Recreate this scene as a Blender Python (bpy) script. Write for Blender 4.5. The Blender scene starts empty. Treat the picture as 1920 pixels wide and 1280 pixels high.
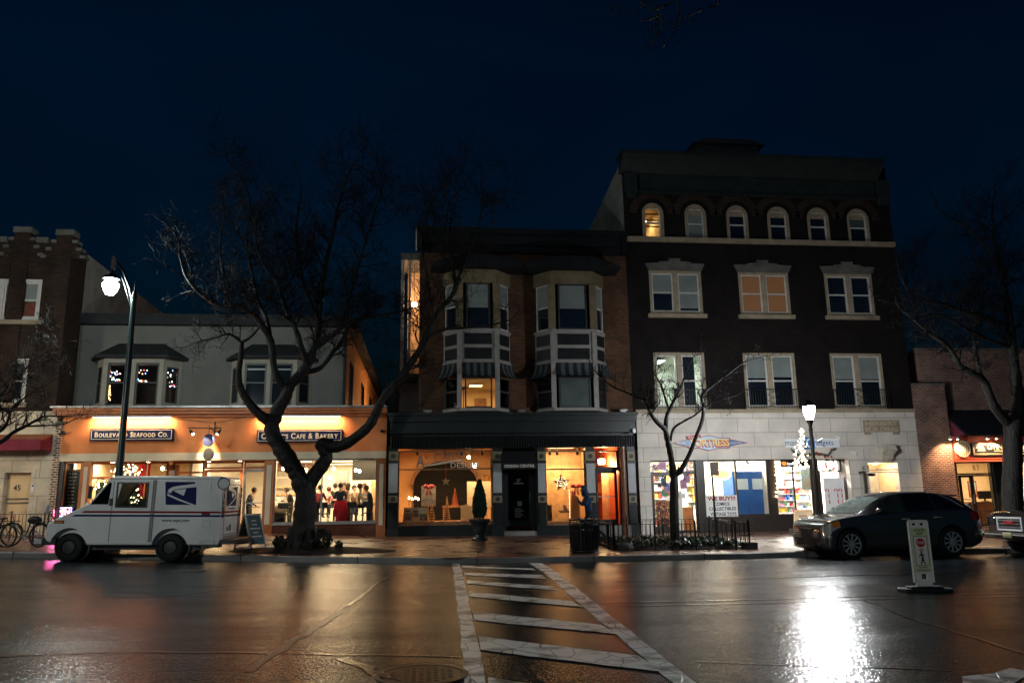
import bpy, bmesh, math, random
from math import sin, cos, pi, radians
from mathutils import Vector as V, Matrix
SC = bpy.context.scene
COL = SC.collection
random.seed(7)

# ------------------------------------------------------------------ camera
FOC, PITCH, YAW, ROLL, CAMH = 1434.0, radians(11.4), radians(6.6), radians(0.9), 1.6
CW = V((sin(YAW)*cos(PITCH), cos(YAW)*cos(PITCH), sin(PITCH)))
_r = CW.cross(V((0, 0, 1))).normalized(); _u = _r.cross(CW)
CR = _r*cos(ROLL) - _u*sin(ROLL); CU = _u*cos(ROLL) + _r*sin(ROLL)
cam = bpy.data.cameras.new('camera'); camo = bpy.data.objects.new('camera', cam); COL.objects.link(camo)
cam.lens = 36*FOC/1920; cam.sensor_width = 36; cam.clip_end = 3000; cam.clip_start = .05
camo.matrix_world = Matrix(((CR.x, CU.x, -CW.x, 0), (CR.y, CU.y, -CW.y, 0), (CR.z, CU.z, -CW.z, CAMH), (0, 0, 0, 1)))
SC.camera = camo

# ------------------------------------------------------------------ sky, dusk
w = bpy.data.worlds.new('World'); SC.world = w; w.use_nodes = True
nt = w.node_tree; nt.nodes.clear()
sky = nt.nodes.new('ShaderNodeTexSky'); sky.sky_type = 'NISHITA'; sky.sun_disc = False
sky.sun_elevation = radians(-2.0); sky.sun_rotation = radians(150)
tint = nt.nodes.new('ShaderNodeMix'); tint.data_type = 'RGBA'; tint.blend_type = 'MULTIPLY'; tint.inputs[0].default_value = 1
tint.inputs[7].default_value = SKYTINT = (0.02, 0.36, 1.0, 1)
bg = nt.nodes.new('ShaderNodeBackground'); bg.inputs[1].default_value = 0.10
wo = nt.nodes.new('ShaderNodeOutputWorld')
tc = nt.nodes.new('ShaderNodeTexCoord'); mpg = nt.nodes.new('ShaderNodeMapping'); mpg.inputs['Scale'].default_value = (1, 1, 2.5)
cn = nt.nodes.new('ShaderNodeTexNoise'); cn.inputs['Scale'].default_value = 2.2; cn.inputs['Detail'].default_value = 6; cn.inputs['Distortion'].default_value = .6
cr = nt.nodes.new('ShaderNodeValToRGB'); cr.color_ramp.elements[0].position = .3; cr.color_ramp.elements[1].position = .75
cr.color_ramp.elements[0].color = (.72, .72, .74, 1); cr.color_ramp.elements[1].color = (1.25, 1.22, 1.15, 1)
cm = nt.nodes.new('ShaderNodeMix'); cm.data_type = 'RGBA'; cm.blend_type = 'MULTIPLY'; cm.inputs[0].default_value = 1
nt.links.new(tc.outputs['Generated'], mpg.inputs[0]); nt.links.new(mpg.outputs[0], cn.inputs[0]); nt.links.new(cn.outputs[0], cr.inputs[0])
nt.links.new(sky.outputs[0], tint.inputs[6]); nt.links.new(tint.outputs[2], cm.inputs[6]); nt.links.new(cr.outputs[0], cm.inputs[7]); nt.links.new(cm.outputs[2], bg.inputs[0]); nt.links.new(bg.outputs[0], wo.inputs[0])
# a very weak, wide light from the camera's side of the street (the glow of the town behind)
sl = bpy.data.lights.new('sun', 'SUN'); sl.energy = 0.05; sl.angle = radians(14); sl.color = (1.0, 0.93, 0.84)
so = bpy.data.objects.new('sun', sl); COL.objects.link(so)
so.rotation_euler = V((0.5, 1, -0.5)).to_track_quat('-Z', 'Y').to_euler()
SC.view_settings.view_transform = 'Standard'; SC.view_settings.look = 'None'
SC.view_settings.exposure = 0; SC.view_settings.gamma = 1
SC.cycles.use_denoising = True
SC.cycles.max_bounces = 8; SC.cycles.transparent_max_bounces = 16; SC.cycles.diffuse_bounces = 3
SC.cycles.sample_clamp_indirect = 4

# ------------------------------------------------------------------ pixel rays (1920 x 1280 frame) to real points
def ray(px, py): return CR*((px-960)/FOC) - CU*((py-640)/FOC) + CW
def P(px, py, Y):
    d = ray(px, py); t = Y/d.y
    return V((d.x*t, Y, CAMH+d.z*t))
def XZ(px, py, Y): p = P(px, py, Y); return p.x, p.z
def rect(pl, pr, pt, pb, Y):
    m = (pt+pb)/2; c = (pl+pr)/2
    return P(pl, m, Y).x, P(pr, m, Y).x, P(c, pb, Y).z, P(c, pt, Y).z
def G(px, py, z=0.0):
    d = ray(px, py); t = (z-CAMH)/d.z
    return V((d.x*t, d.y*t, z))
Y0 = 29.3

# ------------------------------------------------------------------ materials
MATS = {}
def newmat(name):
    m = bpy.data.materials.new(name); m.use_nodes = True; MATS[name] = m
    return m, m.node_tree, m.node_tree.nodes['Principled BSDF']
def noise(nt, scale, vec=None, detail=4, dist=0):
    n = nt.nodes.new('ShaderNodeTexNoise'); n.inputs['Scale'].default_value = scale; n.inputs['Detail'].default_value = detail
    n.inputs['Distortion'].default_value = dist
    if vec is not None: nt.links.new(vec, n.inputs['Vector'])
    return n
def ramp(nt, fac, a, b, ca, cb):
    r = nt.nodes.new('ShaderNodeValToRGB'); e = r.color_ramp.elements
    e[0].position = a; e[1].position = b; e[0].color = ca; e[1].color = cb
    nt.links.new(fac, r.inputs[0]); return r.outputs[0]
def c4(c, k=1): return (min(1, c[0]*k), min(1, c[1]*k), min(1, c[2]*k), 1)
def pos(nt): return nt.nodes.new('ShaderNodeNewGeometry').outputs['Position']
def objc(nt): return nt.nodes.new('ShaderNodeTexCoord').outputs['Object']
def bump(nt, b, h, s=.3, d=.01, prev=None):
    n = nt.nodes.new('ShaderNodeBump'); n.inputs['Strength'].default_value = s; n.inputs['Distance'].default_value = d
    nt.links.new(h, n.inputs['Height'])
    if prev is not None: nt.links.new(prev, n.inputs['Normal'])
    if b is not None: nt.links.new(n.outputs[0], b.inputs['Normal'])
    return n.outputs[0]
def mat(name, col, rough=.6, var=.25, scale=3, bmp=.15, metal=0, spec=.5, bd=.01, coat=0):
    if name in MATS: return MATS[name]
    m, nt, b = newmat(name)
    v = objc(nt); n = noise(nt, scale, v, 5)
    nt.links.new(ramp(nt, n.outputs[0], .3, .72, c4(col, 1-var), c4(col, 1+var)), b.inputs['Base Color'])
    n2 = noise(nt, scale*7, v, 3)
    b.inputs['Roughness'].default_value = rough; b.inputs['Metallic'].default_value = metal
    b.inputs['Specular IOR Level'].default_value = spec if rough < .6 else min(spec, .2); b.inputs['Coat Weight'].default_value = coat; b.inputs['Coat Roughness'].default_value = .05
    if bmp: bump(nt, b, n2.outputs[0], bmp, bd)
    return m
def emit(name, col, s):
    if name in MATS: return MATS[name]
    m, nt, b = newmat(name)
    b.inputs['Base Color'].default_value = c4(col, .5); b.inputs['Emission Color'].default_value = c4(col)
    b.inputs['Emission Strength'].default_value = s
    m.cycles.emission_sampling = 'FRONT' if name.startswith('lamp_white') else 'NONE'
    return m
def brick(name, c1, c2, mortar, bw=.22, rh=.075, ms=.012, rough=.8, lo=.6):
    m, nt, b = newmat(name)
    sep = nt.nodes.new('ShaderNodeSeparateXYZ'); nt.links.new(pos(nt), sep.inputs[0])
    ad = nt.nodes.new('ShaderNodeMath'); nt.links.new(sep.outputs[0], ad.inputs[0]); nt.links.new(sep.outputs[1], ad.inputs[1])
    cb = nt.nodes.new('ShaderNodeCombineXYZ'); nt.links.new(ad.outputs[0], cb.inputs[0]); nt.links.new(sep.outputs[2], cb.inputs[1])
    t = nt.nodes.new('ShaderNodeTexBrick'); nt.links.new(cb.outputs[0], t.inputs['Vector'])
    t.inputs['Scale'].default_value = 1; t.inputs['Brick Width'].default_value = bw; t.inputs['Row Height'].default_value = rh
    t.inputs['Mortar Size'].default_value = ms; t.inputs['Mortar Smooth'].default_value = .1; t.inputs['Bias'].default_value = 0
    t.inputs['Color1'].default_value = c4(c1); t.inputs['Color2'].default_value = c4(c2); t.inputs['Mortar'].default_value = c4(mortar)
    n = noise(nt, 1.3, pos(nt), 5)
    mx = nt.nodes.new('ShaderNodeMix'); mx.data_type = 'RGBA'; mx.blend_type = 'MULTIPLY'; mx.inputs[0].default_value = 1
    nt.links.new(t.outputs[0], mx.inputs[6]); nt.links.new(ramp(nt, n.outputs[0], .3, .7, (lo, lo, lo, 1), (1.2, 1.15, 1.1, 1)), mx.inputs[7])
    nt.links.new(mx.outputs[2], b.inputs['Base Color']); b.inputs['Roughness'].default_value = rough; b.inputs['Specular IOR Level'].default_value = .12
    inv = nt.nodes.new('ShaderNodeMath'); inv.operation = 'SUBTRACT'; inv.inputs[0].default_value = 1; nt.links.new(t.outputs['Fac'], inv.inputs[1])
    bump(nt, b, inv.outputs[0], .6, .01)
    return m
def glassmat(name, tint=(.93, .96, .95), ior=1.5, rough=.0):
    m = bpy.data.materials.new(name); m.use_nodes = True; MATS[name] = m; nt = m.node_tree; nt.nodes.clear()
    tr = nt.nodes.new('ShaderNodeBsdfTransparent'); tr.inputs[0].default_value = c4(tint)
    gl = nt.nodes.new('ShaderNodeBsdfGlossy'); gl.inputs['Roughness'].default_value = rough
    fr = nt.nodes.new('ShaderNodeFresnel'); fr.inputs[0].default_value = ior
    mx = nt.nodes.new('ShaderNodeMixShader'); o = nt.nodes.new('ShaderNodeOutputMaterial')
    nt.links.new(fr.outputs[0], mx.inputs[0]); nt.links.new(tr.outputs[0], mx.inputs[1]); nt.links.new(gl.outputs[0], mx.inputs[2]); nt.links.new(mx.outputs[0], o.inputs[0])
    return m

# ------------------------------------------------------------------ mesh builder
ORG = {}
LK = 1.0
class MB:
    def __init__(s): s.v = []; s.f = []; s.mi = []; s.M = None; s.m = 0
    def add(s, vs, fs):
        n = len(s.v)
        for p in vs:
            p = V(p)
            s.v.append(s.M @ p if s.M is not None else p)
        for f in fs: s.f.append([i+n for i in f]); s.mi.append(s.m)
    def box(s, x0, x1, y0, y1, z0, z1):
        s.add([(x0, y0, z0), (x1, y0, z0), (x1, y1, z0), (x0, y1, z0), (x0, y0, z1), (x1, y0, z1), (x1, y1, z1), (x0, y1, z1)],
              [(0, 3, 2, 1), (4, 5, 6, 7), (0, 1, 5, 4), (1, 2, 6, 5), (2, 3, 7, 6), (3, 0, 4, 7)]); return s
    def prism(s, poly, y0, y1, ax='y'):
        n = len(poly)
        f = {'y': lambda a, b, c: (a, c, b), 'x': lambda a, b, c: (c, a, b), 'z': lambda a, b, c: (a, b, c)}[ax]
        s.add([f(a, b, y0) for a, b in poly]+[f(a, b, y1) for a, b in poly],
              [list(range(n)), list(range(2*n-1, n-1, -1))]+[(i, i+n, (i+1) % n+n, (i+1) % n) for i in range(n)]); return s
    def quad(s, *p): s.add(p, [tuple(range(len(p)))]); return s
    def tube(s, pts, rs, n=6, cap=True):
        pts = [V(p) for p in pts]
        if not hasattr(rs, '__len__'): rs = [rs]*len(pts)
        rings = []; up = None
        for i, p in enumerate(pts):
            d = (pts[min(i+1, len(pts)-1)]-pts[max(i-1, 0)])
            if d.length < 1e-7: d = V((0, 0, 1))
            d.normalize()
            if up is None: up = d.orthogonal().normalized()
            else:
                up = up-d*up.dot(d)
                up = up.normalized() if up.length > 1e-5 else d.orthogonal().normalized()
            b = d.cross(up)
            rings.append([p+(up*cos(2*pi*k/n)+b*sin(2*pi*k/n))*rs[i] for k in range(n)])
        vs = [q for r in rings for q in r]; fs = []
        for i in range(len(pts)-1):
            for k in range(n): fs.append((i*n+k, i*n+(k+1) % n, (i+1)*n+(k+1) % n, (i+1)*n+k))
        if cap: fs.append(tuple(range(n-1, -1, -1))); fs.append(tuple((len(pts)-1)*n+k for k in range(n)))
        s.add(vs, fs); return s
    def cyl(s, a, b, r, r2=None, n=12): return s.tube([a, b], [r, r if r2 is None else r2], n)
    def lathe(s, prof, c=(0, 0, 0), n=16, ax='z', cap=True):
        vs = []; c = V(c)
        for r, z in prof:
            for k in range(n):
                a = 2*pi*k/n
                q = {'z': (r*cos(a), r*sin(a), z), 'y': (r*cos(a), z, r*sin(a)), 'x': (z, r*cos(a), r*sin(a))}[ax]
                vs.append(c+V(q))
        fs = []
        for i in range(len(prof)-1):
            for k in range(n): fs.append((i*n+k, i*n+(k+1) % n, (i+1)*n+(k+1) % n, (i+1)*n+k))
        if cap: fs.append(tuple(range(n-1, -1, -1))); fs.append(tuple((len(prof)-1)*n+k for k in range(n)))
        s.add(vs, fs); return s
    def ball(s, c, r, n=10, m=6, sq=(1, 1, 1)):
        prof = [(max(1e-4, sin(pi*i/m))*r, -cos(pi*i/m)*r) for i in range(m+1)]
        vs = []; c = V(c)
        for rr, z in prof:
            for k in range(n):
                a = 2*pi*k/n; vs.append(c+V((rr*cos(a)*sq[0], rr*sin(a)*sq[1], z*sq[2])))
        fs = []
        for i in range(m):
            for k in range(n): fs.append((i*n+k, i*n+(k+1) % n, (i+1)*n+(k+1) % n, (i+1)*n+k))
        s.add(vs, fs); return s
    def grid(s, rows):   # rows of equal length of points
        m = len(rows[0]); vs = [p for r in rows for p in r]
        s.add(vs, [(i*m+j, i*m+j+1, (i+1)*m+j+1, (i+1)*m+j) for i in range(len(rows)-1) for j in range(m-1)]); return s
    def text(s, t, x0, x1, z0, z1, y, d=.01, bold=0.0, shear=0, small=None, keep=False):
        """text fitted into a box, front face towards -y"""
        gl = []; cur = 0
        big = None
        if small:
            for ch in t:
                if ch == ' ': cur += .35; continue
                up = ch.isupper() or ch in '&'
                k = 1 if up else small
                vs, fs, w_, mn = glyph(ch.upper(), bold, shear)
                gl.append(([( (p[0]-mn)*k+cur, p[1]*k) for p in vs], fs)); cur += w_*k+.09
        else:
            vs, fs, w_, mn = glyph(t, bold, shear); gl.append((vs, fs))
        xs = [p[0] for g in gl for p in g[0]]; ys = [p[1] for g in gl for p in g[0]]
        ax, bx, ay, by = min(xs), max(xs), min(ys), max(ys)
        sx = (x1-x0)/(bx-ax); sz = (z1-z0)/(by-ay)
        if keep: sx = sz = min(sx, sz)
        ox = (x0+x1)/2-(ax+bx)/2*sx; oz = (z0+z1)/2-(ay+by)/2*sz
        for vs, fs in gl:
            n = len(vs); q = [(p[0]*sx+ox, p[1]*sz+oz) for p in vs]
            ed = {}
            for f in fs:
                for i in range(len(f)):
                    e = (f[i], f[(i+1) % len(f)]); ed[e] = 1
            side = [e for e in ed if (e[1], e[0]) not in ed]
            s.add([(a, y-d, b) for a, b in q]+[(a, y, b) for a, b in q], [tuple(f) for f in fs]+[(b, a, a+n, b+n) for a, b in side])
        return s
    def build(s, name, m, parent=None, smooth=False, base=None, norm=True, bev=0):
        me = bpy.data.meshes.new(name)
        o_ = V((0, 0, 0))
        if parent is not None: o_ = ORG.get(parent.name, o_)
        elif base is not None: o_ = V(base)
        me.from_pydata([p-o_ for p in s.v], [], s.f)
        ms = m if isinstance(m, (list, tuple)) else [m]
        for q in ms: me.materials.append(q)
        for p, k in zip(me.polygons, s.mi): p.material_index = k
        if norm:
            bm = bmesh.new(); bm.from_mesh(me); bmesh.ops.recalc_face_normals(bm, faces=bm.faces); bm.to_mesh(me); bm.free()
        if smooth:
            me.polygons.foreach_set('use_smooth', [True]*len(me.polygons))
            if smooth != 'all' : me.set_sharp_from_angle(angle=radians(40))
        ob = bpy.data.objects.new(name, me); COL.objects.link(ob)
        if parent is not None: ob.parent = parent; ORG[ob.name] = o_
        elif base is not None: ob.location = o_; ORG[ob.name] = o_
        if bev:
            md = ob.modifiers.new('bevel', 'BEVEL'); md.width = bev; md.segments = 2; md.limit_method = 'ANGLE'
        return ob
_G = {}
def glyph(t, bold=0, shear=0):
    k = (t, bold, shear)
    if k in _G: return _G[k]
    cu = bpy.data.curves.new('t', 'FONT'); cu.body = t; cu.offset = bold; cu.shear = shear; cu.resolution_u = 3; cu.fill_mode = 'FRONT'
    ob = bpy.data.objects.new('t', cu); COL.objects.link(ob)
    dg = bpy.context.evaluated_depsgraph_get(); me = bpy.data.meshes.new_from_object(ob.evaluated_get(dg))
    vs = [(v.co.x, v.co.y) for v in me.vertices]; fs = [tuple(p.vertices) for p in me.polygons]
    bpy.data.objects.remove(ob); bpy.data.curves.remove(cu); bpy.data.meshes.remove(me)
    xs = [a for a, b in vs] or [0]
    _G[k] = (vs, fs, max(xs)-min(xs), min(xs)); return _G[k]
def tag(o, label, cat, group=None, kind=None):
    if label: o['label'] = label
    if cat: o['category'] = cat
    if group: o['group'] = group
    if kind: o['kind'] = kind
    return o
def thing(name, label, cat, loc, group=None, local=False):
    o = bpy.data.objects.new(name, None); COL.objects.link(o); o.location = V(loc); o.empty_display_size = .2
    ORG[o.name] = V((0, 0, 0)) if local else V(loc)
    return tag(o, label, cat, group)
def baked(ob):
    """apply modifiers without operators"""
    dg = bpy.context.evaluated_depsgraph_get(); me = bpy.data.meshes.new_from_object(ob.evaluated_get(dg))
    old = ob.data; ob.modifiers.clear(); ob.data = me; bpy.data.meshes.remove(old); return ob
def copy_tree(o, parent=None, mods=None):
    c = o.copy(); COL.objects.link(c); c.parent = parent
    for ch in list(o.children): copy_tree(ch, c)
    return c
def area(parent, loc, sx, sy, power, col, aim=(0, 0, -1), name='lamp_light', spread=None):
    l = bpy.data.lights.new(name, 'AREA'); l.shape = 'RECTANGLE'; l.size = sx; l.size_y = sy; l.energy = power*LK; l.color = col
    if spread: l.spread = radians(spread)
    o = bpy.data.objects.new(name, l); COL.objects.link(o); o.parent = parent
    o.location = V(loc)-ORG.get(parent.name, V((0, 0, 0))) if parent else V(loc)
    o.rotation_euler = V(aim).to_track_quat('-Z', 'Y').to_euler(); return o
def spot(parent, loc, power, col, aim, ang=70, r=.04, name='lamp_light'):
    l = bpy.data.lights.new(name, 'SPOT'); l.energy = power*LK; l.color = col; l.spot_size = radians(ang); l.spot_blend = .5; l.shadow_soft_size = r
    o = bpy.data.objects.new(name, l); COL.objects.link(o); o.parent = parent
    o.location = V(loc)-ORG.get(parent.name, V((0, 0, 0))); o.rotation_euler = V(aim).to_track_quat('-Z', 'Y').to_euler(); return o
def point(parent, loc, power, col, r=.05, name='lamp_light'):
    l = bpy.data.lights.new(name, 'POINT'); l.energy = power*LK; l.color = col; l.shadow_soft_size = r
    o = bpy.data.objects.new(name, l); COL.objects.link(o); o.parent = parent
    o.location = V(loc)-ORG.get(parent.name, V((0, 0, 0))); return o
def lerp(a, b, t): return a+(b-a)*t
def interp(tab, x):
    if x <= tab[0][0]: return tab[0][1]
    for (a, u), (b, v) in zip(tab, tab[1:]):
        if x <= b: return u+(v-u)*(x-a)/(b-a)
    return tab[-1][1]
# ------------------------------------------------------------------ ground heights
def gz(x, y):
    a = .027*(1-x) if x < 1 else -.008*(x-1)
    a = max(-.14, min(.6, a))
    return a-.025*max(0, min(y, 22)-17)
KT = [(-60, 23.6), (-16, 22.9), (-9, 22.2), (-6, 21.6), (-3, 20.9), (0, 20.35), (5, 20.3), (8, 20.5), (11, 20.9), (16, 21.0), (60, 21.0)]
BT = [(-60, 1.2), (-20, .62), (-12, .52), (-5.6, .40), (-1.3, .21), (3, .16), (7.9, .09), (13.7, .10), (60, .05)]
def ky(x): return interp(KT, x)
def kz(x): return gz(x, ky(x))+.14
def sz(x, y):
    k = ky(x)+.16; t = max(0, min(1, (y-k)/(Y0-k)))
    return lerp(kz(x), interp(BT, x), t)
def road_mat():
    m, nt, b = newmat('wet_asphalt')
    p = pos(nt)
    st = nt.nodes.new('ShaderNodeMapping'); st.inputs['Scale'].default_value = (.35, 1.2, 1); nt.links.new(p, st.inputs[0])
    big = noise(nt, .55, st.outputs[0], 6, .6); fine = noise(nt, 120, p, 2); mid = noise(nt, 26, p, 4)
    grain = nt.nodes.new('ShaderNodeTexVoronoi'); grain.inputs['Scale'].default_value = 34; nt.links.new(p, grain.inputs['Vector'])
    gn = noise(nt, 70, p, 2)
    sp = nt.nodes.new('ShaderNodeMapping'); sp.inputs['Scale'].default_value = (.14, .8, 1); nt.links.new(p, sp.inputs[0]); band = noise(nt, 1.1, sp.outputs[0], 5, .3)
    gc = nt.nodes.new('ShaderNodeMix'); gc.data_type = 'RGBA'; gc.blend_type = 'ADD'; gc.inputs[0].default_value = 1
    nt.links.new(ramp(nt, big.outputs[0], .3, .7, (.0015, .003, .0045, 1), (.005, .007, .009, 1)), gc.inputs[6])
    nt.links.new(ramp(nt, gn.outputs[0], .52, .70, (0, 0, 0, 1), (.06, .07, .075, 1)), gc.inputs[7]); nt.links.new(gc.outputs[2], b.inputs['Base Color'])
    ad = nt.nodes.new('ShaderNodeMath'); nt.links.new(ramp(nt, band.outputs[0], .36, .62, (.22, .22, .22, 1), (.09, .09, .09, 1)), ad.inputs[0])
    nt.links.new(ramp(nt, gn.outputs[0], .4, .62, (-.0, 0, 0, 1), (.05, .05, .05, 1)), ad.inputs[1]); nt.links.new(ad.outputs[0], b.inputs['Roughness'])
    b.inputs['Specular IOR Level'].default_value = .10; b.inputs['Coat Roughness'].default_value = .34
    nt.links.new(ramp(nt, band.outputs[0], .42, .62, (0, 0, 0, 1), (.10, .10, .10, 1)), b.inputs['Coat Weight'])
    n1 = bump(nt, None, grain.outputs['Distance'], .5, .006)
    n2 = bump(nt, None, mid.outputs[0], .28, .013, n1)
    st2 = nt.nodes.new('ShaderNodeMapping'); st2.inputs['Scale'].default_value = (.25, 2.2, 1); nt.links.new(p, st2.inputs[0])
    und = noise(nt, .9, st2.outputs[0], 3)
    bump(nt, b, und.outputs[0], .10, .08, n2)
    return m
ROAD = road_mat()
mb = MB(); xs = [-1500, -400, -120, -60, -40, -30]+[-25+i for i in range(0, 51)]+[30, 40, 60, 120, 400, 1500]
ys = [-300, -60, -20, -8, 0, 3, 6, 9, 12, 15, 16, 17, 18, 19, 20, 21, 22, 23, 24]
mb.grid([[(x, y, gz(x, y)) for y in ys] for x in xs])
tag(mb.build('road', ROAD, None, smooth='all'), None, None, kind='structure')

# ground far behind and beyond, one sheet to the horizon
mb = MB(); mb.grid([[(x, y, -.35) for y in (-1500, 0, 60, 1500)] for x in (-1500, 0, 1500)])
tag(mb.build('ground', mat('dark_soil', (.03, .03, .028), .9)), None, None, kind='structure')

# kerb
mb = MB()
kx = [-60, -30]+[-24+i*.5 for i in range(97)]+[30, 60]
rows = []
for x in kx:
    k = ky(x); z = gz(x, k)
    rows.append([(x, k, z-.3), (x, k+.01, z+.12), (x, k+.03, z+.14), (x, k+.16, z+.14), (x, k+.16, z-.1)])
mb.grid(rows)
CONC = mat('wet_concrete', (.22, .215, .2), .38, .35, 1.2, .25)
tag(mb.build('kerb', CONC, smooth=True), None, None, kind='structure')
# kerb joints
mb = MB()
x = -20
while x < 22:
    k = ky(x); mb.box(x, x+.018, k-.006, k+.164, gz(x, k), gz(x, k)+.146); x += 3.05
tag(mb.build('kerb_joints', mat('joint_dark', (.02, .02, .02), .8)), None, None, kind='structure')
# sidewalk of wet brick pavers
def paver():
    m, nt, b = newmat('wet_pavers')
    t = nt.nodes.new('ShaderNodeTexBrick'); mp = nt.nodes.new('ShaderNodeMapping'); mp.inputs['Rotation'].default_value = (0, 0, radians(45))
    nt.links.new(pos(nt), mp.inputs[0]); nt.links.new(mp.outputs[0], t.inputs['Vector']); t.inputs['Scale'].default_value = 1
    t.inputs['Brick Width'].default_value = .22; t.inputs['Row Height'].default_value = .11; t.inputs['Mortar Size'].default_value = .006
    t.inputs['Color1'].default_value = (.17, .085, .055, 1); t.inputs['Color2'].default_value = (.11, .06, .045, 1); t.inputs['Mortar'].default_value = (.05, .045, .04, 1)
    n = noise(nt, 1.1, pos(nt), 5)
    mx = nt.nodes.new('ShaderNodeMix'); mx.data_type = 'RGBA'; mx.blend_type = 'MULTIPLY'; mx.inputs[0].default_value = 1
    nt.links.new(t.outputs[0], mx.inputs[6]); nt.links.new(ramp(nt, n.outputs[0], .3, .7, (.6, .6, .6, 1), (1.3, 1.25, 1.2, 1)), mx.inputs[7])
    nt.links.new(mx.outputs[2], b.inputs['Base Color'])
    nt.links.new(ramp(nt, n.outputs[0], .35, .65, (.22, .22, .22, 1), (.45, .45, .45, 1)), b.inputs['Roughness'])
    inv = nt.nodes.new('ShaderNodeMath'); inv.operation = 'SUBTRACT'; inv.inputs[0].default_value = 1; nt.links.new(t.outputs['Fac'], inv.inputs[1])
    n1 = bump(nt, None, inv.outputs[0], .5, .006); bump(nt, b, noise(nt, 14, pos(nt)).outputs[0], .2, .01, n1)
    return m
mb = MB()
mb.grid([[(x, lerp(ky(x)+.155, Y0+.25, t), sz(x, lerp(ky(x)+.16, Y0, t))-.004) for t in [i/14 for i in range(15)]] for x in kx])
tag(mb.build('pavement', paver(), smooth='all'), None, None, kind='structure')

# ------------------------------------------------------------------ painted crosswalk
def paint_mat():
    m, nt, b = newmat('worn_white_paint')
    p = pos(nt)
    v = nt.nodes.new('ShaderNodeTexVoronoi'); v.feature = 'DISTANCE_TO_EDGE'; v.inputs['Scale'].default_value = 2.4
    mp = nt.nodes.new('ShaderNodeMapping'); mp.inputs['Scale'].default_value = (1.4, 1, 1); nt.links.new(p, mp.inputs[0])
    nz = noise(nt, 5, p, 4); ad = nt.nodes.new('ShaderNodeMix'); ad.data_type = 'RGBA'; ad.inputs[0].default_value = .07
    nt.links.new(mp.outputs[0], ad.inputs[6]); nt.links.new(nz.outputs['Color'], ad.inputs[7]); nt.links.new(ad.outputs[2], v.inputs['Vector'])
    crack = ramp(nt, v.outputs['Distance'], .006, .018, (0, 0, 0, 1), (1, 1, 1, 1))
    wear = ramp(nt, noise(nt, 2.2, p, 8).outputs[0], .36, .5, (.16, .16, .16, 1), (1, 1, 1, 1))
    mx = nt.nodes.new('ShaderNodeMix'); mx.data_type = 'RGBA'; mx.blend_type = 'MULTIPLY'; mx.inputs[0].default_value = 1
    nt.links.new(crack, mx.inputs[6]); nt.links.new(wear, mx.inputs[7])
    c = nt.nodes.new('ShaderNodeMix'); c.data_type = 'RGBA'; nt.links.new(mx.outputs[2], c.inputs[0])
    c.inputs[6].default_value = (.03, .03, .03, 1); c.inputs[7].default_value = (.85, .84, .80, 1)
    nt.links.new(c.outputs[2], b.inputs['Base Color']); b.inputs['Roughness'].default_value = .36; b.inputs['Specular IOR Level'].default_value = .4
    n1 = bump(nt, None, crack, .5, .01); bump(nt, b, noise(nt, 60, p).outputs[0], .3, .004, n1)
    return m
PAINT = paint_mat()
def on_road(px, py, lift=.006):
    z = 0
    for _ in range(6):
        g = G(px, py, z); z = gz(g.x, g.y)+lift
    return V((g.x, g.y, z))
def strip(a, b, c, d, lift=.006, n=14, wob=.012):
    """quad a-b (left edge, top/bottom pixels) to c-d on the road, subdivided so it follows the surface"""
    A, B_, C_, D = [on_road(*q, lift) for q in (a, b, c, d)]
    rows = []
    for i in range(n+1):
        t = i/n; p = A.lerp(C_, t); q = B_.lerp(D, t); row = []
        for j in range(5):
            r = p.lerp(q, j/4)
            if wob and j in (0, 4): r += V((random.uniform(-wob, wob), random.uniform(-wob, wob), 0))
            r.z = gz(r.x, r.y)+lift; row.append(r)
        rows.append(row)
    return rows
mb = MB()
L0, L1 = on_road(848, 1056), on_road(862, 1056); M0, M1 = on_road(873, 1280), on_road(912, 1280)
R0, R1 = on_road(992, 1055), on_road(1016, 1055); Q0, Q1 = on_road(1262, 1280), on_road(1304, 1280)
def line(a, b, c, d, lift=.006, n=60, ext=.5):
    rows = []
    for i in range(n+1):
        t = i/n*(1+ext)
        p = a.lerp(c, t) if t <= 1 else c+(c-a)*(t-1); q = b.lerp(d, t) if t <= 1 else d+(d-b)*(t-1)
        row = []
        for j in range(4):
            r = p.lerp(q, j/3)
            if j in (0, 3): r += V((random.uniform(-.012, .012), 0, 0))
            r.z = gz(r.x, r.y)+lift; row.append(r)
        rows.append(row)
    return rows
mb.grid(line(L0, L1, M0, M1)); 
mb.grid(line(R0, R1, Q0, Q1))
rungs = [((866, 1060), (866, 1063), (1000, 1065), (1004, 1068)), ((871, 1073), (871, 1077), (1016, 1077), (1024, 1084)),
         ((875, 1087), (876, 1093), (1036, 1098), (1050, 1106)), ((879, 1108), (881, 1117), (1072, 1126), (1092, 1137)),
         ((886, 1145), (889, 1161), (1128, 1170), (1156, 1187)), ((897, 1191), (902, 1217), (1198, 1228), (1242, 1258)),
         ((915, 1268), (915, 1296), (1330, 1330), (1330, 1362))]
for a, b, c, d in rungs: mb.grid(strip(a, b, c, d, .0105))
tag(mb.build('crosswalk_marking', PAINT, smooth='all'), None, None, kind='structure')

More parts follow.
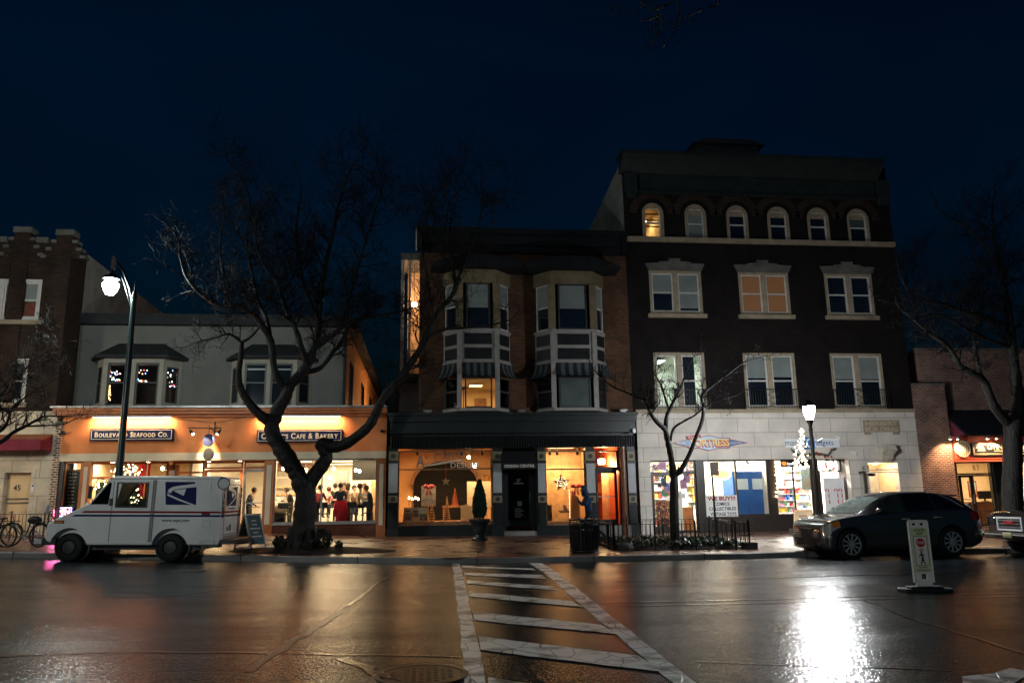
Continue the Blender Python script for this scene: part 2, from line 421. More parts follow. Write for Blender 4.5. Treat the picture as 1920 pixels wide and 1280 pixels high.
# tar seams, cracks and a worn diagonal line in the asphalt
TAR = mat('wet_tar', (.008, .008, .009), .12, .3, 6, .35, bd=.01)
def seam(pts, w0, mat_, name, lift=.004, j=.03):
    mb = MB(); P_ = [on_road(*q, lift) for q in pts]; out = []
    for a, b in zip(P_, P_[1:]):
        n = max(2, int((b-a).length/.35))
        for i in range(n): out.append(a.lerp(b, i/n))
    out.append(P_[-1])
    rows = []
    for i, p in enumerate(out):
        d = (out[min(i+1, len(out)-1)]-out[max(0, i-1)]).normalized(); nn = V((-d.y, d.x, 0))
        c = p+nn*random.uniform(-j, j); w_ = w0*random.uniform(.5, 1.3)
        rows.append([V((q.x, q.y, gz(q.x, q.y)+lift)) for q in (c-nn*w_, c, c+nn*w_)])
    mb.grid(rows); return tag(mb.build(name, mat_, smooth='all'), None, None, kind='structure')
seam([(0, 1229), (220, 1221), (430, 1221), (640, 1226), (866, 1230)], .035, TAR, 'road_seam')
seam([(1306, 1239), (1500, 1246), (1700, 1252), (1920, 1262)], .02, TAR, 'road_seam')
seam([(1070, 1090), (1250, 1087), (1420, 1083), (1600, 1078), (1920, 1072)], .05, TAR, 'road_seam')
seam([(1120, 1128), (1300, 1126), (1500, 1121), (1680, 1115), (1920, 1112)], .06, TAR, 'road_seam')
seam([(1120, 1136), (1300, 1133), (1500, 1128), (1680, 1121), (1920, 1117)], .04, TAR, 'road_seam')
seam([(0, 1123), (120, 1120), (300, 1118), (420, 1103), (600, 1104), (860, 1108)], .03, TAR, 'road_seam')
seam([(1620, 1122), (1700, 1155), (1800, 1185), (1920, 1224)], .045, TAR, 'road_seam')
seam([(0, 1085), (200, 1084), (420, 1086), (700, 1080)], .02, TAR, 'road_seam')
seam([(640, 1232), (690, 1250), (700, 1262), (760, 1275)], .06, TAR, 'road_seam')
seam([(470, 1258), (530, 1215), (590, 1177), (655, 1134)], .055, mat('worn_line', (.06, .055, .05), .3, .5, 6, .3), 'worn_road_line')
seam([(655, 1134), (700, 1098), (730, 1078), (780, 1060)], .04, TAR, 'road_seam')
seam([(870, 1132), (960, 1131), (1060, 1128)], .03, TAR, 'road_seam')
seam([(1820, 1300), (1850, 1274), (1920, 1256)], .16, PAINT, 'worn_road_line', .007)
# manhole covers
def manhole(px, py, r, label, road=True, name='manhole_cover', y=None):
    if road: c = on_road(px, py)
    else:
        g = G(px, py, .1); c = V((g.x, g.y, sz(g.x, g.y)+.004))
    t = thing(name, label, 'manhole cover', c)
    mb = MB(); mb.lathe([(r, -.02), (r, .006), (r*.9, .008), (r*.9, -.02)], c, 40); mb.build('rim', mat('iron_wet', (.05, .045, .04), .3, .3, 8, .3, .6), t, True)
    mb = MB(); mb.lathe([(r*.88, -.02), (r*.88, .003), (.001, .004)], c, 40)
    for i in range(-5, 6):
        for j in range(-5, 6):
            if i*i+j*j < 25: mb.box(c.x+i*r*.155-.02, c.x+i*r*.155+.02, c.y+j*r*.155-.02, c.y+j*r*.155+.02, c.z+.003, c.z+.009)
    mb.build('lid', MATS['iron_wet'], t)
manhole(790, 1264, .42, 'round black manhole cover in the road left of the crosswalk')
manhole(355, 1070, .33, 'round manhole cover in the road behind the mail van')
manhole(848, 1041, .42, 'round iron cover in the pavement beside the red tactile plate', False)
# tactile plate at the kerb ramp
g = G(930, 1043, .09); x0, x1 = 1.15, 2.45; yk = ky(1.8)
mb = MB(); z = sz(1.8, yk+.5)+.006; mb.box(x0, x1, yk+.2, yk+.8, z-.02, z)
for i in range(16):
    xx = x0+.04+i*(x1-x0-.05)/16; mb.box(xx, xx+.045, yk+.22, yk+.78, z, z+.012)
tag(mb.build('tactile_plate', mat('red_iron', (.3, .05, .025), .35, .3, 6, .2), base=(x0, yk+.2, z)), 'red ribbed tactile plate set in the pavement at the crosswalk', 'tactile plate')
# ------------------------------------------------------------------ shared materials
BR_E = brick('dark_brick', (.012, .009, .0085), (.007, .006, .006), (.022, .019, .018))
BR_D = brick('tan_brick', (.15, .07, .038), (.085, .045, .026), (.06, .045, .035))
BR_A = brick('brown_brick', (.045, .022, .015), (.022, .013, .011), (.045, .036, .03))
BR_F = brick('red_brick', (.26, .10, .06), (.12, .05, .04), (.32, .29, .26))
BR_P = brick('banded_brick', (.30, .12, .07), (.04, .03, .03), (.55, .5, .42), .22, .085, .018)
BR_L = brick('low_brick', (.24, .08, .05), (.14, .05, .035), (.12, .07, .05))
STONE = brick('stone_blocks', (.62, .585, .54), (.575, .545, .50), (.32, .30, .27), 1.3, .56, .012, .65, .88)
STONE_A = brick('cream_stone_blocks', (.60, .53, .42), (.55, .49, .39), (.3, .26, .2), .95, .62, .012, .6)
LIME = mat('limestone', (.33, .27, .19), .7, .2, 4, .2)
LIMED = mat('grey_stone', (.13, .125, .115), .75, .3, 3, .25)
ORANGE = mat('orange_stucco', (.60, .21, .075), .75, .12, 2, .2, bd=.004)
ORTRIM = mat('orange_trim', (.42, .13, .035), .5, .15, 3, .1)
CREAM = mat('cream_paint', (.58, .5, .36), .6, .1, 2, .08)
GSTUC = mat('grey_stucco', (.13, .13, .122), .85, .12, 1.2, .2)
DARKROOF = mat('dark_shingle', (.02, .022, .024), .8, .3, 6, .3)
DGREEN = mat('dark_green_paint', (.007, .011, .012), .42, .25, 3, .12)
BLACKP = mat('black_paint', (.01, .011, .012), .4, .25, 5, .08)
WHITEP = mat('white_paint', (.55, .53, .5), .5, .12, 4, .06)
TANP = mat('tan_paint', (.36, .24, .14), .55, .15, 4, .08)
DKTRIM = mat('dark_trim', (.03, .03, .03), .5, .3, 5, .1)
METAL = mat('grey_metal', (.3, .3, .3), .4, .2, 6, .05, metal=.8)
IRON = mat('black_iron', (.012, .012, .013), .38, .3, 10, .1)
GLASS = glassmat('window_glass')
NIGHT = mat('night_glass', (.008, .012, .018), .06, .3, .8, 0, spec=.6)
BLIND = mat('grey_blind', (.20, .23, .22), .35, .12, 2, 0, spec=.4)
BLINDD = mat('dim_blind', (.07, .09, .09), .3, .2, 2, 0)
WOOD = mat('brown_wood', (.22, .10, .04), .5, .35, 6, .1)
WOODL = mat('pale_wood', (.48, .30, .15), .5, .25, 5, .1)
WALLW = mat('inner_white_wall', (.7, .66, .58), .7, .05, 2, 0)
WALLC = mat('inner_cream_wall', (.72, .58, .38), .7, .08, 2, 0)
FLOORD = mat('inner_dark_floor', (.10, .07, .05), .4, .3, 4, .05)
BLUE = mat('navy_paint', (.006, .016, .07), .65, .15, 5, .04)
WARM = (1.0, .62, .30); WHITE_L = (1.0, .90, .78)

def wall(mb, x0, x1, z0, z1, y, holes=(), depth=.18):
    xs = sorted({x0, x1, *[h[0] for h in holes], *[h[1] for h in holes]}); zs = sorted({z0, z1, *[h[2] for h in holes], *[h[3] for h in holes]})
    xs = [a for a in xs if x0-1e-6 <= a <= x1+1e-6]; zs = [a for a in zs if z0-1e-6 <= a <= z1+1e-6]
    for a, b in zip(xs, xs[1:]):
        for c, d in zip(zs, zs[1:]):
            mx, mz = (a+b)/2, (c+d)/2
            if any(h[0] < mx < h[1] and h[2] < mz < h[3] for h in holes): continue
            mb.quad((a, y, c), (b, y, c), (b, y, d), (a, y, d))
    for a, b, c, d in holes:
        mb.quad((a, y, c), (a, y+depth, c), (a, y+depth, d), (a, y, d)); mb.quad((b, y, c), (b, y, d), (b, y+depth, d), (b, y+depth, c))
        mb.quad((a, y, d), (a, y+depth, d), (b, y+depth, d), (b, y, d)); mb.quad((a, y, c), (b, y, c), (b, y+depth, c), (a, y+depth, c))
def block(mb, x0, x1, z0, z1, y, yb, holes=(), depth=.18):
    """front wall with holes plus flanks, back and roof"""
    wall(mb, x0, x1, z0, z1, y, holes, depth)
    mb.quad((x0, y, z0), (x0, y, z1), (x0, yb, z1), (x0, yb, z0)); mb.quad((x1, y, z0), (x1, yb, z0), (x1, yb, z1), (x1, y, z1))
    mb.quad((x0, yb, z0), (x0, yb, z1), (x1, yb, z1), (x1, yb, z0)); mb.quad((x0, y, z1), (x1, y, z1), (x1, yb, z1), (x0, yb, z1))
def frame(mb, x0, x1, z0, z1, y0, y1, w, wb=None):
    wb = w if wb is None else wb
    mb.box(x0, x0+w, y0, y1, z0, z1); mb.box(x1-w, x1, y0, y1, z0, z1)
    mb.box(x0+w, x1-w, y0+.001, y1, z1-w, z1); mb.box(x0+w, x1-w, y0+.001, y1, z0, z0+wb)
def sash(root, x0, x1, z0, z1, y, fm, blind=0, mid=.5, fw=.07, pane=None, bmat=None, dark_from=None, M=None):
    """double hung window: frame > pane, blind"""
    mb = MB(); mb.M = M; frame(mb, x0, x1, z0, z1, y-.05, y+.05, fw); zm = z0+(z1-z0)*mid
    mb.box(x0+fw, x1-fw, y-.04, y+.04, zm-.03, zm+.03)
    wnd = mb.build('window', fm, root)
    mb = MB(); mb.M = M; mb.box(x0+fw, x1-fw, y+.005, y+.015, z0+fw, zm-.03); mb.box(x0+fw, x1-fw, y-.012, y-.002, zm+.03, z1-fw)
    mb.build('pane', pane or NIGHT, wnd)
    if blind:
        zb = z1-fw-(z1-z0-2*fw)*blind
        mb = MB(); mb.M = M
        if pane is None:   # blind reads through the dark glass: its face just before the pane
            if zb > zm: mb.box(x0+fw+.004, x1-fw-.004, y-.017, y-.014, zb, z1-fw)
            else:
                mb.box(x0+fw+.004, x1-fw-.004, y-.017, y-.014, zm+.03, z1-fw); mb.box(x0+fw+.004, x1-fw-.004, y-.001, y+.003, zb, zm-.03)
        else: mb.box(x0+fw, x1-fw, y+.06, y+.07, zb, z1-fw)
        mb.build('blind', bmat or BLIND, wnd)
    return wnd
def room(root, x0, x1, z0, z1, yf, yb, wm, flm=None, cm=None):
    mb = MB(); mb.box(x0-.08, x1+.08, yb, yb+.08, z0, z1); mb.box(x0-.08, x0, yf, yb, z0, z1); mb.box(x1, x1+.08, yf, yb, z0, z1); mb.build('room_wall', wm, root)
    mb = MB(); mb.box(x0, x1, yf, yb, z0-.06, z0); mb.build('room_floor', flm or FLOORD, root)
    mb = MB(); mb.box(x0, x1, yf, yb, z1, z1+.06); mb.build('room_ceiling', cm or wm, root)
def panel_light(x, y, z, sx, sy, power, col, label, group, vis=6, name='ceiling_light'):
    t = thing(name, label, 'ceiling light', (x, y, z), group)
    mb = MB(); mb.box(x-sx/2-.03, x+sx/2+.03, y-sy/2-.03, y+sy/2+.03, z-.03, z-.002); mb.build('housing', METAL, t)
    mb = MB(); mb.box(x-sx/2, x+sx/2, y-sy/2, y+sy/2, z-.04, z-.031); mb.build('diffuser', emit('lamp_glow_%d_%d' % (int(vis), int(col[2]*100)), col, vis), t)
    area(t, (x, y, z-.06), sx*1.5, max(sy*2.2, .8), power, col); return t

# ================================================================== A: brick building at the far left
tA = thing('brick_building', 'brown brick building with stepped parapet and cream stone ground floor at far left', 'building', (-16, Y0, .5))
xA = -13.32; xAl = -26
a1 = rect(-75, 76, 523, 600, Y0); a2 = rect(-60, 50, 672, 755, Y0)
dr = rect(5, 55, 886, 1003, Y0)
zt = 11.2
mb = MB()
wall(mb, xAl, xA, 4.85, zt, Y0, [a1, a2]); mb.quad((xA, Y0, 0), (xA, Y0+1.4, 0), (xA, Y0+1.4, zt), (xA, Y0, zt))
# projecting piers at the corner
pz = P(110, 470, Y0).z
for px0, px1 in ((28, 58), (108, 138)):
    x0 = P(px0, 450, Y0).x; x1 = P(px1, 450, Y0).x
    mb.box(x0, x1, Y0-.08, Y0+.35, 4.9, P(40, 437, Y0).z if px0 < 60 else P(120, 442, Y0).z)
    for k in range(1, 4):
        zz = (P(40, 437, Y0).z if px0 < 60 else P(120, 442, Y0).z)-k*.3
        mb.box(x0-k*.16, x0-(k-1)*.16, Y0-.04, Y0+.3, zt-.6, zz); mb.box(x1+(k-1)*.16, x1+k*.16, Y0-.04, Y0+.3, zt-.6, zz)
mb.build('wall', BR_A, tA)
mb = MB(); mb.quad((xA-.02, Y0+1.4, 0), (xA-.02, 40.8, 0), (xA-.02, 40.8, 11.0), (xA-.02, Y0+1.4, 11.25)); mb.quad((xAl, Y0+.4, 10.9), (xA, Y0+.4, 10.9), (xA, 40.8, 10.9), (xAl, 40.8, 10.9))
mb.quad((xAl, 40.8, 0), (xA, 40.8, 0), (xA, 40.8, 10.9), (xAl, 40.8, 10.9))
mb.build('rear_wall', mat('pale_render', (.26, .25, .23), .85, .25, 1.5, .2), tA)
mb = MB()
for px0, px1, py in ((28, 58, 437), (108, 138, 442)):
    x0 = P(px0, 450, Y0).x; x1 = P(px1, 450, Y0).x; z = P(px0, py, Y0).z
    z = P(40, 437, Y0).z if px0 < 60 else P(120, 442, Y0).z
    mb.box(x0-.04, x1+.04, Y0-.12, Y0+.42, z+.002, z+.22)
    for k in range(1, 4):
        zz = z-k*.3; mb.box(x0-k*.16-.03, x0-(k-1)*.16-.002, Y0-.09, Y0+.34, zz+.002, zz+.12); mb.box(x1+(k-1)*.16+.002, x1+k*.16+.03, Y0-.09, Y0+.34, zz+.002, zz+.12)
mb.box(xAl, P(15, 450, Y0).x, Y0-.1, Y0+.3, zt, zt+.2); mb.box(P(70, 450, Y0).x, P(92, 450, Y0).x, Y0-.1, Y0+.3, zt, zt+.2)
mb.build('coping', LIMED, tA)
def mullwin(root, r, Y, fm, blind=(.5, .5), bm=None, lit=None, sill=True, sm=None):
    x0, x1, z0, z1 = r; c = (x0+x1)/2; g = .1
    mb = MB(); mb.box(c-g, c+g, Y-.02, Y+.15, z0, z1); frame(mb, x0+.002, x1-.002, z0+.002, z1-.002, Y-.02, Y+.15, .1); mb.build('window_surround', sm or fm, root)
    if sill:
        mb = MB(); mb.box(x0-.12, x1+.12, Y-.12, Y+.02, z0-.16, z0-.002); mb.build('window_sill', sm or LIME, root)
    for i, (a, b) in enumerate(((x0+.1, c-g), (c+g, x1-.1))):
        sash(root, a, b, z0+.1, z1-.1, Y+.08, fm, blind[i], .5, .06, lit[i] if lit else None, bm)
mullwin(tA, a1, Y0, WHITEP, (.55, .55), BLIND)
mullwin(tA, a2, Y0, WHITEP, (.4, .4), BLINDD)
# reddish curtains in the lower sashes of the upper window
mb = MB(); x0, x1, z0, z1 = a1; c = (x0+x1)/2
for a, b in ((x0+.18, c-.18), (c+.18, x1-.18)): mb.box(a, b, Y0+.078, Y0+.082, z0+.18, z0+(z1-z0)*.44)
mb.build('curtain', mat('rust_curtain', (.16, .05, .035), .7, .3, 4, .05), tA)
# ground floor stone with doorway
zb = .3; z1s = 4.85
mb = MB(); wall(mb, xAl, xA+.15, zb-.3, z1s, Y0-.06, [(dr[0], dr[1], zb-.3, dr[3])], .35); mb.quad((xA+.15, Y0-.06, 0), (xA+.15, Y0+.3, 0), (xA+.15, Y0+.3, z1s), (xA+.15, Y0-.06, z1s))
mb.quad((xAl, Y0-.06, z1s), (xA+.15, Y0-.06, z1s), (xA+.15, Y0+.2, z1s), (xAl, Y0+.2, z1s))
mb.build('stone_front', STONE_A, tA)
mb = MB(); frame(mb, dr[0]-.14, dr[1]+.14, zb-.2, dr[3]+.14, Y0-.085, Y0-.062, .135); mb.build('door_surround', STONE_A, tA)
mb = MB(); mb.box(dr[0]+.002, dr[1]-.002, Y0+.2, Y0+.25, zb-.2, dr[3]-.002); mb.box(dr[0]+.1, dr[1]-.1, Y0+.185, Y0+.2, zb+.5, zb+.9)
d = mb.build('door', mat('cream_door', (.62, .42, .22), .5, .1, 2, .05), tA)
zz = lerp(zb, dr[3], .62); mb = MB(); mb.box(dr[0]+.02, dr[1]-.02, Y0+.17, Y0+.198, zz-.03, zz+.02); mb.box(dr[0]+.02, dr[1]-.02, Y0+.16, Y0+.184, zz-.16, zz-.12); mb.build('door_rail', LIMED, d)
mb = MB(); mb.text('45', dr[0]+.2, dr[0]+.44, dr[3]-.62, dr[3]-.42, Y0+.196, .004, .02); mb.build('house_number', BLACKP, d)
mb = MB(); mb.box(P(62, 0, 1).x and P(60, 920, Y0).x, P(66, 920, Y0).x, Y0-.12, Y0-.062, P(62, 922, Y0).z, P(62, 907, Y0).z); mb.build('intercom', mat('pale_plastic', (.6, .6, .58), .4, .05), tA)
mb = MB(); mb.box(P(62, 920, Y0).x, P(65, 920, Y0).x, Y0-.125, Y0-.121, P(62, 912, Y0).z, P(62, 908.5, Y0).z); mb.build('intercom_screen', BLACKP, tA)
# brick pilaster between the stone front and the cafe
q = rect(82, 106, 795, 960, Y0); bx0, bx1 = -13.5, -12.96
mb = MB(); mb.box(xA+.155, bx1, Y0-.1, Y0+.3, .2, 4.35); mb.build('brick_pilaster', BR_P, tA)
mb = MB(); mb.box(xA+.13, bx1+.03, Y0-.14, Y0+.3, 4.35, 4.47); mb.build('pilaster_cap', LIMED, tA)
# red awning over the shop at the far left
r = rect(-150, 78, 818, 838, Y0-.7); t = thing('red_awning', 'dark red awning fixed to the cream stone front at far left', 'awning', (r[0], Y0-.06, r[3]))
mb = MB(); x0, x1 = r[0], P(77, 828, Y0-.9).x
mb.prism([(Y0-.9, r[3]-.12), (Y0-.07, r[3]+.12), (Y0-.07, r[3]+.05), (Y0-.9, r[3]-.17)], x0, x1, 'x'); mb.build('canopy', mat('rust_canvas', (.30, .10, .05), .7, .2, 3, .1), t)
mb = MB(); mb.box(x0, x1, Y0-.93, Y0-.905, r[3]-.5, r[3]-.12); mb.prism([(Y0-.9, r[3]-.175), (Y0-.07, r[3]+.045), (Y0-.07, r[3]-.5), (Y0-.9, r[3]-.45)], x1-.03, x1-.002, 'x'); mb.build('valance', mat('maroon_canvas', (.14, .015, .03), .7, .2, 3, .1), t)

LK = 1.7
# ================================================================== B: cafe building
tB = thing('cafe_building', 'two storey cafe building with orange shop fascia and grey stucco upper floor', 'building', (-7.5, Y0, .4))
xBl, xBr = -13.0, -1.42; YU = 30.75
# upper storey
fl = 5.0; top = P(400, 612, YU).z; xu0 = xA+.03; xu1 = P(646, 700, YU).x
bay1 = (P(178, 720, YU).x, P(340, 720, YU).x); bay2 = (P(432, 720, YU).x, P(585, 720, YU).x)
mb = MB(); wall(mb, xu0, xu1, 4.6, top, YU, [(bay1[0]+.15, bay1[1]-.15, 5.15, 6.9), (bay2[0]+.15, bay2[1]-.15, 5.15, 6.9)], .1)
mb.build('upper_wall', GSTUC, tB)
mb = MB(); mb.quad((xu1, YU, 4.6), (xu1, 58, 4.6), (xu1, 58, top+.2), (xu1, YU, top+.2))
for i in range(28):
    z = 5.0+i*.155
    if z < top: mb.prism([(0, 0), (.028, .01), (0, .15)], YU+.14, 58, 'y') if False else mb.add([(xu1+.004, YU+.14, z), (xu1+.03, YU+.14, z+.004), (xu1+.004, YU+.14, z+.15), (xu1+.004, 58, z), (xu1+.03, 58, z+.004), (xu1+.004, 58, z+.15)], [(0, 1, 2), (3, 5, 4), (0, 3, 4, 1), (1, 4, 5, 2)])
mb.build('clapboard_side', mat('orange_clapboard', (.5, .26, .10), .6, .15, 3, .1), tB)
mb = MB(); mb.box(xu1-.05, xu1+.06, YU-.05, YU+.14, 4.6, top); mb.box(xu0, xu1+.2, YU-.35, YU+.3, top+.002, top+.42)
mb.box(xu1-.002, xu1+.4, YU+.302, 58, top+.02, top+.3); mb.quad((xu0, YU+.3, top+.4), (xu1+.3, YU+.3, top+.4), (xu1+.3, 58, top+.6), (xu0, 58, top+.6))
mb.build('roof', DARKROOF, tB)
# dark windows in the clapboard side
for ya, yb in ((32.6, 33.9), (38.6, 40.2), (44, 46), (49, 51)):
    mb = MB(); mb.box(xu1+.02, xu1+.06, ya, yb, 5.3, 7.3); f = mb.build('side_window', DKTRIM, tB)
    mb = MB(); mb.box(xu1+.061, xu1+.066, ya+.12, yb-.12, 5.4, 7.2); mb.build('pane', NIGHT, f)
def bay(root, x0, x1, pane1, pane2, blinds):
    """bay window with two front sashes, canted sides and a hipped roof"""
    z0, z1 = 5.02, 6.95; pr = .62; ca = .5
    pts = [(x0, YU), (x0+ca, YU-pr), (x1-ca, YU-pr), (x1, YU)]
    mb = MB()
    mb.prism([(x0, YU), (x0+ca, YU-pr), (x1-ca, YU-pr), (x1, YU)], 4.9, z0+.12, 'z')
    mb.prism([(x0, YU), (x0+ca, YU-pr), (x1-ca, YU-pr), (x1, YU)], z1-.16, z1, 'z')
    # posts
    xm = (x0+x1)/2
    for a, b in ((x0+ca, x0+ca+.16), (xm-.08, xm+.08), (x1-ca-.16, x1-ca)): mb.box(a, b, YU-pr, YU-pr+.1, z0+.12, z1-.16)
    b = mb.build('bay_window', mat('bay_trim', (.26, .24, .20), .6, .1), root)
    for s in (0, 1):
        for a, c in (((x0+ca+.16, xm-.08), (xm+.08, x1-ca-.16))[s],):
            mb = MB(); frame(mb, a, c, z0+.12, z1-.16, YU-pr+.03, YU-pr+.1, .07); mb.box(a+.07, c-.07, YU-pr+.03, YU-pr+.08, (z0+z1)/2+.02, (z0+z1)/2+.07)
            mb.build('sash', DKTRIM, b); mb = MB(); mb.box(a+.07, c-.07, YU-pr+.085, YU-pr+.093, z0+.19, z1-.23); mb.build('pane', pane1, b)
            if blinds: mb = MB(); mb.box(a+.08, c-.08, YU-pr+.074, YU-pr+.078, z1-.42, z1-.36); mb.build('blind', BLIND, b)
    for (p, q, pm) in ((pts[0], pts[1], pane1), (pts[2], pts[3], pane2)):
        p = V((*p, 0)); q = V((*q, 0)); d = (q-p); L = d.length; d.normalize(); n = V((d.y, -d.x, 0))
        M = Matrix(((d.x, -n.x, 0, p.x), (d.y, -n.y, 0, p.y), (0, 0, 1, 0), (0, 0, 0, 1)))
        mb = MB(); mb.M = M; frame(mb, .01, L-.01, z0+.12, z1-.16, .0, .07, .13); mb.build('bay_side', MATS['bay_trim'], b)
        mb = MB(); mb.M = M; frame(mb, .14, L-.14, z0+.25, z1-.29, .01, .06, .05); mb.box(.14, L-.14, .012, .058, (z0+z1)/2+.02, (z0+z1)/2+.07); mb.build('sash', DKTRIM, b)
        mb = MB(); mb.M = M; mb.box(.19, L-.19, .03, .036, z0+.3, z1-.34); mb.build('pane', pm, b)
    # hipped roof
    e = .22; zr = z1+.12
    lo = [(x0-e, YU), (x0+ca-e, YU-pr-e), (x1-ca+e, YU-pr-e), (x1+e, YU)]
    mb = MB(); mb.prism(lo, z1+.002, zr, 'z')
    hi = [(x0+.75, YU, zr+.58), (x1-.75, YU, zr+.58)]
    A, B_, C_, D = [(a, b, zr) for a, b in lo]
    mb.quad(A, B_, hi[0]); mb.quad(B_, C_, hi[1], hi[0]); mb.quad(C_, D, hi[1]); mb.quad(A, hi[0], hi[1], D)
    mb.build('bay_roof', DARKROOF, b)
bay(tB, *bay1, GLASS, GLASS, False); bay(tB, *bay2, NIGHT, NIGHT, True)
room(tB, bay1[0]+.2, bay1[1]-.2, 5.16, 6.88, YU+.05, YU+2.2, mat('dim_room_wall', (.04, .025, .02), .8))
# terrace roof between fascia and upper wall
mb = MB(); mb.box(xA+.2, xBr, Y0+.05, YU, 4.7, 4.86); mb.build('terrace_roof', DARKROOF, tB)
# cornice
zc1 = 5.0; mb = MB(); mb.box(xA+.02, xBr, Y0-.42, Y0+.1, zc1-.07, zc1); mb.build('cornice_cap', METAL, tB)
mb = MB(); mb.box(xA+.1, xBr-.01, Y0-.34, Y0, zc1-.17, zc1-.072); mb.box(xA+.12, xBr-.01, Y0-.26, Y0, zc1-.27, zc1-.172); mb.box(xA+.14, xBr-.01, Y0-.12, Y0, zc1-.37, zc1-.272); mb.build('cornice', ORTRIM, tB)
# fascia
zf0 = P(400, 848, Y0).z; zf1 = zc1-.37; zb1 = zf0; zb0 = P(400, 862, Y0).z
mb = MB(); mb.box(xBl, xBr, Y0, Y0+.25, zf0, zf1+.3); mb.build('fascia', ORANGE, tB)
mb = MB(); mb.box(xBl, xBr, Y0-.06, Y0+.25, zb0, zf0-.002); mb.build('fascia_band', CREAM, tB)
# storefront: recessed portal (doors 1.5 m back) on the left, big window on the right
zs = .36; xp = [P(a, 930, Y0).x for a in (108, 150, 170, 330, 498, 512, 707, 720)]
YR = Y0+1.1
def pilaster(x0, x1, z0, z1, y0=Y0, panel=True):
    mb = MB(); mb.box(x0, x1, y0, y0+.25, z0, z1); p = mb.build('pilaster', ORTRIM, tB)
    if panel:
        mb = MB(); mb.box(x0+.09, x1-.09, y0-.02, y0-.002, z0+.42, z1-.2); mb.build('pilaster_panel', CREAM, p)
pilaster(P(493, 930, Y0).x, P(512, 930, Y0).x, .3, zb0-.002); pilaster(P(706, 930, Y0).x, xBr, .2, zb0-.002)
pilaster(P(148, 930, Y0).x, P(165, 930, Y0).x, .3, zb0-.002); pilaster(P(316, 900, YR).x-.08, P(316, 900, YR).x+.3, .3, zb0-.12, YR)
mb = MB(); mb.box(xBl, xBl+.2, Y0, Y0+.25, .3, zb0-.002); mb.build('end_post', DKTRIM, tB)
# soffit over portal
mb = MB(); mb.box(P(148, 900, Y0).x, P(512, 900, Y0).x, Y0+.25, YR+.3, zb0, zb0+.06); mb.build('soffit', ORTRIM, tB)
# portal back screen: frames and glass, with doors
def screen(xa, xb, y, z0, z1, cuts, nm='shop_window', fm=None, gm=None, bars=(), fw=.07, root=tB):
    mb = MB(); frame(mb, xa, xb, z0, z1, y, y+.08, fw)
    for c in cuts: mb.box(c-fw/2, c+fw/2, y+.002, y+.078, z0+fw, z1-fw)
    for z in bars: mb.box(xa+fw, xb-fw, y+.003, y+.077, z-fw/2, z+fw/2)
    f = mb.build(nm, fm or ORTRIM, root)
    mb = MB(); mb.box(xa+fw*.5, xb-fw*.5, y+.036, y+.044, z0+fw*.5, z1-fw*.5); mb.build('pane', gm or GLASS, f); return f
PX = lambda px, Y=YR: P(px, 930, Y).x
screen(P(112, 930, Y0).x, P(148, 930, Y0).x, Y0+.1, .6, zb0, [], bars=(), root=tB)
mb = MB(); mb.box(xBl+.2, P(148, 930, Y0).x, Y0+.02, Y0+.25, .3, .6); mb.build('stall_riser', ORTRIM, tB)
screen(PX(165)-.1, PX(316)-.08, YR, .9, zb0, [PX(215), PX(270)], bars=(3.0-.5,))
mb = MB(); mb.box(PX(165)-.1, PX(316)-.08, YR-.04, YR+.12, .3, .9); mb.build('stall_riser', ORTRIM, tB)
def door(root, x0, x1, y, z0, z1, fm, gm=None, hx=1, bar=True, name='door'):
    mb = MB(); frame(mb, x0, x1, z0, z1, y-.02, y+.04, .1, .22); d_ = mb.build(name, fm, root)
    mb = MB(); mb.box(x0+.09, x1-.09, y+.005, y+.013, z0+.2, z1-.09); mb.build('pane', gm or GLASS, d_)
    mb = MB(); hxx = x1-.06 if hx > 0 else x0+.06
    mb.cyl((hxx, y-.07, z0+.9), (hxx, y-.07, z0+1.25), .015); mb.cyl((hxx, y-.07, z0+.92), (hxx, y, z0+.92), .012); mb.cyl((hxx, y-.07, z0+1.23), (hxx, y, z0+1.23), .012)
    if bar: mb.box(x0+.1, x1-.1, y-.05, y-.02, z0+1.05, z0+1.09)
    mb.build('handle', METAL, d_); return d_
xd = [PX(336), PX(380), PX(392), PX(448), PX(456), PX(495)]
screen(xd[0]-.3, xd[1], YR, .5, zb0, [], bars=(2.65,)); door(tB, xd[1]+.02, xd[3]+.1, YR, .42, 2.75, ORTRIM, bar=False)
screen(xd[1]+.02, xd[3]+.1, YR, 2.77, zb0, []); screen(xd[3]+.14, xd[5]+.3, YR, 2.77, zb0, [])
door(tB, xd[3]+.14, xd[5]+.05, YR, .42, 2.75, METAL, hx=-1)
mb = MB(); mb.box(xd[5]+.05, P(500, 930, YR).x+.3, YR, YR+.1, .3, 2.76); mb.build('side_post', ORTRIM, tB)
# big window and brick riser
wr = (P(512, 930, Y0).x, P(706, 930, Y0).x); zw0 = P(600, 980, Y0).z
mb = MB(); mb.box(wr[0], wr[1], Y0+.03, Y0+.25, .1, zw0-.06); mb.build('brick_riser', BR_L, tB)
mb = MB(); mb.box(wr[0], wr[1], Y0-.03, Y0+.25, zw0-.058, zw0); mb.build('sill', METAL, tB)
screen(wr[0], wr[1], Y0+.08, zw0+.002, zb0, [P(602, 930, Y0).x], fm=METAL, fw=.05)
